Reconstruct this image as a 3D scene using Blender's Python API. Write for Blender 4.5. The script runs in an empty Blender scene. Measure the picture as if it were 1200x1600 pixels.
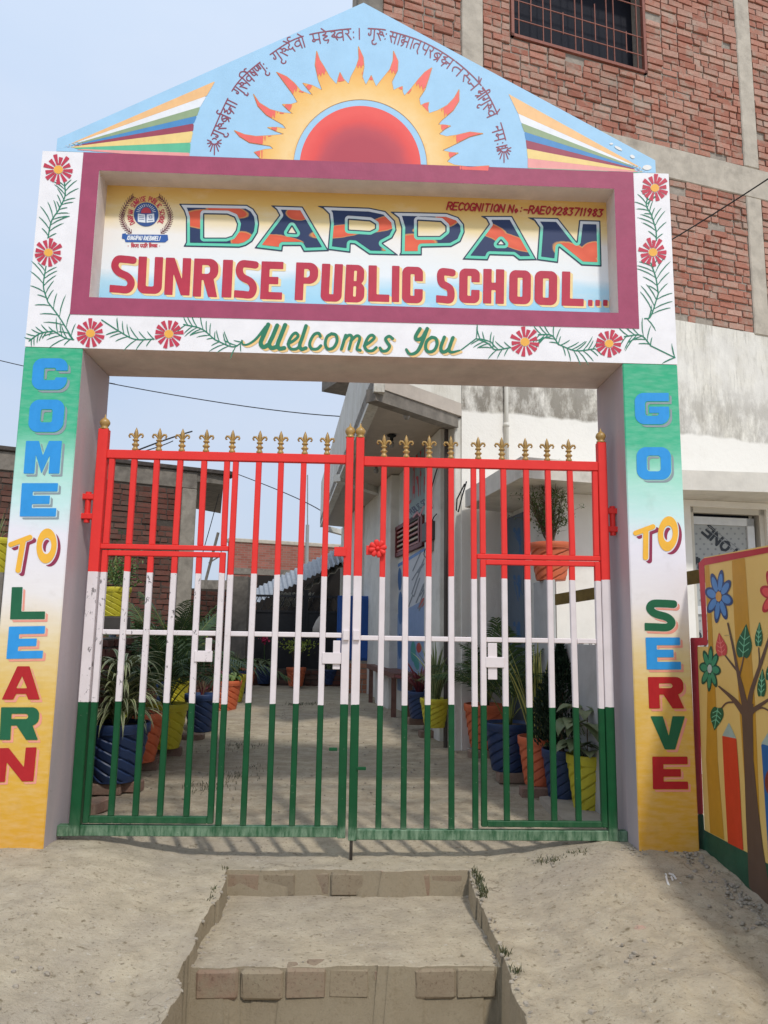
import bpy, math, random
import numpy as np
from mathutils import Vector, Matrix, noise
random.seed(7)
SC = bpy.context.scene
COL = SC.collection

# ------------------------------------------------------------------ camera
F_PX = 1184.84                      # focal length for a 1200 px wide frame
YAW, PITCH, ROLL = .0352, .1535, .0151
CAM = np.array([.0281, -4.226, 1.1286])
_cy, _sy, _cp, _sp, _cr, _sr = math.cos(YAW), math.sin(YAW), math.cos(PITCH), math.sin(PITCH), math.cos(ROLL), math.sin(ROLL)
_fwd = np.array([_sy*_cp, _cy*_cp, _sp]); _rt = np.array([_cy, -_sy, 0.]); _up = np.cross(_rt, _fwd)
_r2 = _rt*_cr + _up*_sr; _u2 = -_rt*_sr + _up*_cr
RM = np.array([_r2, -_u2, _fwd])
camd = bpy.data.cameras.new('camera'); cam = bpy.data.objects.new('camera', camd); COL.objects.link(cam)
cam.matrix_world = Matrix(((_r2[0], _u2[0], -_fwd[0], CAM[0]), (_r2[1], _u2[1], -_fwd[1], CAM[1]), (_r2[2], _u2[2], -_fwd[2], CAM[2]), (0, 0, 0, 1)))
camd.sensor_width = 36; camd.sensor_fit = 'HORIZONTAL'; camd.lens = F_PX/1200*36
camd.clip_start = .05; camd.clip_end = 900
SC.camera = cam

# ------------------------------------------------------------------ sky and sun
SUN_L = Vector((-.29, .72, -1)).normalized()          # the way the sunlight travels
to_sun = -SUN_L
el = math.asin(to_sun.z); az = math.atan2(to_sun.x, to_sun.y)
W_ = bpy.data.worlds.new('World'); SC.world = W_; W_.use_nodes = True
nt = W_.node_tree; nt.nodes.clear()
o_ = nt.nodes.new('ShaderNodeOutputWorld'); bg = nt.nodes.new('ShaderNodeBackground')
sk = nt.nodes.new('ShaderNodeTexSky'); sk.sky_type = 'NISHITA'; sk.sun_disc = False
sk.sun_elevation = el; sk.sun_rotation = az; sk.air_density = 1.2; sk.dust_density = 2.5; sk.ozone_density = 1.5
mx = nt.nodes.new('ShaderNodeMix'); mx.data_type = 'RGBA'; mx.inputs[0].default_value = .9
tcw = nt.nodes.new('ShaderNodeTexCoord'); nzw = nt.nodes.new('ShaderNodeTexNoise'); nzw.inputs['Scale'].default_value = 2.2; nzw.inputs['Detail'].default_value = 5
mapw = nt.nodes.new('ShaderNodeMapping'); mapw.inputs['Scale'].default_value = (1, 1, 2.5)
rw = nt.nodes.new('ShaderNodeValToRGB'); rw.color_ramp.elements[0].position = .35; rw.color_ramp.elements[1].position = .7
rw.color_ramp.elements[0].color = (.93, .97, 1., 1); rw.color_ramp.elements[1].color = (1.08, 1.05, 1.02, 1)
nt.links.new(tcw.outputs['Generated'], mapw.inputs[0]); nt.links.new(mapw.outputs[0], nzw.inputs['Vector'])
nt.links.new(nzw.outputs[0], rw.inputs[0])
# thin high haze: palest grey-blue low down, clearer and brighter with height
sepw = nt.nodes.new('ShaderNodeSeparateXYZ'); nt.links.new(tcw.outputs['Generated'], sepw.inputs[0])
rz = nt.nodes.new('ShaderNodeValToRGB'); ez = rz.color_ramp.elements; ez.new(.5)
for e_, (p_, c_) in zip(ez, ((0., (.475, .54, .65)), (.45, (.51, .60, .755)), (1., (.68, .77, .90)))): e_.position = p_; e_.color = (*c_, 1)
nt.links.new(sepw.outputs[2], rz.inputs[0])
ml = nt.nodes.new('ShaderNodeVectorMath'); ml.operation = 'MULTIPLY'; nt.links.new(rz.outputs[0], ml.inputs[0]); nt.links.new(rw.outputs[0], ml.inputs[1])
sc_ = nt.nodes.new('ShaderNodeVectorMath'); sc_.operation = 'SCALE'; sc_.inputs['Scale'].default_value = 10.3; nt.links.new(ml.outputs[0], sc_.inputs[0])
nt.links.new(sk.outputs[0], mx.inputs[6]); nt.links.new(sc_.outputs[0], mx.inputs[7])
nt.links.new(mx.outputs[2], bg.inputs[0]); bg.inputs[1].default_value = .104
nt.links.new(bg.outputs[0], o_.inputs[0])
sd = bpy.data.lights.new('sun', 'SUN'); so = bpy.data.objects.new('sun', sd); COL.objects.link(so)
sd.energy = 1.95; sd.angle = math.radians(4); sd.color = (1, .955, .89)
so.rotation_euler = SUN_L.to_track_quat('-Z', 'Y').to_euler(); so.location = (3, -6, 12)
SC.view_settings.view_transform = 'Standard'; SC.view_settings.look = 'None'
SC.view_settings.exposure = .26; SC.view_settings.gamma = 1; SC.view_settings.use_curve_mapping = False

# ------------------------------------------------------------------ surveying: picture direction -> point on a real plane
def ray(px, py):
    px = np.asarray(px, float); py = np.asarray(py, float)
    v = np.stack([(px-600)/F_PX, (py-800)/F_PX, np.ones_like(px)], -1)
    return v @ RM
def on_z(px, py, z):
    d = ray(px, py); return CAM + d*((z-CAM[2])/d[..., 2])[..., None]
def on_wall(px, py, O, dr):
    d = ray(px, py); n = np.array([-dr[1], dr[0], 0.])
    t = (n @ (np.array([O[0], O[1], 0.])-CAM))/(d @ n)
    return CAM + d*t[..., None]
def on_y(px, py, y): return on_wall(px, py, (0, y), (1, 0))
def P1(px, py, y): return on_y(np.array(px), np.array(py), y)

# ------------------------------------------------------------------ materials
def lin(c):
    if isinstance(c, str):
        c = [int(c[i:i+2], 16)/255 for i in (0, 2, 4)]
        c = [x/12.92 if x <= .04045 else ((x+.055)/1.055)**2.4 for x in c]
    return (c[0], c[1], c[2], 1)
MATS = {}
class NB:
    def __init__(s, name, rough=.6, spec=.35):
        s.m = bpy.data.materials.new(name); s.m.use_nodes = True; s.t = s.m.node_tree
        s.b = s.t.nodes['Principled BSDF']; s.b.inputs['Roughness'].default_value = rough
        s.b.inputs['Specular IOR Level'].default_value = spec
        s.geo = s.t.nodes.new('ShaderNodeNewGeometry'); s.sep = None; s._b = None
    def n(s, ty, **k):
        x = s.t.nodes.new(ty)
        for a, b in k.items(): setattr(x, a, b)
        return x
    def L(s, a, b): s.t.links.new(a, b)
    def pos(s, scale=(1, 1, 1)):
        m = s.n('ShaderNodeMapping'); m.inputs['Scale'].default_value = scale; s.L(s.geo.outputs['Position'], m.inputs[0]); return m.outputs[0]
    def noise(s, sc, detail=4, rough=.55, scale=(1, 1, 1), dist=0):
        x = s.n('ShaderNodeTexNoise'); x.inputs['Scale'].default_value = sc; x.inputs['Detail'].default_value = detail
        x.inputs['Roughness'].default_value = rough; x.inputs['Distortion'].default_value = dist
        s.L(s.pos(scale), x.inputs['Vector']); return x.outputs[0]
    def ramp(s, fac, stops):
        r = s.n('ShaderNodeValToRGB'); e = r.color_ramp.elements
        while len(e) < len(stops): e.new(.5)
        for i, (p, c) in enumerate(stops):
            e[i].position = p; e[i].color = lin(c) if not isinstance(c, (int, float)) else (c, c, c, 1)
        s.L(fac, r.inputs[0]); return r.outputs[0]
    def mix(s, fac, a, b, mode='MIX'):
        x = s.n('ShaderNodeMix'); x.data_type = 'RGBA'; x.blend_type = mode
        for i, v in ((0, fac), (6, a), (7, b)):
            if isinstance(v, (int, float)): x.inputs[i].default_value = v if i == 0 else (v, v, v, 1)
            elif isinstance(v, (tuple, str)): x.inputs[i].default_value = lin(v)
            else: s.L(v, x.inputs[i])
        return x.outputs[2]
    def math(s, op, a, b=None, c=None, clamp=False):
        x = s.n('ShaderNodeMath'); x.operation = op; x.use_clamp = clamp
        for i, v in enumerate((a, b, c)):
            if v is None: continue
            if isinstance(v, (int, float)): x.inputs[i].default_value = v
            else: s.L(v, x.inputs[i])
        return x.outputs[0]
    def xyz(s, i):
        if s.sep is None: s.sep = s.n('ShaderNodeSeparateXYZ'); s.L(s.geo.outputs['Position'], s.sep.inputs[0])
        return s.sep.outputs[i]
    def maprange(s, v, a, b, c=0., d=1.):
        x = s.n('ShaderNodeMapRange'); s.L(v, x.inputs[0])
        for i, q in enumerate((a, b, c, d)): x.inputs[i+1].default_value = q
        return x.outputs[0]
    def rnd(s):
        oi = s.n('ShaderNodeObjectInfo')
        return s.math('FRACT', s.math('ADD', oi.outputs['Random'], s.geo.outputs['Random Per Island']))
    def bump(s, h, strength=.3, dist=.01):
        x = s.n('ShaderNodeBump'); x.inputs['Strength'].default_value = strength; x.inputs['Distance'].default_value = dist
        s.L(h, x.inputs['Height'])
        if s._b is not None: s.L(s._b, x.inputs['Normal'])
        s._b = x.outputs[0]; s.L(s._b, s.b.inputs['Normal'])
    def col(s, c):
        if isinstance(c, (tuple, str)): s.b.inputs['Base Color'].default_value = lin(c)
        else: s.L(c, s.b.inputs['Base Color'])
        return s.m
def reg(name):
    def f(fn): MATS[name] = fn(); return fn
    return f
def paint(name, c, rough=.55, var=.12, bump=.12, dirt=0., dirtc='8d8475', nsc=9, spec=.35):
    """painted masonry or metal: a colour with slight blotches, brush relief and a little grime"""
    if name in MATS: return MATS[name]
    b = NB(name, rough, spec); c0 = lin(c)[:3]
    n1 = b.noise(nsc, 5, .6)
    a = tuple(max(0, x*(1-var)) for x in c0); d = tuple(min(1, x*(1+var*.8)) for x in c0)
    x = b.mix(b.ramp(n1, [(.3, 0.), (.7, 1.)]), a, d)
    if not bump: x = b.mix(b.ramp(b.noise(34, 4, .65, (1, 1, .22)), [(.35, 0.), (.75, .22)]), x, tuple(min(1, q*1.25+.02) for q in c0))
    if dirt:
        f = b.ramp(b.noise(3.1, 8, .7), [(.52, 0.), (.72, dirt)])
        x = b.mix(f, x, dirtc)
    if bump: b.bump(b.noise(60, 3, .6, (1, 1, .4)), bump, .004); b.bump(b.noise(7, 3), bump, .01)
    MATS[name] = b.col(x); return MATS[name]
def flat(name, c, rough=.5, spec=.35): return paint(name, c, rough, .07, 0, nsc=14, spec=spec)

# ------------------------------------------------------------------ object helpers
def wloc(p):
    """world matrix of an object before the depsgraph runs"""
    m = Matrix.LocRotScale(p.location, p.rotation_euler, p.scale)
    if p.parent: m = wloc(p.parent) @ p.matrix_parent_inverse @ m
    return m
def attach(o, p, local=False):
    if p is None: return o
    o.parent = p
    if not local: o.matrix_parent_inverse = wloc(p).inverted()
    return o
def tag(o, label=None, cat=None, group=None, kind=None):
    if label: o['label'] = label
    if cat: o['category'] = cat
    if group: o['group'] = group
    if kind: o['kind'] = kind
    return o
def thing(name, loc, label, cat, group=None, rz=0):
    o = bpy.data.objects.new(name, None); o.empty_display_size = .1; COL.objects.link(o)
    o.location = loc; o.rotation_euler = (0, 0, rz); return tag(o, label, cat, group)
def mesh_of(name, V, Fc, mats, mi=None, smooth=False):
    me = bpy.data.meshes.new(name); me.from_pydata([tuple(map(float, v)) for v in V], [], [tuple(map(int, f)) for f in Fc]); 
    for m in (mats if isinstance(mats, (list, tuple)) else [mats]): me.materials.append(m)
    if mi is not None: me.polygons.foreach_set('material_index', mi)
    if smooth: me.polygons.foreach_set('use_smooth', [True]*len(me.polygons))
    me.update(); return me
def mobj(name, V, Fc, mats, parent=None, mi=None, smooth=False, local=False):
    o = bpy.data.objects.new(name, mesh_of(name, V, Fc, mats, mi, smooth)); COL.objects.link(o)
    return attach(o, parent, local)
def inst(name, me, parent, M, local=False):
    o = bpy.data.objects.new(name, me); COL.objects.link(o)
    l, r, s = M.decompose(); o.location = l; o.rotation_euler = r.to_euler(); o.scale = s
    return attach(o, parent, local)
class MB:
    def __init__(s): s.V = []; s.F = []; s.I = []
    def add(s, V, Fc, m=0):
        k = len(s.V); s.V += [tuple(v) for v in V]; s.F += [tuple(i+k for i in f) for f in Fc]; s.I += [m]*len(Fc)
    def box(s, a, b, m=0, M=None):
        x0, y0, z0 = a; x1, y1, z1 = b
        V = [(x0, y0, z0), (x1, y0, z0), (x1, y1, z0), (x0, y1, z0), (x0, y0, z1), (x1, y0, z1), (x1, y1, z1), (x0, y1, z1)]
        if M is not None: V = [tuple(M @ Vector(v)) for v in V]
        s.add(V, [(0, 3, 2, 1), (4, 5, 6, 7), (0, 1, 5, 4), (1, 2, 6, 5), (2, 3, 7, 6), (3, 0, 4, 7)], m)
    def bbox(s, a, b, w=.004, m=0, M=None):
        """box with chamfered edges"""
        a = Vector(a); b = Vector(b); V = []; idx = {}
        F_ = []
        c = [(a[i], b[i]) for i in range(3)]
        def vid(sx, sy, sz, ax):
            k = (sx, sy, sz, ax)
            if k not in idx:
                p = [c[0][sx], c[1][sy], c[2][sz]]; sg = [1 if q == 0 else -1 for q in (sx, sy, sz)]
                for j in range(3):
                    if j != ax: p[j] += sg[j]*w
                idx[k] = len(V); V.append(tuple(M @ Vector(p)) if M is not None else tuple(p))
            return idx[k]
        for ax in range(3):
            for sd_ in (0, 1):
                q = []
                for (u, v) in ((0, 0), (1, 0), (1, 1), (0, 1)):
                    k = [0, 0, 0]; k[ax] = sd_; k[(ax+1) % 3] = u; k[(ax+2) % 3] = v; q.append(vid(*k, ax))
                F_.append(tuple(q if sd_ else q[::-1]))
        for ax in range(3):      # edges running along ax
            b1, b2 = (ax+1) % 3, (ax+2) % 3
            for u in (0, 1):
                for v in (0, 1):
                    k0 = [0, 0, 0]; k0[b1] = u; k0[b2] = v; k1 = list(k0); k1[ax] = 1
                    q = [vid(*k0, b1), vid(*k1, b1), vid(*k1, b2), vid(*k0, b2)]
                    F_.append(tuple(q if (u+v) % 2 else q[::-1]))
        for sx in (0, 1):
            for sy in (0, 1):
                for sz in (0, 1):
                    q = [vid(sx, sy, sz, 0), vid(sx, sy, sz, 1), vid(sx, sy, sz, 2)]
                    F_.append(tuple(q if (sx+sy+sz) % 2 else q[::-1]))
        s.add(V, F_, m)
    def prism(s, pts, z0, z1, m=0, dz=None):
        """plan polygon extruded in z"""
        n = len(pts); V = [(p[0], p[1], z0) for p in pts]+[(p[0], p[1], z1) for p in pts]
        s.add(V, [tuple(range(n))[::-1], tuple(range(n, 2*n))]+[(i, (i+1) % n, n+(i+1) % n, n+i) for i in range(n)], m)
    def tube(s, pts, r, seg=6, m=0, cap=True):
        pts = [Vector(p) for p in pts]; n = len(pts); rr = r if isinstance(r, (list, tuple)) else [r]*n
        t = (pts[1]-pts[0]).normalized(); up = Vector((0, 0, 1)) if abs(t.z) < .9 else Vector((1, 0, 0))
        u = t.cross(up).normalized(); V = []
        for i, p in enumerate(pts):
            t = (pts[min(i+1, n-1)]-pts[max(i-1, 0)]).normalized(); u = (u-t*u.dot(t)).normalized(); v = t.cross(u)
            for k in range(seg):
                a = 2*math.pi*k/seg; V.append(tuple(p+(u*math.cos(a)+v*math.sin(a))*rr[i]))
        F_ = [(i*seg+k, i*seg+(k+1) % seg, (i+1)*seg+(k+1) % seg, (i+1)*seg+k) for i in range(n-1) for k in range(seg)]
        if cap: F_ += [tuple(range(seg))[::-1], tuple(range((n-1)*seg, n*seg))]
        s.add(V, F_, m)
    def lathe(s, prof, seg=20, c=(0, 0, 0), m=0, sy=1., fn=None):
        V = []; n = len(prof)
        for i, (r, z) in enumerate(prof):
            for k in range(seg):
                a = 2*math.pi*k/seg; q = r*(fn(a, i, z) if fn else 1)
                V.append((c[0]+q*math.cos(a), c[1]+q*math.sin(a)*sy, c[2]+z))
        F_ = [(i*seg+k, i*seg+(k+1) % seg, (i+1)*seg+(k+1) % seg, (i+1)*seg+k) for i in range(n-1) for k in range(seg)]
        s.add(V, F_, m)
    def out(s, name, mats, parent=None, smooth=False, local=False):
        return mobj(name, s.V, s.F, mats, parent, s.I, smooth, local)
    def me(s, name, mats, smooth=False): return mesh_of(name, s.V, s.F, mats, s.I, smooth)
def T(x, y, z): return Matrix.Translation((x, y, z))
def RZ(a): return Matrix.Rotation(a, 4, 'Z')
def RX(a): return Matrix.Rotation(a, 4, 'X')
def RY(a): return Matrix.Rotation(a, 4, 'Y')

# ------------------------------------------------------------------ brush work: shapes as distance fields, cut into thin paint meshes
def seg_d(X, Y, a, b):
    ax, ay = a; dx, dy = b[0]-ax, b[1]-ay; L2 = dx*dx+dy*dy+1e-12
    t = np.clip(((X-ax)*dx+(Y-ay)*dy)/L2, 0, 1); return np.hypot(X-ax-t*dx, Y-ay-t*dy)
def stroke(X, Y, pts, r):
    """round-ended stroke, r may taper along the points"""
    n = len(pts); D = np.full(X.shape, 1e9); rr = r if isinstance(r, (list, tuple)) else [r]*n
    if n == 1: return np.hypot(X-pts[0][0], Y-pts[0][1])-rr[0]
    for i in range(n-1):
        a, b = pts[i], pts[i+1]; dx, dy = b[0]-a[0], b[1]-a[1]; L2 = dx*dx+dy*dy+1e-12
        t = np.clip(((X-a[0])*dx+(Y-a[1])*dy)/L2, 0, 1)
        D = np.minimum(D, np.hypot(X-a[0]-t*dx, Y-a[1]-t*dy)-(rr[i]*(1-t)+rr[i+1]*t))
    return D
def poly(X, Y, pts):
    D = np.full(X.shape, 1e9); ins = np.zeros(X.shape, bool); n = len(pts)
    for i in range(n):
        a, b = pts[i], pts[(i+1) % n]; D = np.minimum(D, seg_d(X, Y, a, b))
        c = (a[1] > Y) != (b[1] > Y)
        xi = a[0]+(Y-a[1])*(b[0]-a[0])/((b[1]-a[1]) if b[1] != a[1] else 1e-9); ins ^= c & (X < xi)
    return np.where(ins, -D, D)
def ell(X, Y, cx, cy, rx, ry, ang=0):
    c, s_ = math.cos(ang), math.sin(ang); u = (X-cx)*c+(Y-cy)*s_; v = -(X-cx)*s_+(Y-cy)*c
    return (np.hypot(u/rx, v/ry)-1)*min(rx, ry)
def crom(pts, k=5):
    """smooth curve through points"""
    if len(pts) < 3: return list(pts)
    P = [np.array(p, float) for p in pts]; P = [2*P[0]-P[1]]+P+[2*P[-1]-P[-2]]; out = []
    for i in range(1, len(P)-2):
        for j in range(k):
            t = j/k; a, b, c, d = P[i-1:i+3]
            out.append(tuple(.5*(2*b+(c-a)*t+(2*a-5*b+4*c-d)*t*t+(3*b-a-3*c+d)*t**3)))
    out.append(tuple(P[-2])); return out
FACE = lambda X, Y: on_y(X, Y, 0.)
_LN = [0]
def decal(name, fn, box_, step, mat, parent, surf=FACE, off=(0, -1, 0), lift=.002):
    x0, y0, x1, y1 = box_; nx = max(2, int((x1-x0)/step)); ny = max(2, int((y1-y0)/step))
    xs = np.linspace(x0, x1, nx+1); ys = np.linspace(y0, y1, ny+1); X, Y = np.meshgrid(xs, ys)
    D = fn(X, Y); ins = D < 0
    c4 = ins[:-1, :-1].astype(int)+ins[:-1, 1:]+ins[1:, 1:]+ins[1:, :-1]
    V = []; Fc = []; cache = {}
    def vp(x, y):
        k = (round(x, 3), round(y, 3))
        if k not in cache: cache[k] = len(V); V.append((x, y))
        return cache[k]
    full = c4 == 4
    for j in range(ny):
        row = full[j]; i = 0
        while i < nx:
            if row[i]:
                k = i
                while k < nx and row[k] and k-i < 12: k += 1
                Fc.append((vp(xs[i], ys[j]), vp(xs[k], ys[j]), vp(xs[k], ys[j+1]), vp(xs[i], ys[j+1]))); i = k
            else: i += 1
    for j, i in zip(*np.nonzero((c4 > 0) & (c4 < 4))):
        cs = ((i, j), (i+1, j), (i+1, j+1), (i, j+1)); q = []
        for k in range(4):
            a, b = cs[k], cs[(k+1) % 4]; da, db = D[a[1], a[0]], D[b[1], b[0]]
            if da < 0: q.append(vp(xs[a[0]], ys[a[1]]))
            if (da < 0) != (db < 0):
                t = da/(da-db); q.append(vp(xs[a[0]]+(xs[b[0]]-xs[a[0]])*t, ys[a[1]]+(ys[b[1]]-ys[a[1]])*t))
        if len(set(q)) >= 3: Fc.append(tuple(dict.fromkeys(q)))
    if not V: return None
    _LN[0] += 1; A = np.array(V); Wd = surf(A[:, 0], A[:, 1])+np.array(off)*(lift*.55+.0005*((_LN[0]*.618) % 1))
    # image y runs down: reverse so that faces look at the street
    return mobj(name, Wd, [f[::-1] for f in Fc], mat, parent)
def bx(*sh, pad=4):
    P = np.array([p for s_ in sh for p in s_]); return (P[:, 0].min()-pad, P[:, 1].min()-pad, P[:, 0].max()+pad, P[:, 1].max()+pad)
def bez(pts): return pts
# ------------------------------------------------------------------ lettering
def rbox(u, v, x0, y0, x1, y1, r):
    qx = np.abs(u-(x0+x1)/2)-(x1-x0)/2+r; qy = np.abs(v-(y0+y1)/2)-(y1-y0)/2+r
    return np.hypot(np.maximum(qx, 0), np.maximum(qy, 0))+np.minimum(np.maximum(qx, qy), 0)-r
mn = lambda *a: __import__('functools').reduce(np.minimum, a)
mxx = lambda *a: __import__('functools').reduce(np.maximum, a)
def glyph(ch, u, v, w, h, t, s=None):
    """sign painter's block capital in a box w by h, stem t wide, bars s thick"""
    s = s or t; B = lambda a, b, c, d: rbox(u, v, a, b, c, d, 0)
    r = min(w, h)*.3
    if ch == 'I': return B(0, 0, w, h)
    if ch == '.': return B(0, h-t, t, h)
    if ch == 'L': return mn(B(0, 0, t, h), B(0, h-s, w, h))
    if ch == 'E': return mn(B(0, 0, t, h), B(0, 0, w, s), B(0, (h-s)/2, w*.8, (h+s)/2), B(0, h-s, w, h))
    if ch == 'H': return mn(B(0, 0, t, h), B(w-t, 0, w, h), B(0, (h-s)/2, w, (h+s)/2))
    if ch == 'O': return mxx(rbox(u, v, 0, 0, w, h, r), -rbox(u, v, t, s, w-t, h-s, max(.1, r-s*.8)))
    if ch == 'C': return mxx(mxx(rbox(u, v, 0, 0, w, h, r), -rbox(u, v, t, s, w-t, h-s, max(.1, r-s*.8))), -B(w*.55, h*.39, w+9, h*.61))
    if ch == 'G': return mn(mxx(mxx(rbox(u, v, 0, 0, w, h, r), -rbox(u, v, t, s, w-t, h-s, max(.1, r-s*.8))), -B(w*.5, s, w+9, h*.44), -B(w-.01, -1, w+9, h*.3)), B(w-t, h*.44, w, h*.72), B(w*.42, h*.44, w, h*.44+s*.75), B(w*.6, 0, w, s))
    if ch == 'U': return mxx(mxx(rbox(u, v, 0, -h, w, h, r), -B(-9, -2*h, w+9, 0)), -rbox(u, v, t, -h*2, w-t, h-s, max(.1, r-s*.8)))
    if ch == 'D': return mxx(mn(rbox(u, v, 0, 0, w, h, r), B(0, 0, w*.5, h)), -mn(rbox(u, v, t, s, w-t, h-s, max(.1, r-s*.8)), B(t, s, w*.5, h-s)))
    if ch in 'PR':
        k = .56 if ch == 'P' else .56
        d = mxx(mn(rbox(u, v, 0, 0, w, h*k, h*k*.42), B(0, 0, w*.5, h*k)), -mn(rbox(u, v, t, s*.85, w-t, h*k-s*.85, h*.08), B(t, s*.85, w*.5, h*k-s*.85)))
        d = mn(d, B(0, 0, t, h))
        if ch == 'R': d = mn(d, poly(u, v, [(w*.36, h*k-s*.5), (w*.8, h*k-s*.5), (w, h), (w-t*1.08, h)]))
        return d
    if ch == 'B':
        a = mn(rbox(u, v, 0, 0, w*.95, h*.54, h*.2), B(0, 0, w*.5, h*.54)); b = mn(rbox(u, v, 0, h*.46, w, h, h*.2), B(0, h*.46, w*.5, h))
        return mxx(mn(a, b), -rbox(u, v, t, s*.8, w-t, h*.5-s*.35, 1), -rbox(u, v, t, h*.5+s*.35, w-t, h-s*.8, 1))
    if ch == 'S':
        q = s/2; pts = crom([(w-q, q*1.15), (w*.6, q), (w*.28, q*1.05), (t*.55, h*.27), (w*.32, h*.44), (w*.68, h*.56), (w-t*.55, h*.73), (w*.7, h-q), (w*.35, h-q), (q*.2, h-q*1.1)], 5)
        return mxx(stroke(u, v, pts, q), -B(w-.5, -9, w+9, h*.4), -B(-9, h*.6, .5, h+9))
    if ch == 'M': return poly(u, v, [(0, 0), (w*.36, 0), (w*.5, h*.45), (w*.64, 0), (w, 0), (w, h), (w-t, h), (w-t, h*.42), (w*.5, h), (t, h*.42), (t, h), (0, h)])
    if ch == 'N': return poly(u, v, [(0, 0), (t*1.05, 0), (w-t, h*.58), (w-t, 0), (w, 0), (w, h), (w-t*1.05, h), (t, h*.42), (t, h), (0, h)])
    if ch == 'V': return poly(u, v, [(0, 0), (t*1.15, 0), (w*.5, h*.6), (w-t*1.15, 0), (w, 0), (w*.66, h), (w*.36, h)])
    if ch == 'A': return mxx(poly(u, v, [(w*.36, 0), (w*.68, 0), (w, h), (w-t*1.05, h), (w-t*1.3, h*.83), (t*1.3, h*.83), (t*1.05, h), (0, h)]), -poly(u, v, [(w*.5, h*.3), (w*.65, h*.66), (w*.36, h*.66)]))
    if ch == 'T': return mn(B(0, 0, w, s), B((w-t)/2, 0, (w+t)/2, h))
    raise KeyError(ch)
def letter(ch, TL, TR, BL, t, mats, parent, shade=(4, 4), s=None, surf=FACE, edge=0, name='painted_letter', lift=0., off=(0, -1, 0)):
    """one painted capital: drop shade, outline, face, each a thin coat of its own"""
    TL = np.array(TL, float); ax = np.array(TR, float)-TL; ay = np.array(BL, float)-TL
    w, h = np.hypot(*ax), np.hypot(*ay); M = np.linalg.inv(np.stack([ax/w, ay/h], 1))
    def fn(X, Y, dx=0, dy=0):
        u = M[0, 0]*(X-dx-TL[0])+M[0, 1]*(Y-dy-TL[1]); v = M[1, 0]*(X-dx-TL[0])+M[1, 1]*(Y-dy-TL[1]); return glyph(ch, u, v, w, h, t, s)
    BR = TL+ax+ay; b = bx([TL, TL+ax, TL+ay, BR], pad=8)
    step = 1.1 if h < 70 else 1.4
    face = decal(name, lambda X, Y: fn(X, Y), b, step, mats[0], parent, surf, off, lift=.0035+lift)
    if mats[1] is not None:      # shade follows the lower right
        def sh(X, Y): return mn(*[fn(X, Y, shade[0]*k, shade[1]*k) for k in (.55, 1)])
        gap = fn
        decal('letter_shade', lambda X, Y: mxx(sh(X, Y), -(gap(X, Y)-edge)) if edge else sh(X, Y), b, step, mats[1], face, surf, off, lift=.0018+lift)
    return face
STROKES = {  # one-line capitals and figures, x 0..1, y down 0..1
'A': '0,1 .5,0 1,1;.2,.66 .8,.66', 'B': '0,1 0,0 .7,0 .95,.22 .7,.46 0,.48;.7,.46 1,.72 .75,1 0,1', 'C': '1,.15 .6,0 .2,.08 0,.5 .2,.92 .6,1 1,.85', 'D': '0,1 0,0 .6,0 1,.4 .95,.75 .6,1 0,1',
'E': '1,0 0,0 0,1 1,1;0,.5 .8,.5', 'G': '1,.15 .6,0 .2,.08 0,.5 .2,.92 .7,1 1,.8 1,.55 .6,.55', 'H': '0,0 0,1;1,0 1,1;0,.5 1,.5', 'I': '.5,0 .5,1', 'K': '0,0 0,1;1,0 0,.55 1,1', 'L': '0,0 0,1 1,1',
'N': '0,1 0,0 1,1 1,0', 'O': '.5,0 .1,.2 0,.5 .1,.8 .5,1 .9,.8 1,.5 .9,.2 .5,0', 'P': '0,1 0,0 .7,0 1,.25 .7,.52 0,.55', 'R': '0,1 0,0 .7,0 1,.25 .7,.5 0,.52;.5,.52 1,1', 'S': '1,.12 .6,0 .15,.1 .1,.35 .5,.5 .9,.65 .9,.9 .5,1 0,.88',
'T': '0,0 1,0;.5,0 .5,1', 'U': '0,0 0,.75 .3,1 .7,1 1,.75 1,0', 'V': '0,0 .5,1 1,0', 'W': '0,0 .25,1 .5,.3 .75,1 1,0', 'M': '0,1 .1,0 .5,.7 .9,0 1,1', '0': '.5,0 .1,.25 .1,.75 .5,1 .9,.75 .9,.25 .5,0', '1': '.3,.2 .6,0 .6,1', '2': '0,.2 .4,0 .9,.2 .8,.5 0,1 1,1',
'3': '0,.05 .9,.05 .4,.4 .9,.65 .6,1 0,.95', '7': '0,0 1,0 .4,1', '8': '.5,0 .1,.2 .5,.48 .95,.75 .5,1 .05,.75 .5,.48 .9,.2 .5,0', '9': '.9,.3 .5,.5 .1,.3 .4,0 .9,.15 .8,.6 .5,1', '-': '.1,.55 .9,.55', ':': '.5,.3 .5,.34;.5,.75 .5,.79', 'o': '.5,.5 .2,.7 .5,1 .8,.75 .5,.5', '.': '.5,1 .5,.98', 'Y': '0,0 .5,.5 1,0;.5,.5 .5,1',
'e': '.1,.7 .9,.65 .6,.4 .2,.5 .1,.8 .5,1 .9,.9', 'r': '.2,.4 .2,1;.2,.6 .5,.4 .8,.45', 'c': '.9,.5 .5,.4 .15,.7 .5,1 .9,.9', 's': '.9,.45 .4,.4 .3,.6 .8,.8 .5,1 .1,.95', 't': '.5,.1 .5,.9 .8,1;.2,.4 .8,.4'}
def parse(s): return [[tuple(map(float, p.split(','))) for p in q.split()] for q in s.split(';')]
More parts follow.
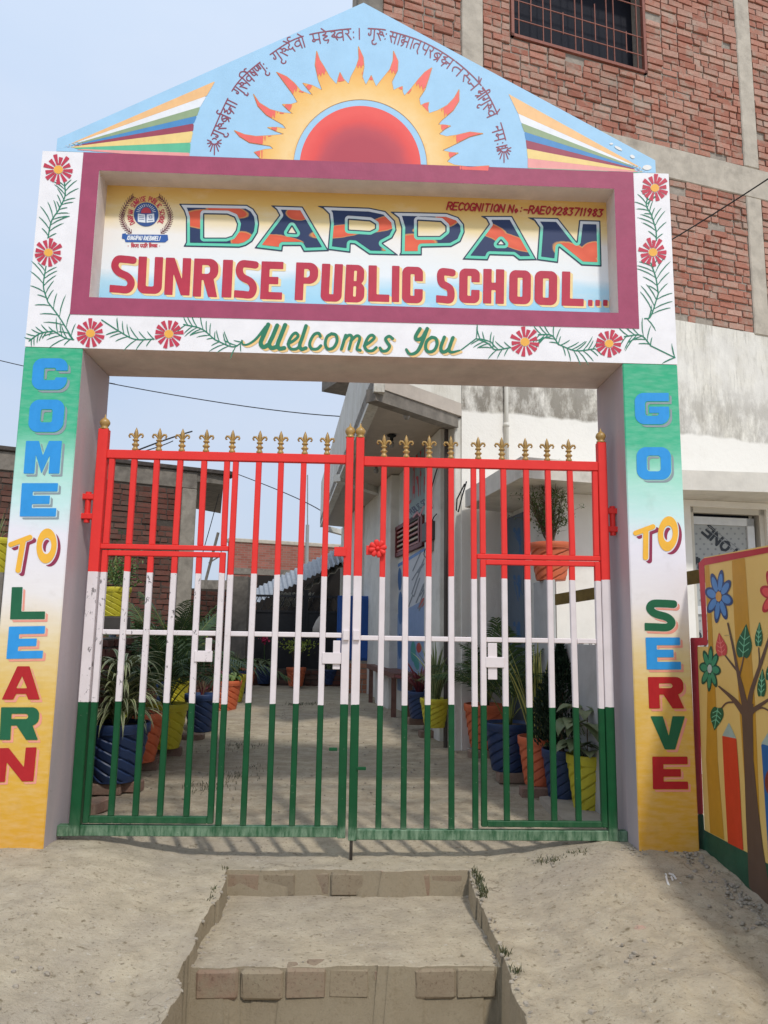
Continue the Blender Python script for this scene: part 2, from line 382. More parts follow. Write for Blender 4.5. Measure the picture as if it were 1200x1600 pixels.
def line_text(txt, p0, p1, hh, slant=0, width=.72, gap=.3):
    """strokes of a line of text between two picture points"""
    p0 = np.array(p0, float); d = np.array(p1, float)-p0; L_ = np.hypot(*d); d /= L_; n = np.array([-d[1], d[0]])
    wd = [(.4 if c in ' I:.1' else width) for c in txt]; tot = sum(wd)+gap*(len(txt)-1); k = L_/tot; x = 0; out = []
    for c, w_ in zip(txt, wd):
        if c != ' ':
            for q in parse(STROKES[c]):
                out.append([tuple(p0+d*((x+a*w_)*k+slant*(1-b)*hh)+n*b*hh) for a, b in q])
        x += w_+gap
    return out
def strokes_fn(S, r):
    def fn(X, Y):
        D = np.full(X.shape, 1e9)
        for q in S:
            P = np.array(q); m = r*2+3
            x0, y0, x1, y1 = P[:, 0].min()-m, P[:, 1].min()-m, P[:, 0].max()+m, P[:, 1].max()+m
            i0, i1 = np.searchsorted(X[0], [x0, x1]); j0, j1 = np.searchsorted(Y[:, 0], [y0, y1])
            if i1 > i0 and j1 > j0: D[j0:j1, i0:i1] = np.minimum(D[j0:j1, i0:i1], stroke(X[j0:j1, i0:i1], Y[j0:j1, i0:i1], q, r if not isinstance(r, dict) else r[id(q)]))
        return D
    return fn
def arc_place(S_units, path, s0, s1, hh, W=None):
    """bend unit strokes (x 0..W, y 0..1 below the head line) along a path"""
    P = np.array(path); seg = np.hypot(*np.diff(P, axis=0).T); cum = np.concatenate([[0], np.cumsum(seg)])
    W = W or max(x for q in S_units for x, y in q); out = []
    for q in S_units:
        r = []
        for x, y in q:
            s_ = s0+(s1-s0)*x/W; i = min(max(np.searchsorted(cum, s_)-1, 0), len(seg)-1)
            t = (P[i+1]-P[i])/seg[i]; p = P[i]+t*(s_-cum[i]); n = np.array([-t[1], t[0]]); r.append(tuple(p+n*y*hh))
        out.append(r)
    return out
# brush-written Devanagari: (advance, strokes) hung from a head line at y = 0
DV = {
'ga': (.72, '.28,0 .28,.48 .2,.62 .07,.55 .1,.42;.58,0 .58,1'), 'gu': (.78, '.28,0 .28,.48 .2,.62 .07,.55 .1,.42;.6,0 .6,1.02;.6,1.02 .42,1.15 .5,1.38 .75,1.42 .85,1.3'),
'ra': (.5, '.12,0 .3,.1 .32,.32 .2,.46 .08,.38;.18,.46 .45,1'), 'ru': (.82, '.12,0 .3,.1 .32,.32 .2,.46 .08,.38;.18,.46 .45,1;.33,.3 .5,.22 .62,.36 .52,.52 .4,.46;.6,.42 .8,.6'),
'rr': (0, '-.1,0 -.25,-.18 -.16,-.4 .06,-.36'), 'ba': (.82, '.68,0 .68,1;.68,.28 .4,.24 .15,.42 .2,.66 .45,.72 .68,.6;.25,.32 .6,.66'), 'bra': (.85, '.68,0 .68,1;.68,.28 .4,.24 .15,.42 .2,.66 .45,.72 .68,.6;.25,.32 .6,.66;.66,.72 .32,1'),
'hma': (1.15, '.4,0 .4,.16 .12,.28 .42,.4 .14,.58 .3,.78 .55,.74 .4,1.1;.55,.5 .95,.52;.55,.5 .6,.7 .75,.66;1,0 1,1'), 'aa': (.34, '.2,0 .2,1'),
'vi': (1.0, '.14,0 .14,1;.14,0 .08,-.3 .4,-.46 .75,-.26 .84,0;.84,0 .84,1;.84,.3 .55,.24 .34,.42 .4,.66 .62,.7 .84,.56'), 'va': (.8, '.68,0 .68,1;.68,.28 .4,.24 .15,.42 .2,.66 .45,.72 .68,.6'),
'ss': (.62, '.15,0 .15,.5 .32,.64 .52,.5;.15,.1 .5,.52;.52,0 .52,.8'), 'na2': (.95, '.12,0 .14,.4 .28,.5 .4,.38 .42,0;.42,.3 .6,.52 .6,0;.85,0 .85,1'), 'u': (0, '-.12,1.02 -.3,1.15 -.22,1.38 .0,1.42 .1,1.3'),
'vis': (.34, '.17,.3 .17,.36;.17,.78 .17,.84'), 'de': (.62, '.3,0 .3,.26 .12,.36 .12,.58 .3,.66 .5,.58;.38,.6 .52,1;.28,0 .0,-.34'), 'o': (.34, '.2,0 .2,1;.2,0 -.08,-.36'),
'ma': (.82, '.22,0 .22,.5;.22,.5 .1,.6 .2,.74 .34,.62 .22,.5;.34,.6 .66,.6;.66,0 .66,1'), 'he': (.66, '.36,0 .36,.18 .12,.3 .45,.42 .14,.6 .26,.8 .52,.78 .4,1.06;.36,0 .08,-.34'), 'shva': (1.1, '.12,.1 .3,.05 .4,.22 .26,.36 .12,.5 .3,.62;.3,.4 .52,.9;.96,0 .96,1;.96,.3 .7,.26 .5,.44 .56,.66 .78,.7 .96,.58'),
'danda': (.4, '.2,0 .2,1'), 'sa': (.86, '.12,0 .3,.1 .3,.32 .16,.46 .08,.38;.16,.46 .4,.95;.3,.4 .7,.42;.7,0 .7,1'), 'ksha': (1.0, '.1,.22 .3,.1 .42,.28 .24,.42 .1,.52 .24,.72 .42,.56 .36,.85 .2,1.02;.36,.5 .8,.52;.8,0 .8,1'), 't': (.8, '.64,0 .64,1;.64,.34 .3,.34 .14,.55 .22,.85;.66,1 .8,1.2'),
'pa': (.76, '.14,0 .16,.45 .32,.6 .6,.55;.6,0 .6,1'), 'ta': (.74, '.6,0 .6,1;.6,.34 .3,.34 .12,.55 .2,.9'), 'smai': (1.3, '.12,0 .3,.1 .3,.32 .16,.46;.16,.46 .4,.95;.3,.4 .6,.42;.6,.4 .62,.68 .74,.72 .8,.56;.76,.58 1.12,.58;1.12,0 1.12,1;1.1,0 .85,-.36;1.14,-.02 1.0,-.42'),
'shri': (1.1, '.12,.1 .3,.05 .4,.22 .26,.36 .12,.5 .3,.62;.62,0 .62,1;.3,.5 .62,.44;.6,.7 .34,1;.9,0 .9,1;.62,0 .66,-.36 .9,-.3 .9,0'), 've': (.8, '.68,0 .68,1;.68,.28 .4,.24 .15,.42 .2,.66 .45,.72 .68,.6;.66,0 .38,-.36'), 'na': (.76, '.6,0 .6,1;.6,.42 .34,.42 .2,.5 .26,.36 .36,.44'),
'dd': (.4, '.12,0 .12,1;.34,0 .34,1'), 'dda': (.6, '.3,0 .3,.26 .12,.36 .12,.58 .3,.66 .5,.58;.38,.6 .52,1'), 'ya': (.8, '.14,.05 .34,.2 .3,.36 .14,.52 .3,.66 .62,.56;.62,0 .62,1'), 'tti': (1., '.14,0 .14,1;.14,0 .1,-.3 .45,-.42 .8,0;.8,0 .8,1;.8,.34 .5,.34 .34,.55 .4,.9')}
def dev(word):
    S = []; x = 0; heads = []
    for k in word:
        adv, st = DV[k]
        for q in parse(st): S.append([(x+a, b) for a, b in crom(q, 3)] if len(q) > 2 else [(x+a, b) for a, b in q])
        if k in ('vis', 'danda', 'dd'): heads.append((x, x+adv, 0))
        else: heads.append((x, x+adv, 1))
        x += adv
    x0 = None
    for a, b, on in heads+[(x, x, 0)]:
        if on and b > a and x0 is None: x0 = a
        if not on and x0 is not None: S.append([(x0+(a-x0)*i/8, 0) for i in range(9)]); x0 = None
    return S

# ------------------------------------------------------------------ paints of the gateway
WHITE = paint('white_gate_masonry', 'f1eef0', .6, .05, .15, .1, 'b9b3a6')
PLAST = paint('grey_inner_plaster', 'd2c4bc', .75, .09, .25, .25, '8f8580')
BLUE = paint('sky_blue_paint', 'a6d0ee', .6, .05, .12, .05, 'cfdde4')
MAROON = paint('maroon_paint', 'a34866', .55, .10, .2, .1, '8a3553')
def pillar_paint():
    b = NB('pillar_front_paint', .55); z = b.math('ADD', b.xyz(2), b.maprange(b.noise(5, 3), 0, 1, -.06, .06))
    c = b.ramp(b.maprange(z, 0., 2.8), [(0., 'd8a032'), (.1, 'dcaa3c'), (.27, 'dfb757'), (.37, 'e6cf9b'), (.46, 'ece6e4'), (.58, 'eae6ee'), (.64, 'c8e8e6'), (.73, '9ddcc6'), (.79, '46b78d'), (1., '2cab7c')])
    c = b.mix(b.ramp(b.noise(40, 3, .6, (.25, 1, 1)), [(.4, 0.), (.8, .12)]), c, 'ffffff'); c = b.mix(b.ramp(b.noise(8, 5), [(.55, 0.), (.75, .14)]), c, '8a7a50', 'MULTIPLY')
    b.bump(b.noise(50, 3, .6, (.3, 1, 1)), .12, .004); return b.col(c)
PILP = pillar_paint()
def pillar_reveal():
    b = NB('pillar_side_plaster', .7)
    c = b.ramp(b.maprange(b.noise(2.2, 3, .5, (2, 1, .25)), .3, .7), [(0., 'a7a3ab'), (.5, 'bcaeb0'), (1., 'a39da0')])
    c = b.mix(b.ramp(b.noise(26, 6, .7), [(.66, 0.), (.72, .5)]), c, '6b6462'); b.bump(b.noise(30, 4), .2, .006); return b.col(c)
REV = pillar_reveal()
def masonry_member(name, a, b_, parent, front=WHITE, side=PLAST):
    """a block whose street face carries other paint than the rest, edges slightly rounded"""
    m = MB(); m.bbox(a, b_, .006); n = len(m.F); Iv = []
    for f in m.F:
        ys = [m.V[i][1] for i in f]; Iv.append(0 if max(ys) <= a[1]+.0065 else 1)
    m.I = Iv; return m.out(name, [front, side], parent)
arch = thing('gateway_arch', (0, .24, -.1), 'tall painted school gateway with white sign slab, sunrise pediment and two lettered pillars', 'gateway')
HX, HW = 1.57, 1.898
pl_ = masonry_member('pillar', (-HW, 0, -.3), (-HX, .49, 2.7), arch, PILP, REV); tag(pl_, 'left pillar lettered COME TO LEARN')
pr_ = masonry_member('pillar', (HX, 0, -.3), (HW, .49, 2.7), arch, PILP, REV); tag(pr_, 'right pillar lettered GO TO SERVE')
slab = thing('sign_slab', (0, .24, 2.7), None, None); attach(slab, arch)
O4 = [(-HW, 2.7), (HW, 2.7), (HW, 3.925), (-HW, 3.925)]; I4 = [(-1.555, 3.01), (1.555, 3.01), (1.555, 3.81), (-1.555, 3.81)]
V = [(x, 0, z) for x, z in O4+I4]+[(x, .49, z) for x, z in O4+I4]; Fq = []; Iq = []
for i in range(4):
    j = (i+1) % 4
    Fq += [(i, j, 4+j, 4+i), (8+i, 12+i, 12+j, 8+j), (i, 8+i, 8+j, j), (4+i, 4+j, 12+j, 12+i)]; Iq += [0, 1, 1, 1]
mobj('slab_block', V, Fq, [WHITE, PLAST], slab, Iq)
def board_paint():
    b = NB('sign_board_paint', .55); z = b.math('ADD', b.xyz(2), b.maprange(b.noise(3, 4, .6, (.5, 1, 1)), 0, 1, -.07, .07))
    c = b.ramp(b.maprange(z, 3.0, 3.85), [(0., '86c0dc'), (.1, '9cd0e8'), (.24, 'b4dcef'), (.33, 'eaf0f4'), (.6, 'f2eee8'), (.72, 'ecd49a'), (.85, 'e3ba6a'), (1., 'dfae5c')])
    c = b.mix(b.ramp(b.noise(7, 6, .65, (.35, 1, 1)), [(.52, 0.), (.75, .35)]), c, 'f3ece0'); b.bump(b.noise(40, 3), .1, .004); return b.col(c)
mobj('sign_board', [(-1.57, .15, 3.0), (1.57, .15, 3.0), (1.57, .15, 3.82), (-1.57, .15, 3.82), (-1.57, .2, 3.0), (1.57, .2, 3.0), (1.57, .2, 3.82), (-1.57, .2, 3.82)], [(0, 1, 2, 3), (4, 7, 6, 5)], [board_paint()], slab)
fo = [(-1.658, 2.902), (1.677, 2.915), (1.677, 3.9245), (-1.656, 3.9245)]; fi = [(-1.555, 3.01), (1.555, 3.01), (1.555, 3.81), (-1.555, 3.81)]
V = [(x, -.0025, z) for x, z in fo]+[(x, -.0025, z) for x, z in fi]
mobj('frame_band', V, [(i, (i+1) % 4, 4+(i+1) % 4, 4+i) for i in range(4)], MAROON, slab)

# pediment: a real slab standing on the arch
ped = MB(); pts = [(-1.818, 3.927), (1.818, 3.927), (1.818, 4.012), (0, 5.02), (-1.818, 4.009)]
V = [(x, 0, z) for x, z in pts]+[(x, .13, z) for x, z in pts]; n = 5
ped.add(V, [tuple(range(n)), tuple(range(n, 2*n))[::-1]]+[(i, n+i, n+(i+1) % n, (i+1) % n) for i in range(n)])
pediment = ped.out('pediment', BLUE, arch)
SLY = lambda X, Y: Y-(237.+(X-68)*.04192+1.0)          # keeps paint above the slab's upper edge
def pd(name, fn, b, step, m, par=pediment, lift=.002, clip=True):
    return decal(name, (lambda X, Y: np.maximum(fn(X, Y), SLY(X, Y))) if clip else fn, b, step, m, par, lift=lift)
fanc = ['f2bf86', 'e9ebf0', '93a883', '4d8cc4', '9c4459', 'efd088', '62bd97', 'eda09c']
LA = (93, 232); LE = [(336.7, 126.7), (323, 150), (313, 167), (308, 181), (303, 193), (302, 205), (298, 223), (296.7, 239), (295, 249)]
for i in range(8): pd('painted_ray', lambda X, Y, i=i: poly(X, Y, [LA, LE[i], LE[i+1]]), bx([LA, LE[i], LE[i+1]]), 2., flat('ray_'+fanc[i], fanc[i]))
RA = (1016, 270); RE = [(794.5, 147), (809.5, 177.6), (814, 192), (819, 206), (821.5, 219), (823, 232.5), (824.5, 247.5), (824.5, 262.5), (824.5, 270)]
for i, c in enumerate(fanc[:6]+[fanc[7], fanc[6]]): pd('painted_ray', lambda X, Y, i=i: poly(X, Y, [RE[i], RA, RE[i+1]]), bx([RA, RE[i], RE[i+1]]), 2., flat('ray_'+c, c))
Z2 = lambda pts, s=.4, o=(350, 20): [(o[0]+x*s, o[1]+y*s) for x, y in pts]
flame = Z2([(265, 640), (150, 600), (150, 577), (118, 545), (160, 534), (195, 532), (180, 520), (100, 508), (62, 485), (40, 460), (80, 476), (125, 483), (180, 480), (240, 475), (205, 464), (170, 448), (210, 448), (245, 455), (230, 437), (165, 400), (132, 365), (115, 318), (138, 352), (180, 378), (225, 390), (272, 396), (250, 380), (228, 358), (262, 358), (288, 350), (270, 320), (240, 280), (205, 232), (245, 250), (275, 275), (300, 305), (350, 325), (330, 302), (308, 275), (345, 284), (385, 305), (368, 260), (356, 205), (362, 150), (374, 185), (390, 210), (412, 250), (440, 282), (446, 256), (453, 233), (466, 258), (487, 280), (496, 250), (515, 215), (527, 180), (525, 132), (544, 175), (547, 210), (540, 250), (554, 285), (564, 266), (575, 245), (583, 265), (594, 290), (614, 264), (648, 222), (661, 185), (662, 150), (680, 190), (678, 225), (655, 270), (662, 304), (680, 294), (697, 288), (697, 308), (704, 326), (728, 300), (758, 262), (785, 232), (812, 215), (800, 255), (785, 300), (762, 335), (767, 363), (785, 354), (800, 350), (796, 372), (800, 394), (835, 382), (872, 362), (900, 332), (918, 300), (918, 345), (895, 382), (850, 420), (835, 438), (860, 438), (885, 442), (862, 455), (838, 475), (870, 484), (910, 478), (960, 466), (1012, 472), (960, 485), (920, 505), (880, 525), (850, 538), (880, 545), (915, 548), (885, 566), (870, 582), (900, 595), (960, 603), (1035, 598), (1030, 640)])
SX, SY = 562.8, 260.4
def fl(X, Y): return np.maximum(poly(X, Y, flame), 104.8-np.hypot(X-SX, Y-SY))
rr = lambda X, Y: np.hypot(X-SX, Y-SY)
fb = bx(flame)
pd('sun_flame_outline', lambda X, Y: fl(X, Y)-.7, fb, 1.2, flat('flame_line', 'c98f55'), lift=.0015)
def flame_mat():
    b = NB('flame_paint', .6); d = b.n('ShaderNodeVectorMath', operation='DISTANCE'); c = P1(SX, SY, 0.); b.L(b.geo.outputs['Position'], d.inputs[0]); d.inputs[1].default_value = tuple(c)
    r = b.math('ADD', d.outputs['Value'], b.maprange(b.noise(14, 3), 0, 1, -.06, .06))
    return b.col(b.ramp(b.maprange(r, .38, .66), [(0., 'f2bd6c'), (.2, 'f8d498'), (.6, 'f5c474'), (1., 'f2b05a')]))
pd('sun_flame', fl, fb, 1.2, flame_mat(), lift=.003)
RED1 = flat('flame_tip_red', 'ee6a62')
pd('flame_tip', lambda X, Y: mxx(fl(X, Y)+.3, 156+3*np.sin(X*1.3)-rr(X, Y)), fb, 1.2, RED1, lift=.0045)
for o_t in [o for o in bpy.data.objects if o.name.startswith('flame_tip')]: o_t['kind'] = 'stuff'
st = Z2([(118, 545), (170, 448), (228, 358), (308, 275), (453, 233), (575, 245), (697, 288), (800, 350), (885, 442), (915, 548)])
pd('flame_tip', lambda X, Y: mxx(fl(X, Y)+.3, mn(*[np.hypot(X-a, Y-b)-15 for a, b in st]), 136-rr(X, Y), rr(X, Y)-151.5), fb, 1.2, RED1, lift=.0045)
def sun_mat():
    b = NB('sun_disc_paint', .6); d = b.n('ShaderNodeVectorMath', operation='DISTANCE'); c = P1(SX+4, SY, 0.); b.L(b.geo.outputs['Position'], d.inputs[0]); d.inputs[1].default_value = tuple(c)
    r = b.math('ADD', d.outputs['Value'], b.maprange(b.noise(6, 4), 0, 1, -.03, .03))
    return b.col(b.ramp(b.maprange(r, .18, .36), [(0., 'b84a58'), (.35, 'c4505a'), (.72, 'e85552'), (1., 'f0605a')]))
pd('sun_disc', lambda X, Y: rr(X, Y)-94.6, (460, 160, 665, 270), 1.4, sun_mat(), lift=.003)
INK = flat('maroon_ink', '8a4358')
for cx, cy, sg in ((335, 222, 1), (787.5, 234, -1)):
    S = [[(cx+3*math.cos(a), cy-4-2*math.sin(a)) for a in (0, .8, 1.57, 2.3, 3.1)]]
    for k in range(9):
        a = math.radians(-10+k*25); S.append([(cx+5*math.cos(a), cy+3*math.sin(a)), (cx+(11+(k == 4)*8+(k in (3, 5))*4)*math.cos(a), cy-1+(13+(k == 4)*8+(k in (3, 5))*4)*math.sin(a))])
    pd('brush_ornament', strokes_fn(S, .9), (cx-22, cy-14, cx+22, cy+30), .9, INK)
# Sanskrit verse along the arch
path = crom([(326, 224), (330, 212), (357, 152), (378, 122), (412, 93), (453, 65), (484, 54), (520, 48), (558, 44.5), (590, 45.5), (610, 49), (662, 66), (712, 96), (754, 136), (778, 180), (792, 226), (796, 250)], 4)
PA = np.array(path); cum = np.concatenate([[0], np.cumsum(np.hypot(*np.diff(PA, axis=0).T))])
def s_at(x, y): return float(cum[np.argmin(np.hypot(PA[:, 0]-x, PA[:, 1]-y))])
words = [(['gu', 'ru', 'bra', 'rr', 'hma', 'aa'], (330, 212), (360, 149)), (['gu', 'ru', 'vi', 'rr', 'ss', 'na2', 'u', 'vis'], (363, 143), (414, 92)), (['gu', 'ru', 'de', 'rr', 'va', 'o'], (417, 89), (480, 55)), (['ma', 'he', 'shva', 'ra', 'vis'], (485, 54), (561, 44.5)), (['danda'], (562, 44.5), (569, 44.5)),
 (['gu', 'ru', 'vis'], (571, 44.5), (609, 48.7)), (['sa', 'aa', 'ksha', 'aa', 't'], (610, 49), (663, 66)), (['pa', 'ra', 'bra', 'hma'], (667, 68), (713, 97)), (['ta', 'smai'], (716, 99), (750, 132)), (['shri', 'gu', 'ru', 've'], (753, 135), (780, 186)), (['na', 'ma', 'vis', 'dd'], (782, 193), (792, 232))]
for wd, a, b_ in words:
    S = arc_place(dev(wd), path, s_at(*a), s_at(*b_), 17, sum(DV[k][0] for k in wd)+.12)
    P = np.array([p for q in S for p in q]); pd('verse_word', strokes_fn(S, .95), (P[:, 0].min()-3, P[:, 1].min()-3, P[:, 0].max()+3, P[:, 1].max()+3), .9, INK)
# peeled paint at the right end
pd('peeled_patch', lambda X, Y: mn(ell(X, Y, 1011, 262, 7, 4), ell(X, Y, 988, 245, 4, 2.5, .5), ell(X, Y, 966, 232, 7, 2, .5), ell(X, Y, 955, 225, 3, 1.5)), (945, 215, 1022, 270), 1.2, flat('bare_lime', 'e9e6e2'), lift=.0045)

# flowers and sprays on the white slab
PET = flat('petal_red', 'c23a50'); CEN = flat('flower_centre', 'f0b04c'); LEAF = flat('spray_green', '2e7d62')
def flower(cx, cy, r, ph):
    S = [];
    for k in range(13):
        a = ph+k*2*math.pi/13+.06*math.sin(5*k); q = r*(.92+.1*math.sin(3*k+ph)); S.append([(cx+r*.32*math.cos(a), cy+r*.32*math.sin(a)), (cx+q*math.cos(a), cy+q*math.sin(a))])
    def fn(X, Y):
        D = np.full(X.shape, 1e9)
        for a, b_ in S:
            dx, dy = b_[0]-a[0], b_[1]-a[1]; L_ = math.hypot(dx, dy); u = ((X-a[0])*dx+(Y-a[1])*dy)/L_; v = (-(X-a[0])*dy+(Y-a[1])*dx)/L_
            D = np.minimum(D, np.maximum(np.abs(v)-(1.3+2.1*np.clip(u/L_, 0, 1)), np.abs(u-L_/2)-L_/2))
        return D
    f = decal('painted_flower', fn, (cx-r-2, cy-r-2, cx+r+2, cy+r+2), .9, PET, slab, lift=.0045)
    decal('flower_centre', lambda X, Y: ell(X, Y, cx, cy, r*.3, r*.27), (cx-10, cy-10, cx+10, cy+10), .9, CEN, f, lift=.006)
for q in ((91.5, 265.5, 24, .1), (76, 395, 23, .5), (141.5, 521, 23.5, .3), (264, 522, 23.5, .9), (820, 534.5, 24, .2), (951.5, 537, 22.5, .6), (1023, 294, 22, .4), (1020, 394.5, 23, 0)): flower(*q)
def spray(pts, n, ln, sgn=1, both=True):
    n = max(4, n-1)
    P = np.array(crom(pts, 8)); sg = np.hypot(*np.diff(P, axis=0).T); cu = np.concatenate([[0], np.cumsum(sg)]); S = [[tuple(p) for p in P]]; R_ = [1.15]
    rs = random.Random(int(pts[0][0]))
    for k in range(n):
        for side in ((-1, 1) if both else (1,)):
            s_ = cu[-1]*(k+.4+.3*(side > 0))/n; i = min(np.searchsorted(cu, s_), len(P)-1); i = max(i, 1); t = (P[i]-P[i-1]); t = t/np.hypot(*t)*sgn; nn = np.array([-t[1], t[0]])*side
            L_ = ln*(.6+.6*math.sin(math.pi*min(1, (k+.8)/n)))*rs.uniform(.8, 1.15); p = P[i]
            S.append([tuple(p), tuple(p+t*L_*.34+nn*L_*.32), tuple(p+t*L_*.62+nn*L_*.68), tuple(p+t*L_*.78+nn*L_*.95)])
    def fn(X, Y):
        D = stroke(X, Y, S[0], .95)
        for q in S[1:]: D = np.minimum(D, stroke(X, Y, q, [.4, .85, .75, .3]))
        return D
    A = np.array([p for q in S for p in q]); decal('painted_spray', fn, (A[:, 0].min()-2, A[:, 1].min()-2, A[:, 0].max()+2, A[:, 1].max()+2), 1.0, LEAF, slab, lift=.003)
spray([(101, 286), (101.5, 307), (91.7, 328)], 7, 17, -1); spray([(92, 328), (80.5, 346), (75, 372)], 6, 20, -1)
spray([(72, 416), (68, 447), (75, 472)], 6, 20, -1); spray([(75, 472), (93, 496), (114, 530)], 5, 24, -1)
spray([(45.5, 533), (63, 521), (84, 517.5)], 7, 13, -1); spray([(84, 517), (101.5, 528), (115.5, 531)], 5, 20, -1)
spray([(159, 500), (185.5, 517.5)], 6, 15, -1); spray([(185, 517), (210, 530), (241, 530)], 6, 18, -1)
spray([(287, 507), (315, 514), (336, 531)], 8, 17, -1); spray([(336, 531), (364, 542), (380, 533)], 6, 17, -1)
spray([(719, 548), (744, 529)], 5, 17, 1); spray([(744, 529), (763, 537), (774, 546.5), (798, 543)], 8, 17, -1)
spray([(841, 523), (861.5, 524), (872.6, 538.6)], 7, 18, -1); spray([(872, 538), (899.5, 548), (929.6, 545)], 8, 18, 1)
spray([(975.5, 526), (1001, 524), (1016.7, 540)], 7, 20, -1); spray([(1016, 540), (1054.7, 559)], 6, 15, -1)
spray([(1012, 308), (1010, 321.7), (1018.8, 337)], 6, 17, -1); spray([(1018, 337), (1024.6, 358.5), (1025.5, 376)], 5, 19, -1)
spray([(1016.8, 410.9), (1024.6, 434), (1028.5, 459)], 6, 24, -1); spray([(1028.5, 459), (1016.8, 494), (1007, 498)], 5, 26, -1)
# "Welcomes You" in brush script
WZ = lambda pts: crom([(340+x*.3667, 470+y*.3667) for x, y in pts], 5)
wy = {'W': [([(104, 170), (108, 186), (130, 186), (165, 162), (205, 112)], [1.3, 1.3, 1.6, 2.0, 2.2]), ([(216, 102), (198, 145), (184, 180), (196, 198), (216, 188)], 3.3), ([(254, 106), (236, 150), (220, 186), (232, 202), (252, 196)], 3.3), ([(288, 104), (270, 150), (256, 188), (264, 204), (284, 202)], 3.3)],
 'e': [([(300, 184), (325, 170), (343, 152), (334, 138), (318, 148), (302, 180), (310, 204), (334, 206), (352, 192)], 2.3)], 'l': [([(377, 108), (362, 155), (350, 190), (358, 207), (376, 202)], 2.9)], 'c': [([(438, 152), (430, 139), (410, 146), (393, 180), (400, 204), (424, 206), (440, 192)], 2.4)],
 'o': [([(485, 141), (466, 155), (459, 185), (470, 206), (494, 200), (509, 172), (504, 147), (485, 141)], 2.4)], 'm': [([(546, 148), (528, 206)], 2.5), ([(538, 170), (558, 148), (572, 156), (560, 206)], 2.3), ([(568, 172), (592, 150), (606, 160), (594, 204), (608, 212)], 2.3)],
 'e_': [([(625, 192), (650, 176), (668, 158), (658, 147), (642, 156), (627, 190), (637, 212), (660, 213), (676, 200)], 2.3)], 's': [([(746, 162), (731, 152), (716, 162), (723, 178), (733, 194), (722, 212), (702, 215), (692, 202)], 2.4)],
 'Y': [([(862, 120), (844, 152), (850, 166), (872, 158), (888, 130)], 2.9), ([(893, 120), (864, 195), (844, 222), (818, 227), (804, 208)], [2.9, 2.9, 2.6, 2.2, 2.]*1)], 'o_': [([(912, 156), (892, 172), (886, 200), (898, 218), (922, 212), (935, 186), (930, 162), (912, 156)], 2.5)], 'u': [([(966, 156), (951, 200), (960, 219), (984, 206), (1001, 160)], 2.7), ([(1003, 158), (986, 205), (996, 220), (1032, 212)], [2.7, 2.7, 2.3, 1.2])]}
SGR = flat('script_green', '2c7a5c'); SYE = flat('script_shade', 'f0c787')
for k, L_ in wy.items():
    S = []
    for pts, r in L_:
        q = WZ(pts)
        if isinstance(r, list): r = list(np.interp(np.linspace(0, 1, len(q)), np.linspace(0, 1, len(r)), r))
        S.append((q, r))
    A = np.array([p for q, r in S for p in q]); b_ = (A[:, 0].min()-5, A[:, 1].min()-5, A[:, 0].max()+8, A[:, 1].max()+8)
    f = decal('painted_letter', lambda X, Y: mn(*[stroke(X, Y, q, r) for q, r in S]), b_, .9, SGR, slab, lift=.0055)
    decal('letter_shade', lambda X, Y: mn(*[stroke(X-d, Y-d*.8, q, r) for q, r in S for d in (1.5, 3.2)]), b_, .9, SYE, f, lift=.004)

# pillar lettering
LB = flat('letter_blue', '2f95dc'); LG = flat('letter_green', '1d6242'); LR = flat('letter_red', 'b01e24'); SG_ = flat('letter_grey_shade', '8e9aa0'); SS = flat('letter_salmon_shade', 'ea9a88'); YO = flat('letter_gold', 'f2b63e'); MS = flat('letter_maroon_shade', '91304e'); GAP = None
for ch, a, b_, c, m in (('C', (52.5, 560), (107, 560), (49, 609), LB), ('O', (47.5, 624.5), (102, 624.5), (43.5, 675), LB), ('M', (41, 689), (97, 689), (37, 740), LB), ('E', (34.5, 755), (91, 755), (31, 807), LB)): letter(ch, a, b_, c, 18 if ch != 'M' else 17, (m, SG_), pl_, (4.5, 4.5), s=15 if ch in 'CO' else 13 if ch == 'E' else None, edge=1.5)
for ch, a, b_, c, m in (('L', (18.7, 917.4), (73, 917), (15.8, 967.7), LG), ('E', (14.4, 979), (71, 978), (10, 1029.5), LB), ('A', (6, 1041), (65.5, 1041), (3, 1093), LR), ('R', (2, 1105), (62, 1105), (-.5, 1156), LG), ('N', (-4, 1169), (57.5, 1167.5), (-9, 1222), LR)): letter(ch, a, b_, c, 17, (m, SS), pl_, (4.2, 4.2), s=12, edge=1.2)
for ch, a, b_, c, m in (('G', (991, 614), (1044.5, 614), (992.5, 663), LB), ('O', (994, 698.8), (1047.7, 698.8), (995, 749.5), LB)): letter(ch, a, b_, c, 16, (m, SG_), pr_, (4.5, 4.5), s=13, edge=1.5)
for ch, a, b_, c, m in (('S', (1005.6, 937), (1058, 937), (1006.7, 985.8), LG), ('E', (1008.4, 996), (1062, 996), (1010.4, 1046), LB), ('R', (1012, 1057.7), (1067, 1057.7), (1014, 1107), LR), ('V', (1016, 1119), (1070, 1119), (1019, 1171), LG), ('E', (1019, 1182), (1074, 1182), (1020, 1233), LR)): letter(ch, a, b_, c, 17, (m, SS), pr_, (4.2, 4.2), s=12, edge=1.2)
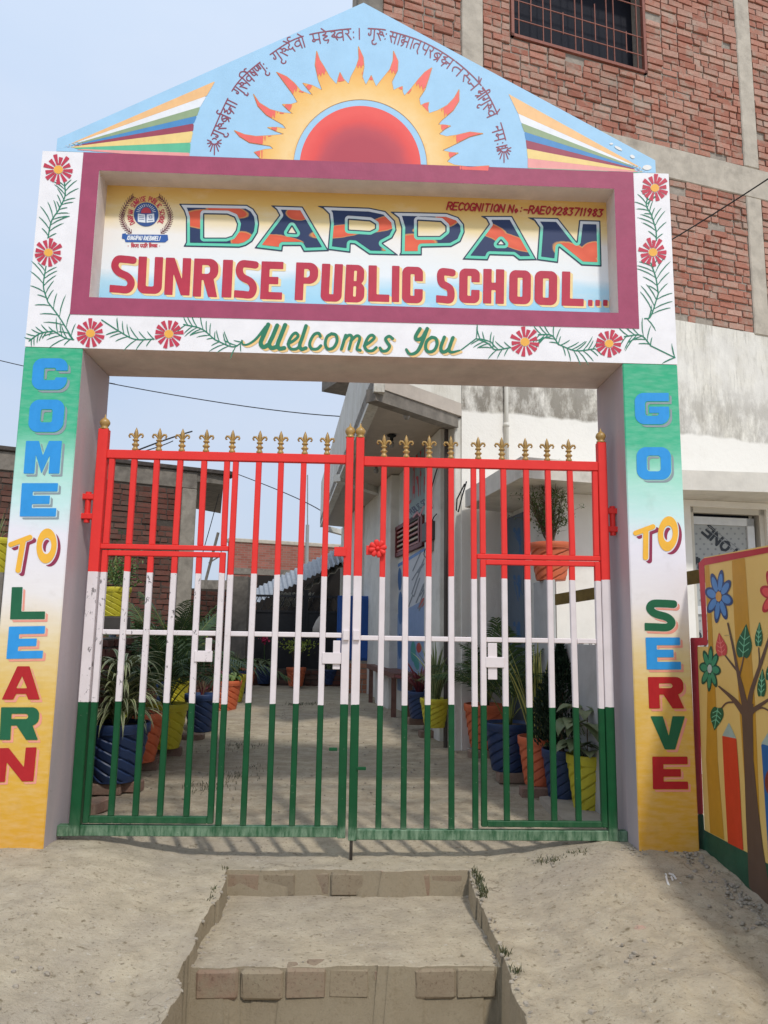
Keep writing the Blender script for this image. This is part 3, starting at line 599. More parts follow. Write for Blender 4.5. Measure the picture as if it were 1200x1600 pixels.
for par, bar, stem, oc in ((pl_, ((17, 851), (47, 839.5)), ((36.5, 845), (28.5, 891)), (73, 853)), (pr_, ((993, 833), (1020, 823)), ((1009, 827), (1008.5, 871)), (1043.5, 834))):
    def tf(X, Y, dx=0, dy=0): return mn(stroke(X-dx, Y-dy, bar, 3.9), stroke(X-dx, Y-dy, stem, 4.2))
    def of(X, Y, dx=0, dy=0):
        e = ell(X-dx, Y-dy, oc[0], oc[1], 11.5, 20, .08); return np.abs(e)-4.2
    for fn, b_ in ((tf, (min(bar[0][0], stem[1][0])-8, 812, bar[1][0]+12, 905)), (of, (oc[0]-20, oc[1]-28, oc[0]+26, oc[1]+34))):
        f = decal('painted_letter', fn, b_, 1., YO, par, lift=.004)
        decal('letter_shade', lambda X, Y: mxx(mn(fn(X, Y, 3.5, 3), fn(X, Y, 6, 5)), 1.6-fn(X, Y)), b_, 1., MS, f, lift=.002)

# the sunken board: DARPAN / SUNRISE PUBLIC SCHOOL...
BD = lambda X, Y: on_y(X, Y, .15)
Za = lambda pts: [(150+x*.3417, 270+y*.3417) for x, y in pts]
Dp = [(Za([(380, 142), (690, 147), (720, 165), (740, 195), (746, 235), (740, 275), (715, 315), (685, 335), (655, 343), (400, 338), (412, 318), (412, 205), (402, 175)]), Za([(495, 190), (600, 192), (632, 205), (645, 235), (640, 262), (622, 288), (595, 297), (495, 297)])),
 (Za([(800, 150), (945, 155), (1065, 358), (950, 362), (935, 335), (855, 335), (852, 360), (725, 345), (838, 195), (825, 170)]), Za([(896, 246), (915, 277), (878, 275)])),
 ([(495.8, 322), (576.7, 324.8), (602, 330), (617, 345), (619.6, 359.7), (613, 372.5), (598, 380.5), (622.5, 399), (577, 398), (554, 382), (548, 381.5), (547.5, 395), (512, 390.5), (515.6, 350), (514, 335), (505, 326)], [(545, 343.5), (578, 346), (586, 351), (586, 357), (578, 361), (545, 359)]),
 ([(609.7, 331), (697.7, 333), (716, 339.5), (725, 350.5), (726, 363), (719.7, 378), (705, 386), (659, 387), (659, 399), (623.6, 399), (626, 394.5), (627, 356), (622.5, 341)], [(653, 345), (688.5, 347), (696, 354), (696, 361.5), (686.7, 369), (653, 369)]),
 ([(750.8, 337.7), (800, 337.7), (838.8, 406.6), (811, 407), (802, 400), (765.5, 399), (762, 407), (722.6, 405.5), (763.7, 350.5), (760, 343)], [(782.7, 376), (788, 382), (777.6, 382)]),
 ([(824, 340), (871.8, 341), (901, 378), (905, 344), (937.8, 345), (939.7, 416.5), (908.5, 415), (873.7, 387), (871.8, 411), (838.8, 406.6), (842.5, 356), (835, 345)], None)]
DK = flat('outline_navy', '2b3a52'); 
def rim_mat():
    b = NB('letter_rim_paint', .5); z = b.math('ADD', b.xyz(2), b.maprange(b.noise(5, 2), 0, 1, -.05, .05)); return b.col(b.ramp(b.maprange(z, 3.3, 3.75), [(0., '5ecdb0'), (.62, '6fd4b8'), (.75, 'd8dde2'), (1., 'e0e2e6')]))
def bands_mat():
    """navy letters with warm diagonal flames brushed across them"""
    b = NB('letter_fill_paint', .5); p = b.n('ShaderNodeVectorMath', operation='SUBTRACT'); b.L(b.geo.outputs['Position'], p.inputs[0])
    acc = None; accy = None
    for cx, cy, ang, L_, th in ((325, 343, 0, 42, 14), (355, 330, 10, 30, 9), (382, 380, 35, 20, 15), (465, 335, 5, 16, 9), (420, 382, -12, 30, 13), (440, 374, 8, 30, 5), (530, 362, -10, 40, 9), (600, 350, -18, 26, 10), (640, 385, -8, 38, 17), (672, 360, -3, 24, 6), (700, 340, -25, 18, 13), (765, 360, 20, 26, 10), (800, 378, 20, 34, 9), (900, 400, 25, 34, 15), (925, 392, -25, 18, 12)):
        c = P1(cx, cy, .15); e = P1(cx+10, cy, .15); k = float(np.linalg.norm(e-c))/10
        mp = b.n('ShaderNodeMapping'); mp.vector_type = 'TEXTURE'; mp.inputs['Location'].default_value = tuple(c); mp.inputs['Rotation'].default_value = (0, math.radians(ang), 0); mp.inputs['Scale'].default_value = (L_*k*1.25, 1, th*k*1.3)
        b.L(b.geo.outputs['Position'], mp.inputs[0]); g = b.n('ShaderNodeTexGradient'); g.gradient_type = 'SPHERICAL'; b.L(mp.outputs[0], g.inputs[0])
        acc = g.outputs[1] if acc is None else b.math('MAXIMUM', acc, g.outputs[1])
    f = b.math('ADD', acc, b.maprange(b.noise(30, 3), 0, 1, -.06, .06))
    return b.col(b.ramp(f, [(.0, '26365e'), (.04, '2a3a60'), (.12, 'd29a5a'), (.2, 'dd5a3e'), (1., 'ea6848')]))
RIM = rim_mat(); FILL = bands_mat()
for P, H in Dp:
    def sf(X, Y): return poly(X, Y, P) if H is None else mxx(poly(X, Y, P), -poly(X, Y, H))
    b_ = bx(P)
    f = decal('painted_letter', lambda X, Y: sf(X, Y)+6.2, b_, .9, FILL, slab, BD, lift=.006)
    decal('letter_rim', lambda X, Y: sf(X, Y)+1.8, b_, .9, RIM, f, BD, lift=.004)
    decal('letter_outline', lambda X, Y: sf(X, Y)-.2, b_, .9, DK, f, BD, lift=.002)
SR = flat('sunrise_red', 'b93449'); SC_ = flat('sunrise_cream', 'f3d69a')
Zb = lambda x, y: (540+x*.3667, 290+y*.3667)
row = [('S', 60, 180, 378, 548, 0), ('U', 188, 300, 383, 552, 0), ('N', 312, 428, 388, 558, 0), ('R', 442, 554, 392, 566, 0), ('I', 574, 619, 398, 570, 0), ('S', 629, 738, 400, 572, 0), ('E', 750, 850, 405, 578, 0), ('P', 908, 1010, 410, 582, 0), ('U', 1026, 1122, 416, 588, 0), ('B', 1136, 1225, 420, 592, 0),
       ('L', 96, 186, 340, 494, 1), ('I', 196, 228, 342, 496, 1), ('C', 240, 328, 345, 500, 1), ('S', 384, 468, 352, 500, 1), ('C', 483, 570, 353, 500, 1), ('H', 585, 674, 355, 502, 1), ('O', 696, 788, 360, 504, 1), ('O', 804, 900, 363, 508, 1), ('L', 920, 1014, 366, 512, 1)]
for ch, x0, x1, y0, y1, s_ in row:
    q = Zb if s_ else (lambda x, y: (150+x*.3417, 270+y*.3417))
    a, b_, c = q(x0+(2 if s_ else 8), y0), q(x1+(2 if s_ else 8), y0+(x1-x0)*.03), q(x0, y1)
    letter(ch, a, b_, c, 13 if ch != 'I' else 14, (SR, SC_), slab, (4., 3.2), s=11.5, surf=BD, edge=0)
for x in (1033, 1064, 1097): 
    a = Zb(x, 487); letter('I', a, (a[0]+7, a[1]+.3), (a[0]-.2, a[1]+9.5), 7, (SR, SC_), slab, (2.5, 2.5), surf=BD)
S = line_text('RECOGNITION No:-RAE09283711983', Zb(432, 72), Zb(1092, 102), 11.5, slant=.22, width=.8, gap=.24)
for q in S: pass
half = Zb(760, 0)[0]
decal('registration_line', strokes_fn(S, 1.15), (690, 312, 950, 348), .9, flat('sign_red_ink', 'a8232f'), slab, BD, lift=.009)
# emblem
ex, ey = 228.5, 335.3
EB = flat('emblem_blue', '31528e'); EM = flat('emblem_maroon', '6a3440'); EW = flat('emblem_white', 'dfe4ea'); ER = flat('emblem_red', 'c0404e')
em = decal('emblem_disc', lambda X, Y: ell(X, Y, ex, ey, 19.3, 18.8), (205, 312, 252, 358), 1., EB, slab, BD, lift=.003)
decal('emblem_sun', lambda X, Y: mxx(ell(X, Y, ex, 333, 8, 8.5), Y-333.5), (215, 320, 242, 336), .8, ER, em, BD, lift=.0045)
decal('emblem_rays', strokes_fn([[(ex+10*math.cos(a), 333-10*math.sin(a)), (ex+15*math.cos(a), 333-14*math.sin(a))] for a in np.linspace(.15, 2.99, 13)], .45), (208, 315, 250, 336), .7, EW, em, BD, lift=.0045)
decal('emblem_book', lambda X, Y: mn(poly(X, Y, [(215.5, 334), (227, 335.5), (227.6, 348.5), (215.5, 347)]), poly(X, Y, [(229.4, 335.5), (241, 334), (241.5, 347), (229, 348.5)])), (212, 330, 245, 352), .7, EW, em, BD, lift=.005)
decal('book_lines', strokes_fn([[(217.5, y), (225.5, y+.8)] for y in (337.5, 340, 342.8)]+[[(231.5, y+.6), (239.5, y)] for y in (344.6,)]+[[(233, 338), (237, 337.5), (238, 341), (234, 341.5), (233, 338)]], .4), (215, 335, 242, 348), .6, EB, em, BD, lift=.0065)
for sg in (-1, 1):
    st_ = crom([(ex+sg*x, y) for x, y in ((19, 307), (28, 315), (36, 330), (38, 342), (33, 355), (23, 364.5))], 4); S = [st_]
    for i in range(1, len(st_), 1):
        x, y = st_[i]; dx, dy = st_[i][0]-st_[i-1][0], st_[i][1]-st_[i-1][1]; L_ = math.hypot(dx, dy); dx /= L_; dy /= L_
        for s2 in (-1, 1): S.append([(x, y), (x-dx*4-dy*s2*4.2, y-dy*4+dx*s2*4.2)])
    A = np.array([p for q in S for p in q]); decal('laurel_branch', strokes_fn(S, .5), (A[:, 0].min()-2, A[:, 1].min()-2, A[:, 0].max()+2, A[:, 1].max()+2), .8, EM, em, BD, lift=.003)
arcp = [(ex+31*math.cos(a)*.93, ey+1-31*math.sin(a)*.95) for a in np.linspace(math.radians(212), math.radians(-32), 40)]
U_ = []; x = 0
for c in 'DARPAN SUNRISE PUBLIC SCHOOL':
    if c != ' ': U_ += [[(x+a*.7, b) for a, b in q] for q in parse(STROKES[c])]
    x += 1.05 if c != 'I' else .8
Lp = sum(math.dist(arcp[i], arcp[i+1]) for i in range(39))
decal('emblem_motto', strokes_fn(arc_place(U_, arcp, 0, Lp, 7.5), .62), (190, 298, 268, 362), .7, ER, em, BD, lift=.003)
rib = [(191, 365.5), (197, 364.5), (197, 366.5), (262, 367), (262, 366), (263, 375), (258, 379), (196, 378.5), (195, 374), (190.5, 373)]
decal('emblem_ribbon', lambda X, Y: poly(X, Y, rib), bx(rib), .9, flat('ribbon_blue', '2f5da6'), em, BD, lift=.003)
decal('ribbon_words', strokes_fn(line_text('KHAGIPAU RAEBARELI', (199, 368.6), (250, 369.6), 6.4, slant=.25), .55), (196, 366, 256, 379), .65, EW, em, BD, lift=.005)
S = []
for wd, a, b_ in ((['vi', 'dda', 'ya', 'aa'], 205, 217), (['dda', 'dda', 'aa', 'tti'], 219, 231), (['vi', 'na', 'ya', 'ma'], 233, 246)):
    u_ = dev(wd); W = max(x for q in u_ for x, y in q); S += [[(a+(b_-a)*x/W, 382+y*5) for x, y in q] for q in u_]
S += [[(200.5, 384.5)], [(249.5, 384.5)]]
decal('hindi_motto', strokes_fn(S[:-2]+[[(200, 384.5), (201, 384.5)], [(249, 384.5), (250, 384.5)]], .5), (197, 378, 253, 391), .65, ER, em, BD, lift=.003)
# ------------------------------------------------------------------ the gate
GY = .17                                            # front plane of the gate
def tricolour():
    b = NB('tricolour_gate_paint', .5, .3); oi = b.n('ShaderNodeObjectInfo'); z = b.math('ADD', b.math('ADD', b.xyz(2), b.maprange(b.noise(25, 2), 0, 1, -.005, .005)), b.maprange(oi.outputs['Random'], 0, 1, -.006, .006))
    red = b.mix(b.ramp(b.noise(12, 4), [(.3, 0.), (.75, .5)]), 'e83a34', 'd92c2a'); wh = b.mix(b.ramp(b.noise(10, 4), [(.35, 0.), (.7, .5)]), 'e4dadb', 'd4cac9')
    chips = b.ramp(b.noise(34, 6, .7, (1, 1, .5)), [(.6, 0.), (.612, .9)]); side = b.ramp(b.maprange(b.xyz(0), -1.7, -.4), [(0., .75), (.62, 1.), (.7, .25), (1., 0.)])
    wh = b.mix(b.math('MULTIPLY', chips, side), wh, '4b4546')
    gr = b.mix(b.ramp(b.noise(12, 4), [(.3, 0.), (.7, .6)]), '0b4f2b', '083f21')
    low = b.math('MULTIPLY', b.ramp(b.maprange(z, -.02, .16), [(0., .8), (.3, .6), (.42, .12), (1., 0.)]), b.ramp(b.noise(30, 6, .7, (1, 1, .25)), [(.38, .15), (.62, 1.)]))
    gr = b.mix(low, gr, '8fa68c'); gr = b.mix(b.ramp(b.noise(55, 4, .7), [(.69, 0.), (.72, .5)]), gr, 'a7b8a0')
    c = b.mix(b.math('GREATER_THAN', z, .706), gr, wh); c = b.mix(b.math('GREATER_THAN', z, 1.432), c, red)
    b.bump(b.noise(45, 3), .15, .003); return b.col(c)
TRI = tricolour()
GOLD = paint('gold_finial_paint', 'b08d4f', .4, .22, .1, nsc=30, spec=.6)
STEEL = paint('bare_steel', '56524e', .45, .2, .1)
def gx(px, py): return float(P1(px, py, GY)[0])
def gz(px, py): return float(P1(px, py, GY)[2])
def bar(parent, name, x0, x1, z0, z1, d=.034, y=GY, w=.0035, lab=None):
    m = MB(); m.bbox((x0, y, z0), (x1, y+d, z1), w)
    if name == 'bar':
        q = random.Random(int(x0*1e4)+9); k = q.uniform(-.0045, .0045); h_ = (z0+z1)/2; m.V = [(a+k*(1-((c-h_)/(z1-z0)*2)**2)+k*.4*(c-h_), b_, c) for a, b_, c in m.V]
    if name == 'bar': m.V = [(a+random.Random(int(x0*1e4)).uniform(-.0025, .0025)*(1 if c > h_ else -1), b_, c) for a, b_, c in m.V]
    o = m.out(name, TRI, parent); 
    if lab: o['label'] = lab
    return o
def fleur_me():
    m = MB(); m.lathe([(.0, -.002), (.019, 0), (.019, .012), (.014, .018), (.012, .026), (.021, .034), (.022, .039), (.013, .045), (.010, .054), (.014, .060), (.019, .063), (.014, .068), (.010, .074)], 10)
    def leaf(pts, wd, th=.011):
        n = len(pts); V = []; F_ = []
        for i, (x, z) in enumerate(pts):
            a = pts[max(i-1, 0)]; c = pts[min(i+1, n-1)]; dx, dz = c[0]-a[0], c[1]-a[1]; L_ = math.hypot(dx, dz); nx, nz = -dz/L_, dx/L_; w = wd[i]
            V += [(x+nx*w, 0, z+nz*w), (x, -th*min(1, w/.008), z), (x-nx*w, 0, z-nz*w), (x, th*min(1, w/.008), z)]
        for i in range(n-1):
            for k in range(4): F_.append((i*4+k, i*4+(k+1) % 4, i*4+4+(k+1) % 4, i*4+4+k))
        m.add(V, F_)
    leaf([(0, .06), (0, .085), (0, .105), (0, .125), (0, .142)], [.004, .010, .0135, .008, .0005], .012)
    for s_ in (-1, 1):
        leaf([(s_*.004, .068), (s_*.013, .088), (s_*.024, .100), (s_*.035, .100), (s_*.041, .090), (s_*.037, .081), (s_*.030, .082)], [.004, .0065, .0075, .007, .0055, .005, .003], .010)
    m.box((-.017, -.009, .060), (.017, .009, .068)); return m.me('fleur_finial', GOLD, True)
FLEUR = fleur_me()
def ball_me():
    m = MB(); m.lathe([(0, -.001), (.026, 0), (.026, .008), (.018, .013), (.024, .022), (.030, .034), (.030, .045), (.024, .057), (.012, .066), (.006, .072), (.004, .084), (.0, .094)], 18); return m.me('ball_finial', GOLD, True)
BALL = ball_me()
gates = []
def zline(L, px): return float(np.interp(px, [L[0][0], L[1][0]], [gz(*L[0]), gz(*L[1])]))
R0 = dict(top=(713.5, 702.5), mid=(857, 850))
def leafgate(side):
    """one leaf of the double gate; side -1 is the left one"""
    L = side < 0
    lab = ('red, white and green barred gate leaf hinged to the left pillar' if L else 'red, white and green barred gate leaf with the red rosette latch')
    g = thing('steel_gate_leaf', (-1.5 if L else 1.5, GY+.02, 0), lab, 'gate', 'two leaves of the school gate')
    # heights measured on the leaf
    ztop0, ztop1 = (2.148, 2.096) if L else (2.142, 2.086)
    zmid0, zmid1 = (1.592, 1.564) if L else (1.574, 1.545); zw0, zw1 = (1.555, 1.525) if L else (1.541, 1.511); zr0, zr1 = (1.105, 1.077) if L else (1.092, 1.064)
    zb0, zb1 = (-.006, .050) if L else (-.018, .036); zwb0, zwb1 = (.060, .097) if L else (.053, .085)
    if L:
        st = (gx(105.5, 1280)+.012, gx(121, 1280)+.012); st = (-1.506, -1.448); cs = (-.048, -.003)
        tops = [(173.7, 716.7), (209, 716.7), (244.4, 716.7), (280.7, 716.7), (318.8, 716.7), (354.7, 716.7)]
        bay = [gx(*q) for q in tops]; full = [gx(367, 727), gx(403, 727), gx(439, 727), gx(474, 727), gx(511, 727)]
        fin = [(210, 700), (247, 700), (283, 700), (321, 700), (362, 700), (405, 700), (438, 700), (476, 700), (511, 700)]
    else:
        st = (1.463, 1.515); cs = (.012, .060)
        tops = [(754.4, 734.6), (787.5, 734.6), (823, 734.6), (857, 734.6), (892, 734.6), (930, 734.6)]
        bay = [gx(*q) for q in tops]; full = [gx(741, 734), gx(706, 729), gx(671, 729), gx(636, 729), gx(600, 729)]
        fin = [(600, 712), (635, 712), (671, 712), (705, 712), (748, 712), (785, 712), (822, 712), (856, 712), (890, 712)]
    xo = st[1] if L else st[0]; xc = cs[0] if L else cs[1]
    a, c = min(xo, xc), max(xo, xc); w = .0165
    ztp = 2.272 if L else 2.262
    bar(g, 'hinge_stile', st[0], st[1], zb1 if False else zb0, ztp, .05, GY-.004); bar(g, 'meeting_stile', cs[0], cs[1], zb0-.004, 2.256, .045, GY-.003)
    bar(g, 'top_rail', a, c, ztop1, ztop0, .036, GY+.001)
    bar(g, 'bottom_rail', a, c, zb0, zb1, .04, GY+.001)
    wf = full[0]                                     # post beside the wicket
    bo = bay[0] if L else bay[-1]; bi = bay[-1] if L else bay[0]
    for x in full: bar(g, 'bar', x-w, x+w, zb1, ztop1, .026, GY+.006)
    x0, x1 = (a, wf-w) if L else (wf+w, c)
    bar(g, 'wicket_lintel', x0, x1, zmid1, zmid0, .03, GY+.003)
    for x in bay: bar(g, 'bar', x-w, x+w, zmid0, ztop1, .026, GY+.006)
    # white cross rail, in pieces between the bars
    fs = sorted(full); ed = [c if L else None]
    xs = sorted(full+[cs[0]-0. if L else cs[1]+0.])
    pts_ = ([wf]+sorted(full)[1:]+[cs[0]+w]) if L else ([cs[1]-w]+sorted(full))
    for p, q in zip(pts_[:-1], pts_[1:]): bar(g, 'cross_rail', p+w, q-w, zr1, zr0, .02, GY+.010)
    # wicket door, a leaf inside the leaf
    wd = thing('wicket_door', (bo, GY, .05), None, None); attach(wd, g); wd['label'] = 'narrow wicket door within the gate leaf'
    f0, f1 = min(bo, bi), max(bo, bi)
    bar(wd, 'wicket_frame_side', f0-w, f0+w, zwb0, zw0, .03, GY+.002); bar(wd, 'wicket_frame_side', f1-w, f1+w, zwb0, zw0, .03, GY+.002)
    bar(wd, 'wicket_top_rail', f0+w, f1-w, zw1, zw0, .028, GY+.003); bar(wd, 'wicket_bottom_rail', f0+w, f1-w, zwb0, zwb1, .028, GY+.003)
    inn = sorted(bay)[1:-1]
    for x in inn: bar(wd, 'bar', x-w, x+w, zwb1, zw1, .024, GY+.006)
    q = [f0]+inn+[f1]
    for p, r in zip(q[:-1], q[1:]): bar(wd, 'cross_rail', p+w, r-w, zr1, zr0, .02, GY+.010)
    # lock plates
    def plate(par, pa, pb, name, y=GY-.001, d=.012):
        A, B = P1(*pa, GY), P1(*pb, GY); m = MB(); m.bbox((min(A[0], B[0]), y, min(A[2], B[2])), (max(A[0], B[0]), y+d, max(A[2], B[2])), .002); return m.out(name, TRI, par)
    if L:
        plate(wd, (303, 1034), (332, 1017), 'lock_plate'); plate(wd, (320, 1017), (331, 997), 'lock_tab', GY+.008, .006)
        plate(g, (503, 1037), (533, 1020), 'lock_plate'); plate(g, (519.5, 1046), (532, 1001), 'lock_tab', GY+.012, .006)
        plate(g, (536, 1000), (545.5, 985), 'hasp', GY-.022, .02); plate(g, (522, 869), (541, 855), 'latch_bracket', GY-.012, .03)
        plate(g, (514, 1173), (527, 1168), 'stop_pin', GY-.01, .014)
        hy = (130, 147, 775, 808)
    else:
        plate(wd, (759, 1043), (788, 1027), 'lock_plate'); plate(wd, (763, 1062), (777, 1005), 'lock_tab', GY+.008, .006)
        plate(g, (551.5, 1000), (562, 985), 'hasp', GY-.022, .02); plate(g, (572, 867), (592, 853), 'latch_bar', GY-.008, .012)
        plate(g, (557, 1203), (572, 1198), 'stop_pin', GY-.01, .014)
        m = MB(); c0 = P1(590, 857.5, GY)
        for k in range(8):
            t = k*math.pi/4+.2; s_ = MB(); s_.lathe([(0, -.5), (.3, -.4), (.43, -.1), (.5, .2), (.4, .42), (0, .5)], 10)
            Mx = T(c0[0], GY-.016, c0[2]) @ RY(-t+math.pi/2) @ T(0, 0, .032) @ Matrix.Diagonal((.030, .018, .044, 1)); m.add([tuple(Mx @ Vector(v)) for v in s_.V], s_.F)
        m.lathe([(0, -.014), (.009, -.01), (.014, 0), (.009, .01), (0, .014)], 10, (c0[0], GY-.022, c0[2]))
        m.lathe([(0, -.036), (.034, -.022), (.034, .022), (0, .036)], 10, (c0[0], GY-.004, c0[2]), sy=.4); o = m.out('rosette', TRI, g, True); o['label'] = 'eight-petalled red rosette'
        mb = MB(); mb.tube([(.03, GY+.02, .2), (.03, GY+.02, -.13)], .009, 8); mb.out('drop_bolt', STEEL, g, True)
    # hinge onto the pillar
    m = MB(); h0, h1 = (1.715, 1.895) if L else (1.70, 1.875); X0, X1 = ((-HX-.012, st[0]+.002) if L else (st[1]-.002, HX+.012))
    for z in (h0+.02, h1-.045): m.bbox((X0, GY+.004, z), (X1, GY+.05, z+.032), .003)
    xm = (X0+X1)/2; m.tube([(xm, GY+.026, h0), (xm, GY+.026, h1)], .017, 10); m.out('hinge', TRI, g)
    xs0, xs1 = (-HX+.001, st[0]) if L else (st[1], HX-.001); m = MB(); m.bbox((xs0, GY-.002, zb0-.002), (xs1, GY+.045, zb1), .003); m.out('rail_end', TRI, g)
    for q in fin:
        inst('fleur_finial', FLEUR, g, T(gx(*q), GY+.019, ztop0-.001))
    inst('ball_finial', BALL, g, T((st[0]+st[1])/2, GY+.02, ztp)); inst('ball_finial', BALL, g, T((cs[0]+cs[1])/2, GY+.02, 2.256))
    gates.append(g)
leafgate(-1); leafgate(1)
# ------------------------------------------------------------------ ground
_rs = np.random.RandomState(3); _LAT = _rs.rand(256, 256)
def vnoise(x, y, s, o=0):
    x = np.asarray(x)/s+o*17.3+1000; y = np.asarray(y)/s+o*9.1+1000; i = np.floor(x).astype(int); j = np.floor(y).astype(int); fx = x-i; fy = y-j
    fx = fx*fx*(3-2*fx); fy = fy*fy*(3-2*fy); g = lambda a, b: _LAT[a % 256, b % 256]
    return (g(i, j)*(1-fx)+g(i+1, j)*fx)*(1-fy)+(g(i, j+1)*(1-fx)+g(i+1, j+1)*fx)*fy-.5
sst = lambda a, b, x: (lambda t: t*t*(3-2*t))(np.clip((x-a)/(b-a), 0, 1))
def gh(x, y, fine=True):
    x = np.asarray(x, float); y = np.asarray(y, float)
    dip = -.02-.105*(1-sst(.75, 1.45, np.abs(x))); inside = -.12+.05*(np.clip(y, .3, 4.6)-.3)
    slope = .085+.05*sst(.8, 1.9, x)
    z = np.where(y < .3, dip+np.minimum(y, 0)*slope, 0); z = np.where(y >= .3, inside+(dip+.12)*(1-sst(.3, 1.1, y)), z)
    z = z-np.maximum(0, -1.5-y)*.16; z = np.maximum(z, -.54)
    j = .022*vnoise(x, y, .16, 1)*2+.008*vnoise(x, y, .06, 2)
    inx = (x+j > -.61) & (x+j < .655)
    st1 = (y+j*.7 < 0) & (y+j*.7 > -.85); st2 = y+j*.7 <= -.85
    z = np.where(inx & st1, -.25+.012*(-y)*0, z); z = np.where(inx & st2, -.53, z)
    if fine:
        rg = .85+1.2*sst(.9, 2., x)*sst(.2, -1., y)+.8*sst(-.6, -1.3, y)*sst(.3, 1., x)
        k = np.where(inx & (y < 0), .55, 1.)
        z = z+k*(rg*(.013*vnoise(x, y, .09, 3)+.009*vnoise(x, y, .038, 4))+.022*vnoise(x, y, .55, 5))
    return z
GZ = lambda x, y: float(gh(x, y, False))
xs = np.unique(np.round(np.concatenate([np.arange(-2.6, 2.61, .022), np.arange(-.68, -.54, .008), np.arange(.58, .73, .008), np.arange(-14, -2.6, .6), np.arange(2.7, 16, .6), np.array([-60, -30, -20, 20, 30, 60])]), 4))
ys = np.unique(np.round(np.concatenate([np.arange(-1.8, .9, .022), np.arange(-.9, -.8, .008), np.arange(-.05, .05, .008), np.arange(.9, 5, .06), np.arange(5, 16, .3), np.arange(-6, -1.8, .15), np.array([-30, -14, -8, 20, 30, 45, 70])]), 4))
X, Y = np.meshgrid(xs, ys); Zg = gh(X, Y); nx = len(xs); ny = len(ys)
Vg = np.stack([X, Y, Zg], -1).reshape(-1, 3); ii = (np.arange(ny-1)[:, None]*nx+np.arange(nx-1)[None]).ravel()
Fg = np.stack([ii, ii+1, ii+1+nx, ii+nx], -1)
def ground_mat():
    b = NB('dusty_cement_ground', .92, .15); big = b.noise(1.3, 6, .6); mid = b.noise(9, 6, .65); sm = b.noise(55, 4, .7)
    c = b.ramp(mid, [(.3, 'a69a84'), (.5, 'b9ac94'), (.7, 'c6baa1')]); c = b.mix(b.ramp(big, [(.4, 0.), (.65, .55)]), c, 'a0968a')
    c = b.mix(b.ramp(sm, [(.28, .85), (.42, 0.)]), c, '6b604f'); c = b.mix(b.ramp(b.noise(24, 3, .55), [(.27, .8), (.38, 0.)]), c, '73674f'); c = b.mix(b.ramp(b.noise(26, 5, .7), [(.62, 0.), (.72, .7)]), c, 'cbc4b6')
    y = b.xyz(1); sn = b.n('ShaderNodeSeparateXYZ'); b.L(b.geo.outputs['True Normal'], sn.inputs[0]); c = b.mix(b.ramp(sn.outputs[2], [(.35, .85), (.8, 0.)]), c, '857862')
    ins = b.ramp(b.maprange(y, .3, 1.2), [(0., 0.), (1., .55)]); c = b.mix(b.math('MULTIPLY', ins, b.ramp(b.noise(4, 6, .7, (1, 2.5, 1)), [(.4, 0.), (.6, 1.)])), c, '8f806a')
    # pinkish paint spills
    for (px, py, r) in ((999, 1441, .035), (1003, 1450, .02), (1140, 1482, .025), (596, 1352, .03)):
        p = on_z(np.array(px), np.array(py), -.1); d = b.n('ShaderNodeVectorMath', operation='DISTANCE'); b.L(b.geo.outputs['Position'], d.inputs[0]); d.inputs[1].default_value = tuple(p)
        f = b.math('ADD', b.math('MULTIPLY', d.outputs['Value'], 1/r), b.maprange(b.noise(60, 4), 0, 1, -.5, .5)); c = b.mix(b.ramp(f, [(.5, .45), (1., 0.)]), c, 'd98a86')
    b.bump(b.noise(170, 4, .7), .35, .004); b.bump(b.noise(38, 6, .75), .9, .016)
    vo = b.n('ShaderNodeTexVoronoi'); vo.feature = 'DISTANCE_TO_EDGE'; vo.inputs['Scale'].default_value = 1.15; ad = b.n('ShaderNodeVectorMath', operation='ADD'); nz = b.n('ShaderNodeTexNoise'); nz.inputs['Scale'].default_value = 3.5; nz.inputs['Detail'].default_value = 8; b.L(b.geo.outputs['Position'], nz.inputs['Vector']); b.L(nz.outputs[1], ad.inputs[0]); b.L(b.geo.outputs['Position'], ad.inputs[1]); b.L(ad.outputs[0], vo.inputs['Vector'])
    ck = b.math('MULTIPLY', b.ramp(vo.outputs['Distance'], [(.003, 1.), (.008, 0.)]), b.ramp(b.noise(1.7, 3), [(.57, 0.), (.63, 1.)])); c = b.mix(b.math('MULTIPLY', ck, .6), c, '5c5242')
    return b.col(c)
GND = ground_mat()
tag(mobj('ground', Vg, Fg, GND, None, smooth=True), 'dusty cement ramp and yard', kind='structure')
# brick edging built into the two steps
def brick_mat(name, cols, mort='8d8478', dust=.3, dustc='a39a8b'):
    b = NB(name, .9, .15); r = b.rnd(); c = b.ramp(r, [(i/(len(cols)-1), x) for i, x in enumerate(cols)])
    c = b.mix(b.ramp(b.noise(28, 6, .7), [(.35, 0.), (.7, .5)]), c, cols[0]); c = b.mix(b.ramp(b.noise(5, 7, .75), [(.48, 0.), (.68, dust)]), c, dustc)
    c = b.mix(b.ramp(b.noise(70, 4, .7), [(.3, .5), (.45, 0.)]), c, '4a3029'); c = b.mix(b.ramp(b.noise(.9, 8, .72), [(.5, 0.), (.72, .4)]), c, '6f665c'); b.bump(b.noise(60, 5, .7), .4, .006); b.bump(b.noise(16, 3), .4, .01); return b.col(c)
BR_STEP = brick_mat('cement_smeared_brick', ['887b67', '8b7e6a', '8c7362', '867a66', '8f826d', '8a7665'], dust=1., dustc='8f846f')
def brick_me(name, L_, D_, H_, mat, seed, w=.006):
    r = random.Random(seed); m = MB(); m.bbox((-L_/2, -D_/2, -H_/2), (L_/2, D_/2, H_/2), w)
    m.V = [(x+r.uniform(-.0035, .0035), y+r.uniform(-.003, .003), z+r.uniform(-.0025, .0025)) for x, y, z in m.V]; return m.me(name, mat)
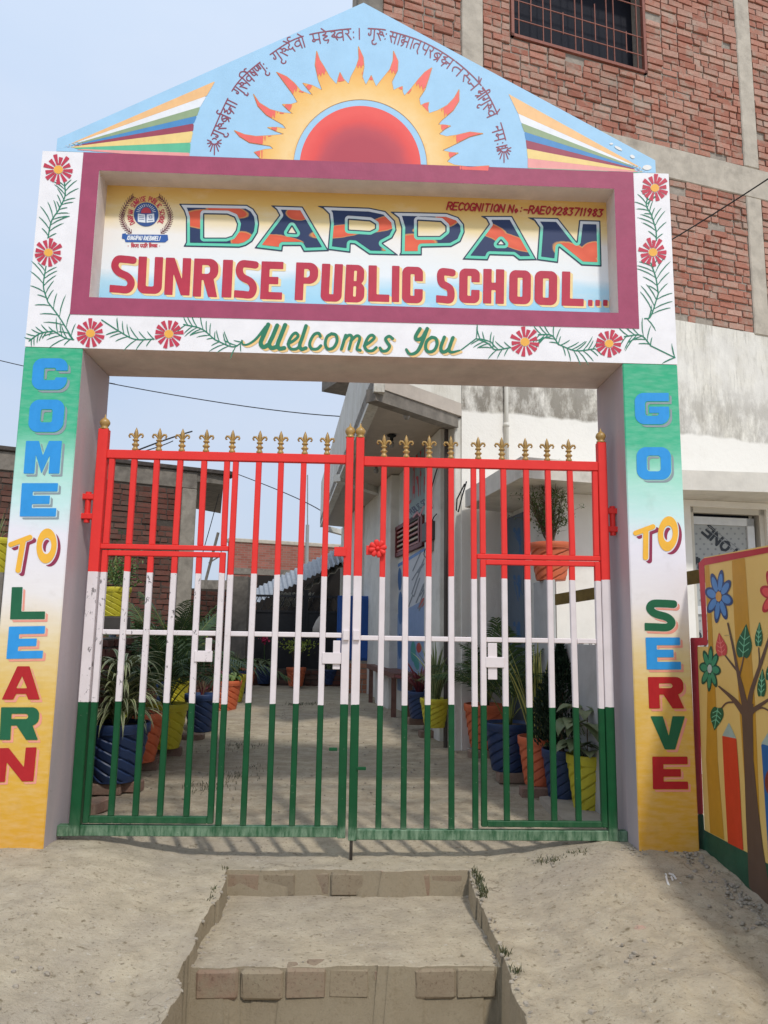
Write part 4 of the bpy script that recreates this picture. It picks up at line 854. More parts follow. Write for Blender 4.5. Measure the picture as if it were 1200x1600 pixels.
steps = thing('entrance_steps', (0, -.4, -.43), None, None); tag(steps, 'two cement covered brick steps', kind='structure')
bs = [brick_me('brick', .17, .1, .112, BR_STEP, i, .008) for i in range(4)]; bs2 = [brick_me('brick', .17, .1, .115, BR_STEP, 9+i, .01) for i in range(4)]
r = random.Random(4)
for i in range(7):
    x = -.525+i*.178+r.uniform(-.006, .006); inst('brick', bs[i % 4], steps, T(x, .052+r.uniform(-.012, .008), -.196+r.uniform(-.004, .003)) @ RZ(r.uniform(-.02, .02)))
    inst('brick', bs2[i % 4], steps, T(x+.02, -.797+r.uniform(-.014, .006), -.311+r.uniform(-.004, .003)) @ RZ(r.uniform(-.03, .03)) @ RX(r.uniform(-.05, .05)))
# rubble and loose grit
def stone(m, c, s, r):
    V = []; 
    for th, k in ((.0, 1), (.9, 5), (2.0, 5), (3.14, 1)):
        for i in range(k):
            a = 2*math.pi*i/k+th; q = s*r.uniform(.75, 1.2); V.append((c[0]+q*math.sin(th)*math.cos(a), c[1]+q*math.sin(th)*math.sin(a)*.8, c[2]+q*math.cos(th)*.55))
    F_ = [(0, 1+i, 1+(i+1) % 5) for i in range(5)]+[(1+i, 6+i, 6+(i+1) % 5, 1+(i+1) % 5) for i in range(5)]+[(11, 6+(i+1) % 5, 6+i) for i in range(5)]
    m.add(V, F_)
STONE = paint('grey_grit', '9b9284', .95, .3, .3, nsc=40)
m = MB(); r = random.Random(11)
for i in range(240):
    t = r.random()**.8; y = .05-t*1.2; x = 1.90-abs(r.gauss(0, .08))-.02+.05*-y; 
    if y > -.01: x = r.uniform(1.3, 1.95)
    stone(m, (x, y, GZ(x, y)+.002), r.uniform(.004, .016), r)
for i in range(700):
    x = r.uniform(-2.2, 2.1); y = r.uniform(-1.7, .8); stone(m, (x, y, GZ(x, y)+.003), r.uniform(.0015, .0055), r)
for i in range(120):
    x = r.uniform(1.0, 1.6); y = r.uniform(-.08, .12); stone(m, (x, y, GZ(x, y)+.002), r.uniform(.003, .010), r)
for i in range(160):
    y = r.uniform(-1.3, 0); x = r.choice((-.61, .66))+r.uniform(-.02, .03); stone(m, (x, y, GZ(x, y)+.003), r.uniform(.004, .014), r)
for i in range(500):
    x = r.uniform(-1.6, 1.4); y = r.uniform(.8, 6); stone(m, (x, y, GZ(x, y)+.004), r.uniform(.003, .012), r)
for i in range(22):
    x = r.uniform(.72, 1.5); y = r.uniform(-1.35, -.75); stone(m, (x, y, GZ(x, y)-.003), r.uniform(.006, .02), r)
for i in range(20):
    x = r.uniform(-1.6, -.62); y = r.uniform(-1.35, -.9); stone(m, (x, y, GZ(x, y)-.003), r.uniform(.006, .016), r)
tag(m.out('loose_grit', STONE), 'loose grit and crumbs of cement', kind='stuff')
def blades(pts, n, h, mat, name, lab, seed=1, spread=.03):
    m = MB(); r = random.Random(seed)
    for (x, y) in pts:
        for i in range(n):
            a = r.uniform(0, 6.28); x0 = x+r.gauss(0, spread); y0 = y+r.gauss(0, spread); z0 = GZ(x0, y0)-.005; hh = h*r.uniform(.4, 1.2); dx, dy = math.cos(a)*hh*.5, math.sin(a)*hh*.5; w = .0022
            m.add([(x0-w, y0, z0), (x0+w, y0, z0), (x0+dx*.5+w*.7, y0+dy*.5, z0+hh*.7), (x0+dx*.5-w*.7, y0+dy*.5, z0+hh*.7), (x0+dx, y0+dy, z0+hh)], [(0, 1, 2, 3), (3, 2, 4)])
    return tag(m.out(name, mat), lab, kind='stuff')
def leafmat(name, cols, rough=.5, trans=.15, spec=.35):
    b = NB(name, rough, spec); c = b.ramp(b.rnd(), [(i/(len(cols)-1), x) for i, x in enumerate(cols)]); c = b.mix(b.ramp(b.noise(20, 3), [(.3, .0), (.8, .35)]), c, cols[0])
    b.col(c); b.b.inputs['Subsurface Weight'].default_value = 0
    tr = b.n('ShaderNodeBsdfTranslucent'); b.L(c, tr.inputs[0]); ms = b.n('ShaderNodeMixShader'); ms.inputs[0].default_value = trans
    out = b.t.nodes['Material Output']; b.L(b.b.outputs[0], ms.inputs[1]); b.L(tr.outputs[0], ms.inputs[2]); b.L(ms.outputs[0], out.inputs[0]); return b.m
GRASS = leafmat('short_grass', ['3a4029', '4a5032', '66603f'])
blades([(.675+.01*i % .03, -.03-.045*i) for i in range(7)]+[(.68, -.85), (.69, -1.0)], 26, .034, GRASS, 'grass_tuft', 'dark weeds in the crack beside the steps', 5, .012)
blades([(-.635, -.25-.05*i) for i in range(3)]+[(-.62, 0.0)], 16, .025, GRASS, 'grass_tuft', 'weeds on the left edge of the steps', 8, .012)
blades([(1.05, .02), (1.12, .0), (1.2, .03), (1.26, .0)], 22, .03, GRASS, 'grass_tuft', 'small weeds in front of the gate rail', 6, .022)
blades([(-1.93, -.12), (-1.88, -.14), (-1.98, -.12)], 40, .02, GRASS, 'grass_tuft', 'weeds by the foot of the left pillar', 7, .02)
blades([(-.95, 2.0), (-.8, 2.3), (-1.05, 1.7), (-.7, 6.5), (-.5, 6.6), (-.75, 6.4), (-1.0, 3.2)], 60, .03, GRASS, 'grass_tuft', 'patchy weeds in the yard behind the gate', 9, .09)

# white paint spilt on the ramp
def lay(X, Y):
    P = on_z(X, Y, -.05)
    for _ in range(5):
        z = gh(P[:, 0], P[:, 1]); d = ray(X, Y); P = CAM+d*((z-CAM[2])/d[:, 2])[:, None]
    return P
sp = decal('paint_spill', strokes_fn([[(1040, 1367), (1042, 1376), (1045, 1384), (1044, 1393)], [(1046, 1366), (1052, 1368), (1056, 1374)], [(1049, 1371), (1051, 1376)], [(1063, 1381), (1068, 1387)]], 1.5), (1034, 1360, 1074, 1400), .9, flat('spilt_white_paint', 'dcdcd8'), None, lay, (0, 0, 1), .006)
tag(sp, 'splash of white paint on the cement ramp', kind='stuff')
# ------------------------------------------------------------------ painted boundary wall on the right
MO = (1.93, 0.); MD = (.05, -1.)
MUR = lambda X, Y: on_wall(X, Y, MO, MD)
mural = thing('mural_wall', (2.03, -.9, -.1), 'yellow boundary wall right of the gate painted with flowers, a tree and pencils', 'wall')
def mural_mat():
    b = NB('mural_yellow_paint', .55); c = b.mix(b.ramp(b.noise(2.5, 4), [(.3, 0.), (.7, 1.)]), 'e6c476', 'dcb96a'); b.bump(b.noise(24, 4, .6), .3, .006); b.bump(b.noise(5, 3), .25, .02); return b.col(c)
MUM = mural_mat(); m = MB(); prof = [(0, -.35), (0, 1.06), (.135, 1.06), (.135, 1.545), (3.2, 1.56), (3.2, -.7)]
V = [(MO[0]+MD[0]*t, MO[1]+MD[1]*t, z) for t, z in prof]+[(MO[0]+MD[0]*t+.2, MO[1]+MD[1]*t+.01, z) for t, z in prof]; n = 6
m.add(V, [tuple(range(n))[::-1], tuple(range(n, 2*n))]+[(i, (i+1) % n, n+(i+1) % n, n+i) for i in range(n)]); m.out('wall', MUM, mural)
def md(name, fn, b, step, mat, lift=.002, par=mural): return decal(name, fn, b, step, mat, par, MUR, (-1, -.05, 0), lift)
MR = flat('mural_red', 'b5313c'); MG = paint('mural_green', '2b5540', .6, .25, .2, .3, '5b6152'); OC = flat('mural_ochre', 'c18f2c'); BRN = flat('mural_bark', '604b3e')
pg = lambda *p: (lambda X, Y: poly(X, Y, list(p)))
md('red_border', pg((1099.5, 872.5), (1330, 832), (1330, 838), (1101, 883.5), (1106.6, 1008), (1090, 1009), (1099.5, 1272), (1090, 1272), (1079, 996.5), (1099, 996.5), (1092, 880)), (1078, 830, 1332, 1275), 2., MR, .004)
md('green_dado', pg((1091, 1272), (1099.7, 1272), (1101, 1297), (1168, 1332), (1240, 1371), (1330, 1420), (1330, 1560), (1210, 1440), (1088, 1340)), (1085, 1268, 1335, 1560), 2.2, MG, .003)
md('ochre_stripe', pg((1102, 884), (1108, 883), (1119, 1097), (1121.6, 1186), (1132, 1312), (1110, 1301), (1103.5, 1186), (1107, 1008)), (1098, 880, 1135, 1315), 1.6, OC, .002)
md('ochre_stripe', pg((1143.7, 876), (1164, 872), (1170, 960), (1180, 1100), (1190, 1343), (1172, 1333), (1155, 1100), (1147, 960)), (1140, 868, 1195, 1346), 1.6, OC, .002)
md('ochre_stripe', pg((1210, 862), (1235, 858), (1260, 1380), (1228, 1362)), (1205, 855, 1265, 1385), 2.5, OC, .002)
md('painted_trunk', pg((1158, 1108), (1163, 1098), (1170, 1108), (1178, 1098), (1177, 1122), (1178, 1186), (1185, 1260), (1192.7, 1324), (1203, 1390), (1212, 1440), (1171, 1385), (1169, 1335), (1166, 1271), (1164, 1207), (1160, 1122)), (1155, 1090, 1215, 1445), 1.3, BRN, .0045)
for pts, r_ in ((crom([(1167, 1112), (1159, 1075), (1154, 1052), (1147, 1015), (1138, 974)]), [5, 4, 2.4, 1.8, 1.3]), (crom([(1162, 1112), (1147, 1093), (1124, 1072.6)]), [5, 3.4, 1.3]), (crom([(1170, 1110), (1174, 1085), (1179, 1067), (1190, 1035), (1203, 995)]), [5, 3.6, 3, 2.6, 1.8]), (crom([(1172, 1116), (1181, 1107), (1202, 1093)]), [4.5, 3.4, 2]), (crom([(1154, 1050), (1142, 1035), (1132, 1022)]), [1.6, 1.4, .9]), (crom([(1156, 1055), (1160, 1040), (1163, 1025)]), [1.5, 1.1, .8]), (crom([(1147, 1097), (1135, 1099), (1125, 1111)]), [1.6, 1.3, .9]), (crom([(1183, 1055), (1187, 1035), (1186, 1012)]), [1.3, 1., .8]), (crom([(1172, 1116), (1190, 1106), (1205, 1112)]), [2, 1.4, 1])):
    rr_ = list(np.interp(np.linspace(0, 1, len(pts)), np.linspace(0, 1, len(r_)), r_)); md('painted_branch', lambda X, Y: stroke(X, Y, pts, rr_), bx(pts, pad=6), 1.1, BRN, .0045)
def mflower(cx, cy, sx, sy, dark, lite, cen, ph=0):
    S = [(cx+sx*.56*math.cos(ph+k*math.pi/4), cy+sy*.56*math.sin(ph+k*math.pi/4), k*math.pi/4+ph) for k in range(8)]
    def fn(X, Y, k=1.): return mn(*[(lambda u, v, a: (np.hypot((u*math.cos(a)+v*math.sin(a))/(.5*k), (-u*math.sin(a)+v*math.cos(a))/(.235*k))-1)*5)((X-x)/sx, (Y-y)/sy, a) for x, y, a in S])
    b = (cx-sx*1.2, cy-sy*1.2, cx+sx*1.2, cy+sy*1.2)
    f = md('painted_flower', fn, b, 1.1, dark, .004); md('petal_light', lambda X, Y: fn(X, Y, .68), b, 1.1, lite, .0055, f); md('flower_centre', lambda X, Y: ell(X, Y, cx, cy, sx*.22, sy*.2), b, 1., cen, .007, f)
mflower(1124, 932, 21, 40, flat('petal_navy', '2d4674'), flat('petal_blue', '5286c0'), flat('centre_ochre', 'd09a4c'), .2)
mflower(1110, 1045, 16, 34, flat('petal_green', '24543f'), flat('petal_mint', '3d9068'), flat('centre_grey', 'b9c3b8'), .1)
mflower(1213, 930, 24, 42, flat('petal_crimson', 'b52f36'), flat('petal_coral', 'dd4f50'), flat('centre_ochre', 'd09a4c'), .2)
def mleaf(cx, cy, w, h, ang, mat, vein):
    c, s_ = math.cos(ang), math.sin(ang)
    def q(u, v): return (cx+u*w*c-v*h*s_, cy+u*w*s_+v*h*c)
    P = [q(*p) for p in crom([(0, -1), (.35, -.6), (.85, 0), (.9, .45), (.55, .85), (0, .8), (-.55, .85), (-.9, .45), (-.85, 0), (-.35, -.6), (0, -1)], 3)]
    f = md('painted_leaf', lambda X, Y: poly(X, Y, P), bx(P), 1., mat, .0045)
    V_ = [[q(0, -.8), q(0, .8)]]+[[q(0, v+.25), q(s2*.6, v)] for v in (-.35, 0, .35) for s2 in (-1, 1)]
    md('leaf_vein', strokes_fn(V_, .6), bx(P), .9, vein, .006, f)
GL = flat('leaf_green_paint', '1f5b3c'); GV = flat('leaf_vein_mint', '76bd95'); RLf = flat('leaf_red_paint', 'c94843'); RV = flat('leaf_vein_pink', 'e07a72')
mleaf(1127, 1008, 9.5, 20, -.15, RLf, RV); mleaf(1164, 1003, 13, 29, .1, GL, GV); mleaf(1186.5, 992, 6.5, 21, .05, GL, GV); mleaf(1191, 1068, 7.5, 24, .05, GL, GV); mleaf(1120, 1122, 11, 20, 3.3, GL, GV); mleaf(1206, 1045, 8, 22, .2, GL, GV)
md('painted_pencil', pg((1129, 1149.7), (1151, 1154), (1156, 1220), (1162, 1329), (1138, 1317), (1133, 1230)), (1127, 1145, 1165, 1332), 1.4, flat('pencil_orange', 'cf3f22'), .004)
md('pencil_tip', pg((1129, 1149.7), (1139.6, 1129), (1151, 1154)), (1127, 1126, 1154, 1156), 1.2, flat('pencil_tip_grey', '9db0a6'), .004)
md('painted_pencil', pg((1190, 1162), (1225, 1172), (1240, 1371), (1202, 1350)), (1186, 1158, 1243, 1374), 2, flat('pencil_blue', '1f5f9a'), .0035)
md('pencil_tip', pg((1190, 1162), (1206, 1136), (1225, 1172)), (1188, 1132, 1228, 1176), 1.4, flat('pencil_tip_grey', '9db0a6'), .004)
md('painted_flower', lambda X, Y: ell(X, Y, 1207, 1222, 11, 22), (1194, 1198, 1222, 1248), 1.5, flat('petal_umber', '7a3324'), .005)
md('chalk_line', strokes_fn([[(1133, 993), (1141, 992.6)]], .8), (1130, 990, 1144, 996), .8, flat('petal_pale', 'c2a86a'), .005)
# ------------------------------------------------------------------ helpers for oblique walls
def proj(P):
    q = (np.asarray(P, float)-CAM) @ RM.T; return 600+F_PX*q[..., 0]/q[..., 2], 800+F_PX*q[..., 1]/q[..., 2], q[..., 2]
def at_d(px, py, zc):
    d = ray(np.array(float(px)), np.array(float(py))); return CAM+d*zc
class Wall:
    """a vertical plane: u runs along it, w comes out of it towards the viewer"""
    def __init__(s, O, azdeg):
        a = math.radians(azdeg); s.O = np.array([O[0], O[1]]); s.d = np.array([math.sin(a), math.cos(a)]); s.n = np.array([s.d[1], -s.d[0]])
        s.M = Matrix(((s.d[0], -s.n[0], 0, O[0]), (s.d[1], -s.n[1], 0, O[1]), (0, 0, 1, 0), (0, 0, 0, 1)))
    def uz(s, px, py):
        P = on_wall(np.array(float(px)), np.array(float(py)), s.O, s.d); return float((P[:2]-s.O) @ s.d), float(P[2])
    def u(s, px, py): return s.uz(px, py)[0]
    def z(s, px, py): return s.uz(px, py)[1]
    def surf(s): return lambda X, Y: on_wall(X, Y, s.O, s.d)
    def off(s): return (s.n[0], s.n[1], 0)
    def box(s, m, u0, u1, z0, z1, w0, w1, mi=0, bev=0):
        a, b = (min(u0, u1), -max(w0, w1), min(z0, z1)), (max(u0, u1), -min(w0, w1), max(z0, z1))
        (m.bbox(a, b, bev, mi, s.M) if bev else m.box(a, b, mi, s.M))
ALLB = []
def lay_bricks(W, rects, gap=None, bl=.230, bh=.073, j=.0145, seed=1, holes=0.02, w=0., depth=.09):
    """course after course of single bricks, none of them quite alike"""
    r = random.Random(seed); out = []
    for (u0, u1, z0, z1) in rects:
        z = z0; row = 0
        while z+bh*.6 < z1:
            hh = min(bh, z1-z-.002); u = u0+.002; k = (row % 2)*.5; first = True
            while u < u1-.02:
                L_ = bl*(r.choice((.5, 1, 1, 1, 1)) if not first else (k or 1))*r.uniform(.96, 1.04); first = False
                if u+L_ > u1-.045: L_ = u1-u-.002
                zm_ = z+hh/2
                if gap and gap[2] < zm_ < gap[3]:
                    if u >= gap[0] and u+L_ <= gap[1]: u += L_; continue
                    if u < gap[0] < u+L_: out.append((u+(gap[0]-u)/2, zm_, gap[0]-u-j, hh-.003, w, 0, 0, depth)) if gap[0]-u > .03 else None; u = gap[1]+.003; continue
                if r.random() > holes: out.append((u+L_/2, z+hh/2+.005*math.sin(u*2.3+row*.7)+r.uniform(-.003, .003), L_-j-r.uniform(0, .004), hh-r.uniform(.001, .005), w+r.uniform(-.006, .014), r.uniform(-.018, .018), r.uniform(-.01, .01), depth))
                u += L_
            z += bh+j; row += 1
    return [(W, b) for b in out]
def emit_bricks(lst, parent, mat, score, nmax=300, label='bricks of the wall, too many to single out', seed=2):
    """the bricks that show largest become parts of their own, the rest one joined part"""
    r = random.Random(seed); sc = sorted(range(len(lst)), key=lambda i: -score(*lst[i])); own = set(i for i in sc[:nmax] if score(*lst[i]) > 0)
    protos = [brick_me('brick', 1, 1, 1, mat, 50+i, .0) for i in range(1)]
    rb = []
    for i in range(8):
        q = random.Random(70+i); m = MB(); m.bbox((-.5, -.5, -.5), (.5, .5, .5), .045)
        m.V = [(x+q.uniform(-.012, .012), y+q.uniform(-.05, .05), z+q.uniform(-.055, .045)) for x, y, z in m.V]; rb.append(m.me('brick', mat))
    big = MB()
    for i, (W, (u, z, L_, h, w, ry, rz, dp)) in enumerate(lst):
        M = W.M @ T(u, dp/2-w, z) @ RZ(rz) @ RY(ry) @ Matrix.Diagonal((L_, dp, h, 1))
        if i in own: inst('brick', rb[i % 8], parent, M)
        else:
            b = .5; e = [r.uniform(-.06, .06) for _ in range(4)]
            V = [(-b, -b+e[0], -b+e[1]), (b, -b+e[2], -b-e[1]*.5), (b, b, -b), (-b, b, -b), (-b, -b+e[3], b+e[0]*.5), (b, -b+e[1], b-e[2]*.5), (b, b, b), (-b, b, b)]
            big.add([tuple(M @ Vector(v)) for v in V], [(0, 1, 5, 4), (4, 5, 6, 7), (0, 3, 2, 1), (1, 2, 6, 5), (3, 0, 4, 7)])
    if big.V: tag(big.out('brickwork', mat, parent), label, kind='stuff')

BR1 = brick_mat('red_clay_brick', ['9a6353', 'b17967', 'bc8b79', 'a46d5b', 'c09c8b', 'b37f6c'], dust=.85, dustc='a99d8e')
BR2 = brick_mat('old_dark_brick', ['5f3c35', '70473e', '54382f', '7a5046', '66483f'], dust=.85, dustc='5b534b')
MORT = paint('grey_mortar', '9c9286', .95, .2, .8, .3, '6b6258', nsc=20); MORTD = paint('dark_mortar', '4f4842', .95, .3, .6, .3, '3a342f', nsc=20)
CONC = paint('weathered_concrete', 'bab0a1', .9, .18, .5, .5, '7b7369', nsc=6); CONCD = paint('dark_weathered_concrete', '7e776e', .9, .3, .5, .6, '544e48', nsc=9)
def plaster_old(name, zs, clean='e9e5dd', dirty='ebe6da', streak='6b655a', amt=.8, band=False):
    """limewashed plaster: rain-streaked above the height zs, freshly whitened below"""
    b = NB(name, .85, .2); z = b.xyz(2); n1 = b.noise(1.6, 7, .72, (3.2, 3.2, .55)); n2 = b.noise(5, 8, .75, (4.5, 4.5, .5)); n3 = b.noise(2.2, 6, .65)
    d = b.mix(b.ramp(n2, [(.5, 0.), (.68, amt*.75)]), b.mix(b.ramp(n1, [(.46, 0.), (.66, .6)]), dirty, 'c9c2b3'), streak)
    d = b.mix(b.ramp(n3, [(.4, .85), (.62, 0.)]), d, clean)
    if band:      # old damp mark: grime gathered along the ledge of the lower coat, heaviest over the porch
        g = b.math('MULTIPLY', b.ramp(b.maprange(b.xyz(2), 3.2, 4.4), [(0., 1.), (.42, .85), (.7, .3), (1., .35)]), b.ramp(b.maprange(b.xyz(0), 1., 5.2), [(0., 1.), (.42, .9), (.6, .6), (1., .55)]))
        d = b.mix(b.math('MULTIPLY', g, b.ramp(b.noise(2.6, 8, .75, (2.2, 2.2, 1.1)), [(.36, .15), (.56, 1.)])), d, '7c756a')
    c = b.mix(b.ramp(b.noise(3, 6, .7), [(.55, 0.), (.8, .35)]), clean, 'cfc9bd')
    f = b.math('ADD', z, b.maprange(b.noise(1.2, 5, .6, (1, 1, .2)), 0, 1, -.12, .12)); x = b.n('ShaderNodeMapRange'); b.L(f, x.inputs[0]); x.inputs[1].default_value = zs; x.inputs[2].default_value = zs+.03
    col = b.mix(x.outputs[0], c, d); b.bump(b.noise(11, 6, .7), .4, .015); b.bump(b.noise(60, 3), .3, .004); return b.col(col)
# ------------------------------------------------------------------ brick building on the right
WC = (1.05, 3.10); BW = Wall(WC, 74)
bld = thing('brick_building', (3.2, 4.2, 0), 'two-storey house with bare red brick upper floor, barred window and streaked whitewashed ground floor', 'building')
zp = BW.z(1058, 500); zb0 = BW.z(1046, 279); zb1 = BW.z(958, 209); ztopb = 10.2
uA = BW.u(598, 2); c1a, c1b = BW.u(721, 2), BW.u(754, 2); c2a, c2b = BW.u(1146, 2), BW.u(1168, 2); c2c, c2d = BW.u(1171, 310), BW.u(1192, 310)
w0u, w1u = BW.u(798, 40), BW.u(1008, 60); wz = BW.z(799, 57); wz1 = wz+1.35; uE = c2b+3.2; uL0 = BW.u(560, 2)
LOWM = plaster_old('streaked_limewash', 3.31, band=True); 
m = MB(); BW.box(m, 0, uE, -.2, zp, 0, -.25); m.out('ground_floor_wall', LOWM, bld)
m = MB()                                            # mortar core of the brick storey, open at the window
for a, b_, c, d in ((c1a, w0u, zp, ztopb), (w1u, uE, zp, ztopb), (w0u, w1u, zp, wz), (w0u, w1u, wz1, ztopb), (uL0, c1a, zp, ztopb)): BW.box(m, a, b_, c, d, -.016, -.24)
m.out('mortar', MORT, bld)
m = MB(); BW.box(m, uL0, uE, zb0, zb1, .012, -.1, bev=.01); m.out('concrete_beam', CONC, bld)
for a, b_, z0, z1 in ((c1a, c1b, zb1, ztopb), (c2a, c2b, zb1, ztopb), (c2a+.0, c2b+.0, zp-.02, zb0), (uL0, uA, zb1, ztopb)):
    m = MB(); BW.box(m, a, b_, z0, z1, .016, -.1, bev=.012); o = m.out('concrete_column', CONC if a != uL0 else CONCD, bld)
def sc1(W, b):
    P = W.M @ Vector((b[0], 0, b[1])); x, y, z = proj(tuple(P))
    if not (-20 < x < 1210 and -15 < y < 1600): return 0
    if x < 1046 and y > 237+(x-68)*.042: return 0
    ped_y = 4+(x-567)*.539 if x > 567 else 0
    if 567 < x < 1027 and y > ped_y: return 0
    return 1000/z
B = lay_bricks(BW, [(uA, c1a, zb1, ztopb-.1), (c1b, c2a, zb1, ztopb-.1), (c2b, uE, zb1, ztopb-.1), (uL0, c2a, zp, zb0), (c2b, uE, zp, zb0)], gap=(w0u-.005, w1u+.005, wz-.02, wz1+.05), seed=5)
emit_bricks(B, bld, BR1, sc1)
# window with a rusty grille
RUST = paint('rusty_red_steel', '8a5446', .6, .2, .1, nsc=30); DARKIN = flat('painted_darkness', '1b1d27', .9)  # near-black colour standing in for the darkness inside openings
win = thing('window', tuple(BW.M @ Vector(((w0u+w1u)/2, 0, wz))), None, None); attach(win, bld)
m = MB(); t_ = .035
for a, b_, c, d in ((w0u, w0u+t_, wz, wz1), (w1u-t_, w1u, wz, wz1), (w0u, w1u, wz, wz+t_), (w0u, w1u, wz1-t_, wz1)): BW.box(m, a, b_, c, d, .02, -.03)
m.out('window_frame', RUST, win); m = MB(); ww = w1u-w0u
vs = [BW.u(x, 45) for x in (811, 849, 861, 899, 910, 948, 959, 995)]
for v in vs: BW.box(m, v-.0045, v+.0045, wz, wz1, .002, -.012)
for zz in (.24, .48, .9, 1.15): BW.box(m, w0u, w1u, wz+zz-.005, wz+zz+.005, .001, -.009)
for k, v in enumerate((830, 880, 930, 978)): u_ = BW.u(v, 45); BW.box(m, u_-.005, u_+.005, wz+(.22 if k % 2 else .26), wz+(.50 if k % 2 else .74), .003, -.008)
m.out('grille', RUST, win)
m = MB(); BW.box(m, w0u-.3, w1u+.3, wz-.3, wz1+.3, -.26, -1.9); o = m.out('room_shade_block', DARKIN, win)  # solid near-black block, the unlit room put in as colour
m = MB(); a = Wall(WC, 74); P0 = BW.M @ Vector((w1u-.17, .25, wz+.02)); P1_ = BW.M @ Vector((w1u-.04, .22, wz+.17)); m.tube([P0, P1_], .02, 6); m.out('white_pipe_end', flat('white_plastic', 'd8dde6'), win)
# drain pipe on the whitewash
m = MB(); u_ = BW.u(789, 640); p = [BW.M @ Vector((u_, -.03, z)) for z in (2.45, 4.9)]; m.tube(p, .022, 8); m.tube([BW.M @ Vector((u_, -.03, z)) for z in (3.18, 3.22)], .03, 8); m.out('drain_pipe', flat('pale_pipe', 'd6d2c8'), bld, True)
# side wall, going back from the corner
SW = Wall(WC, -8.8+180)                             # its u runs towards the street, so back is negative
def ts(px): return SW.u(px, 1000)
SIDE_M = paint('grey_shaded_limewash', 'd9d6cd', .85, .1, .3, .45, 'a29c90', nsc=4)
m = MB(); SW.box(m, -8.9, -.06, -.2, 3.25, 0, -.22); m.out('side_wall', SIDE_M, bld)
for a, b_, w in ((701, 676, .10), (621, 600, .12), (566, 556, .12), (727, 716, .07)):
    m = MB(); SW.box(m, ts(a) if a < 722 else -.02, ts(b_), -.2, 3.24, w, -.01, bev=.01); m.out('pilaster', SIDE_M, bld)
C2 = on_z(722, 650, 3.25); C1 = on_z(584, 603, 3.25); CF = on_z(500, 820, 3.25); cE = SW.M @ Vector((-8.7, 0, 3.25))
C2 = np.array([WC[0]-.004, WC[1]-.004, 3.25])
FASC = plaster_old('streaked_fascia', 3.0, 'dbd9d2', 'cdc9bf', '5d5850', .75); SOFF = paint('brown_soffit', 'bdb2a6', .9, .08, .15, .2, '857b72')
m = MB(); m.prism([C2[:2], (C2[0]+.2, C2[1]+.4), (cE[0]+.1, cE[1]), CF[:2], C1[:2]][::-1], 3.25, 3.38); m.out('balcony_slab', SOFF, bld)
def strip(m, A, B_, z0, z1, th, mi=0):
    A = np.array(A[:2]); B_ = np.array(B_[:2]); d = (B_-A)/np.hypot(*(B_-A)); n = np.array([d[1], -d[0]])*th; m.prism([A, B_, B_-n, A-n], z0, z1, mi)
m = MB(); strip(m, C1, C2, 3.381, 4.3, .1); m.out('balcony_parapet', plaster_old('streaked_parapet', 3.0, 'e2ded4', 'c9c3b5', '6b655b', .6), bld)
m = MB(); strip(m, CF, C1+np.array([0, .0, 0]), 3.20, 4.15, .1); m.out('balcony_parapet', FASC, bld)
m = MB(); strip(m, C1+np.array([.02, .03, 0]), C2+np.array([-.03, -.0, 0]), 3.13, 3.249, .12); m.out('edge_beam', CONCD, bld)
for (pa, pb) in (((532, 746), (621, 776)), ((515, 826), (560, 838))):
    A = on_z(*map(float, pa), 3.2); B_ = on_z(*map(float, pb), 3.2); m = MB(); strip(m, A, B_, 3.15, 3.249, .12); m.out('soffit_beam', SIDE_M, bld)
m = MB(); A = at_d(503, 600, 11.5); B_ = at_d(548, 612, 10.6); strip(m, A, B_, float(A[2])-.12, float(A[2])+.03, 1.2); m.out('roof_edge', CONCD, bld)
# things on and along the side wall
SDF = SW.surf(); SOF = SW.off()
LV = thing('louvred_window', tuple(SW.M @ Vector((ts(645), 0, 1.9))), None, None); attach(LV, bld); lu0, lu1 = ts(620), ts(665); lz0 = SW.z(665, 853); lz1 = SW.z(665, 799)
m = MB()
for a, b_, c, d in ((lu0, lu0+.1, lz0, lz1), (lu1-.1, lu1, lz0, lz1), (lu0, lu1, lz0, lz0+.05), (lu0, lu1, lz1-.05, lz1), (lu1-.22, lu1-.15, lz0, lz1)): SW.box(m, a, b_, c, d, .05, 0)
m.out('window_frame', flat('oxide_red_frame', '6d2b2a'), LV); m = MB(); SW.box(m, lu0, lu1, lz0, lz1, .004, 0); m.out('painted_opening_shade', DARKIN, LV)  # near-black plate on the wall, shade behind the slats painted in
for k in range(5):
    m = MB(); z0 = lz0+.05+k*(lz1-lz0-.1)/5; SW.box(m, lu0+.1, lu1-.22, z0+.015, z0+(lz1-lz0-.1)/5*.62, .035, .01); m.out('louvre_slat', flat('slat_cream' if k % 2 else 'slat_rose', 'b5a58a' if k % 2 else 'a56a62'), LV)
SWM = flat('mural_pale_blue', '9fb3c9'); 
def sd_(name, fn, b, step, mat, par, lift): return decal(name, fn, b, step, mat, par, SDF, SOF, lift)
pn = sd_('painted_panel', pg((621, 884), (676, 850), (676, 1095), (621, 1078)), (618, 845, 678, 1098), 1.5, flat('panel_whitewash', 'b9bcc0'), bld, .003)
sd_('blue_wash', pg((621, 960), (676, 930), (676, 1095), (621, 1078)), (618, 925, 678, 1098), 1.5, flat('wash_blue', '7d93b5'), pn, .0045)
sd_('blue_line', pg((621, 882), (676, 848), (676, 853), (621, 887)), (618, 845, 678, 890), 1, flat('line_blue', '4f7db5'), pn, .006)
r = random.Random(3); sd_('grey_scribble', strokes_fn([[(x, y), (x+r.uniform(6, 14), y-r.uniform(16, 30))] for x, y in [(r.uniform(638, 662), r.uniform(890, 960)) for _ in range(16)]], .8), (632, 850, 678, 970), .8, flat('scribble_grey', '70767c'), pn, .006)
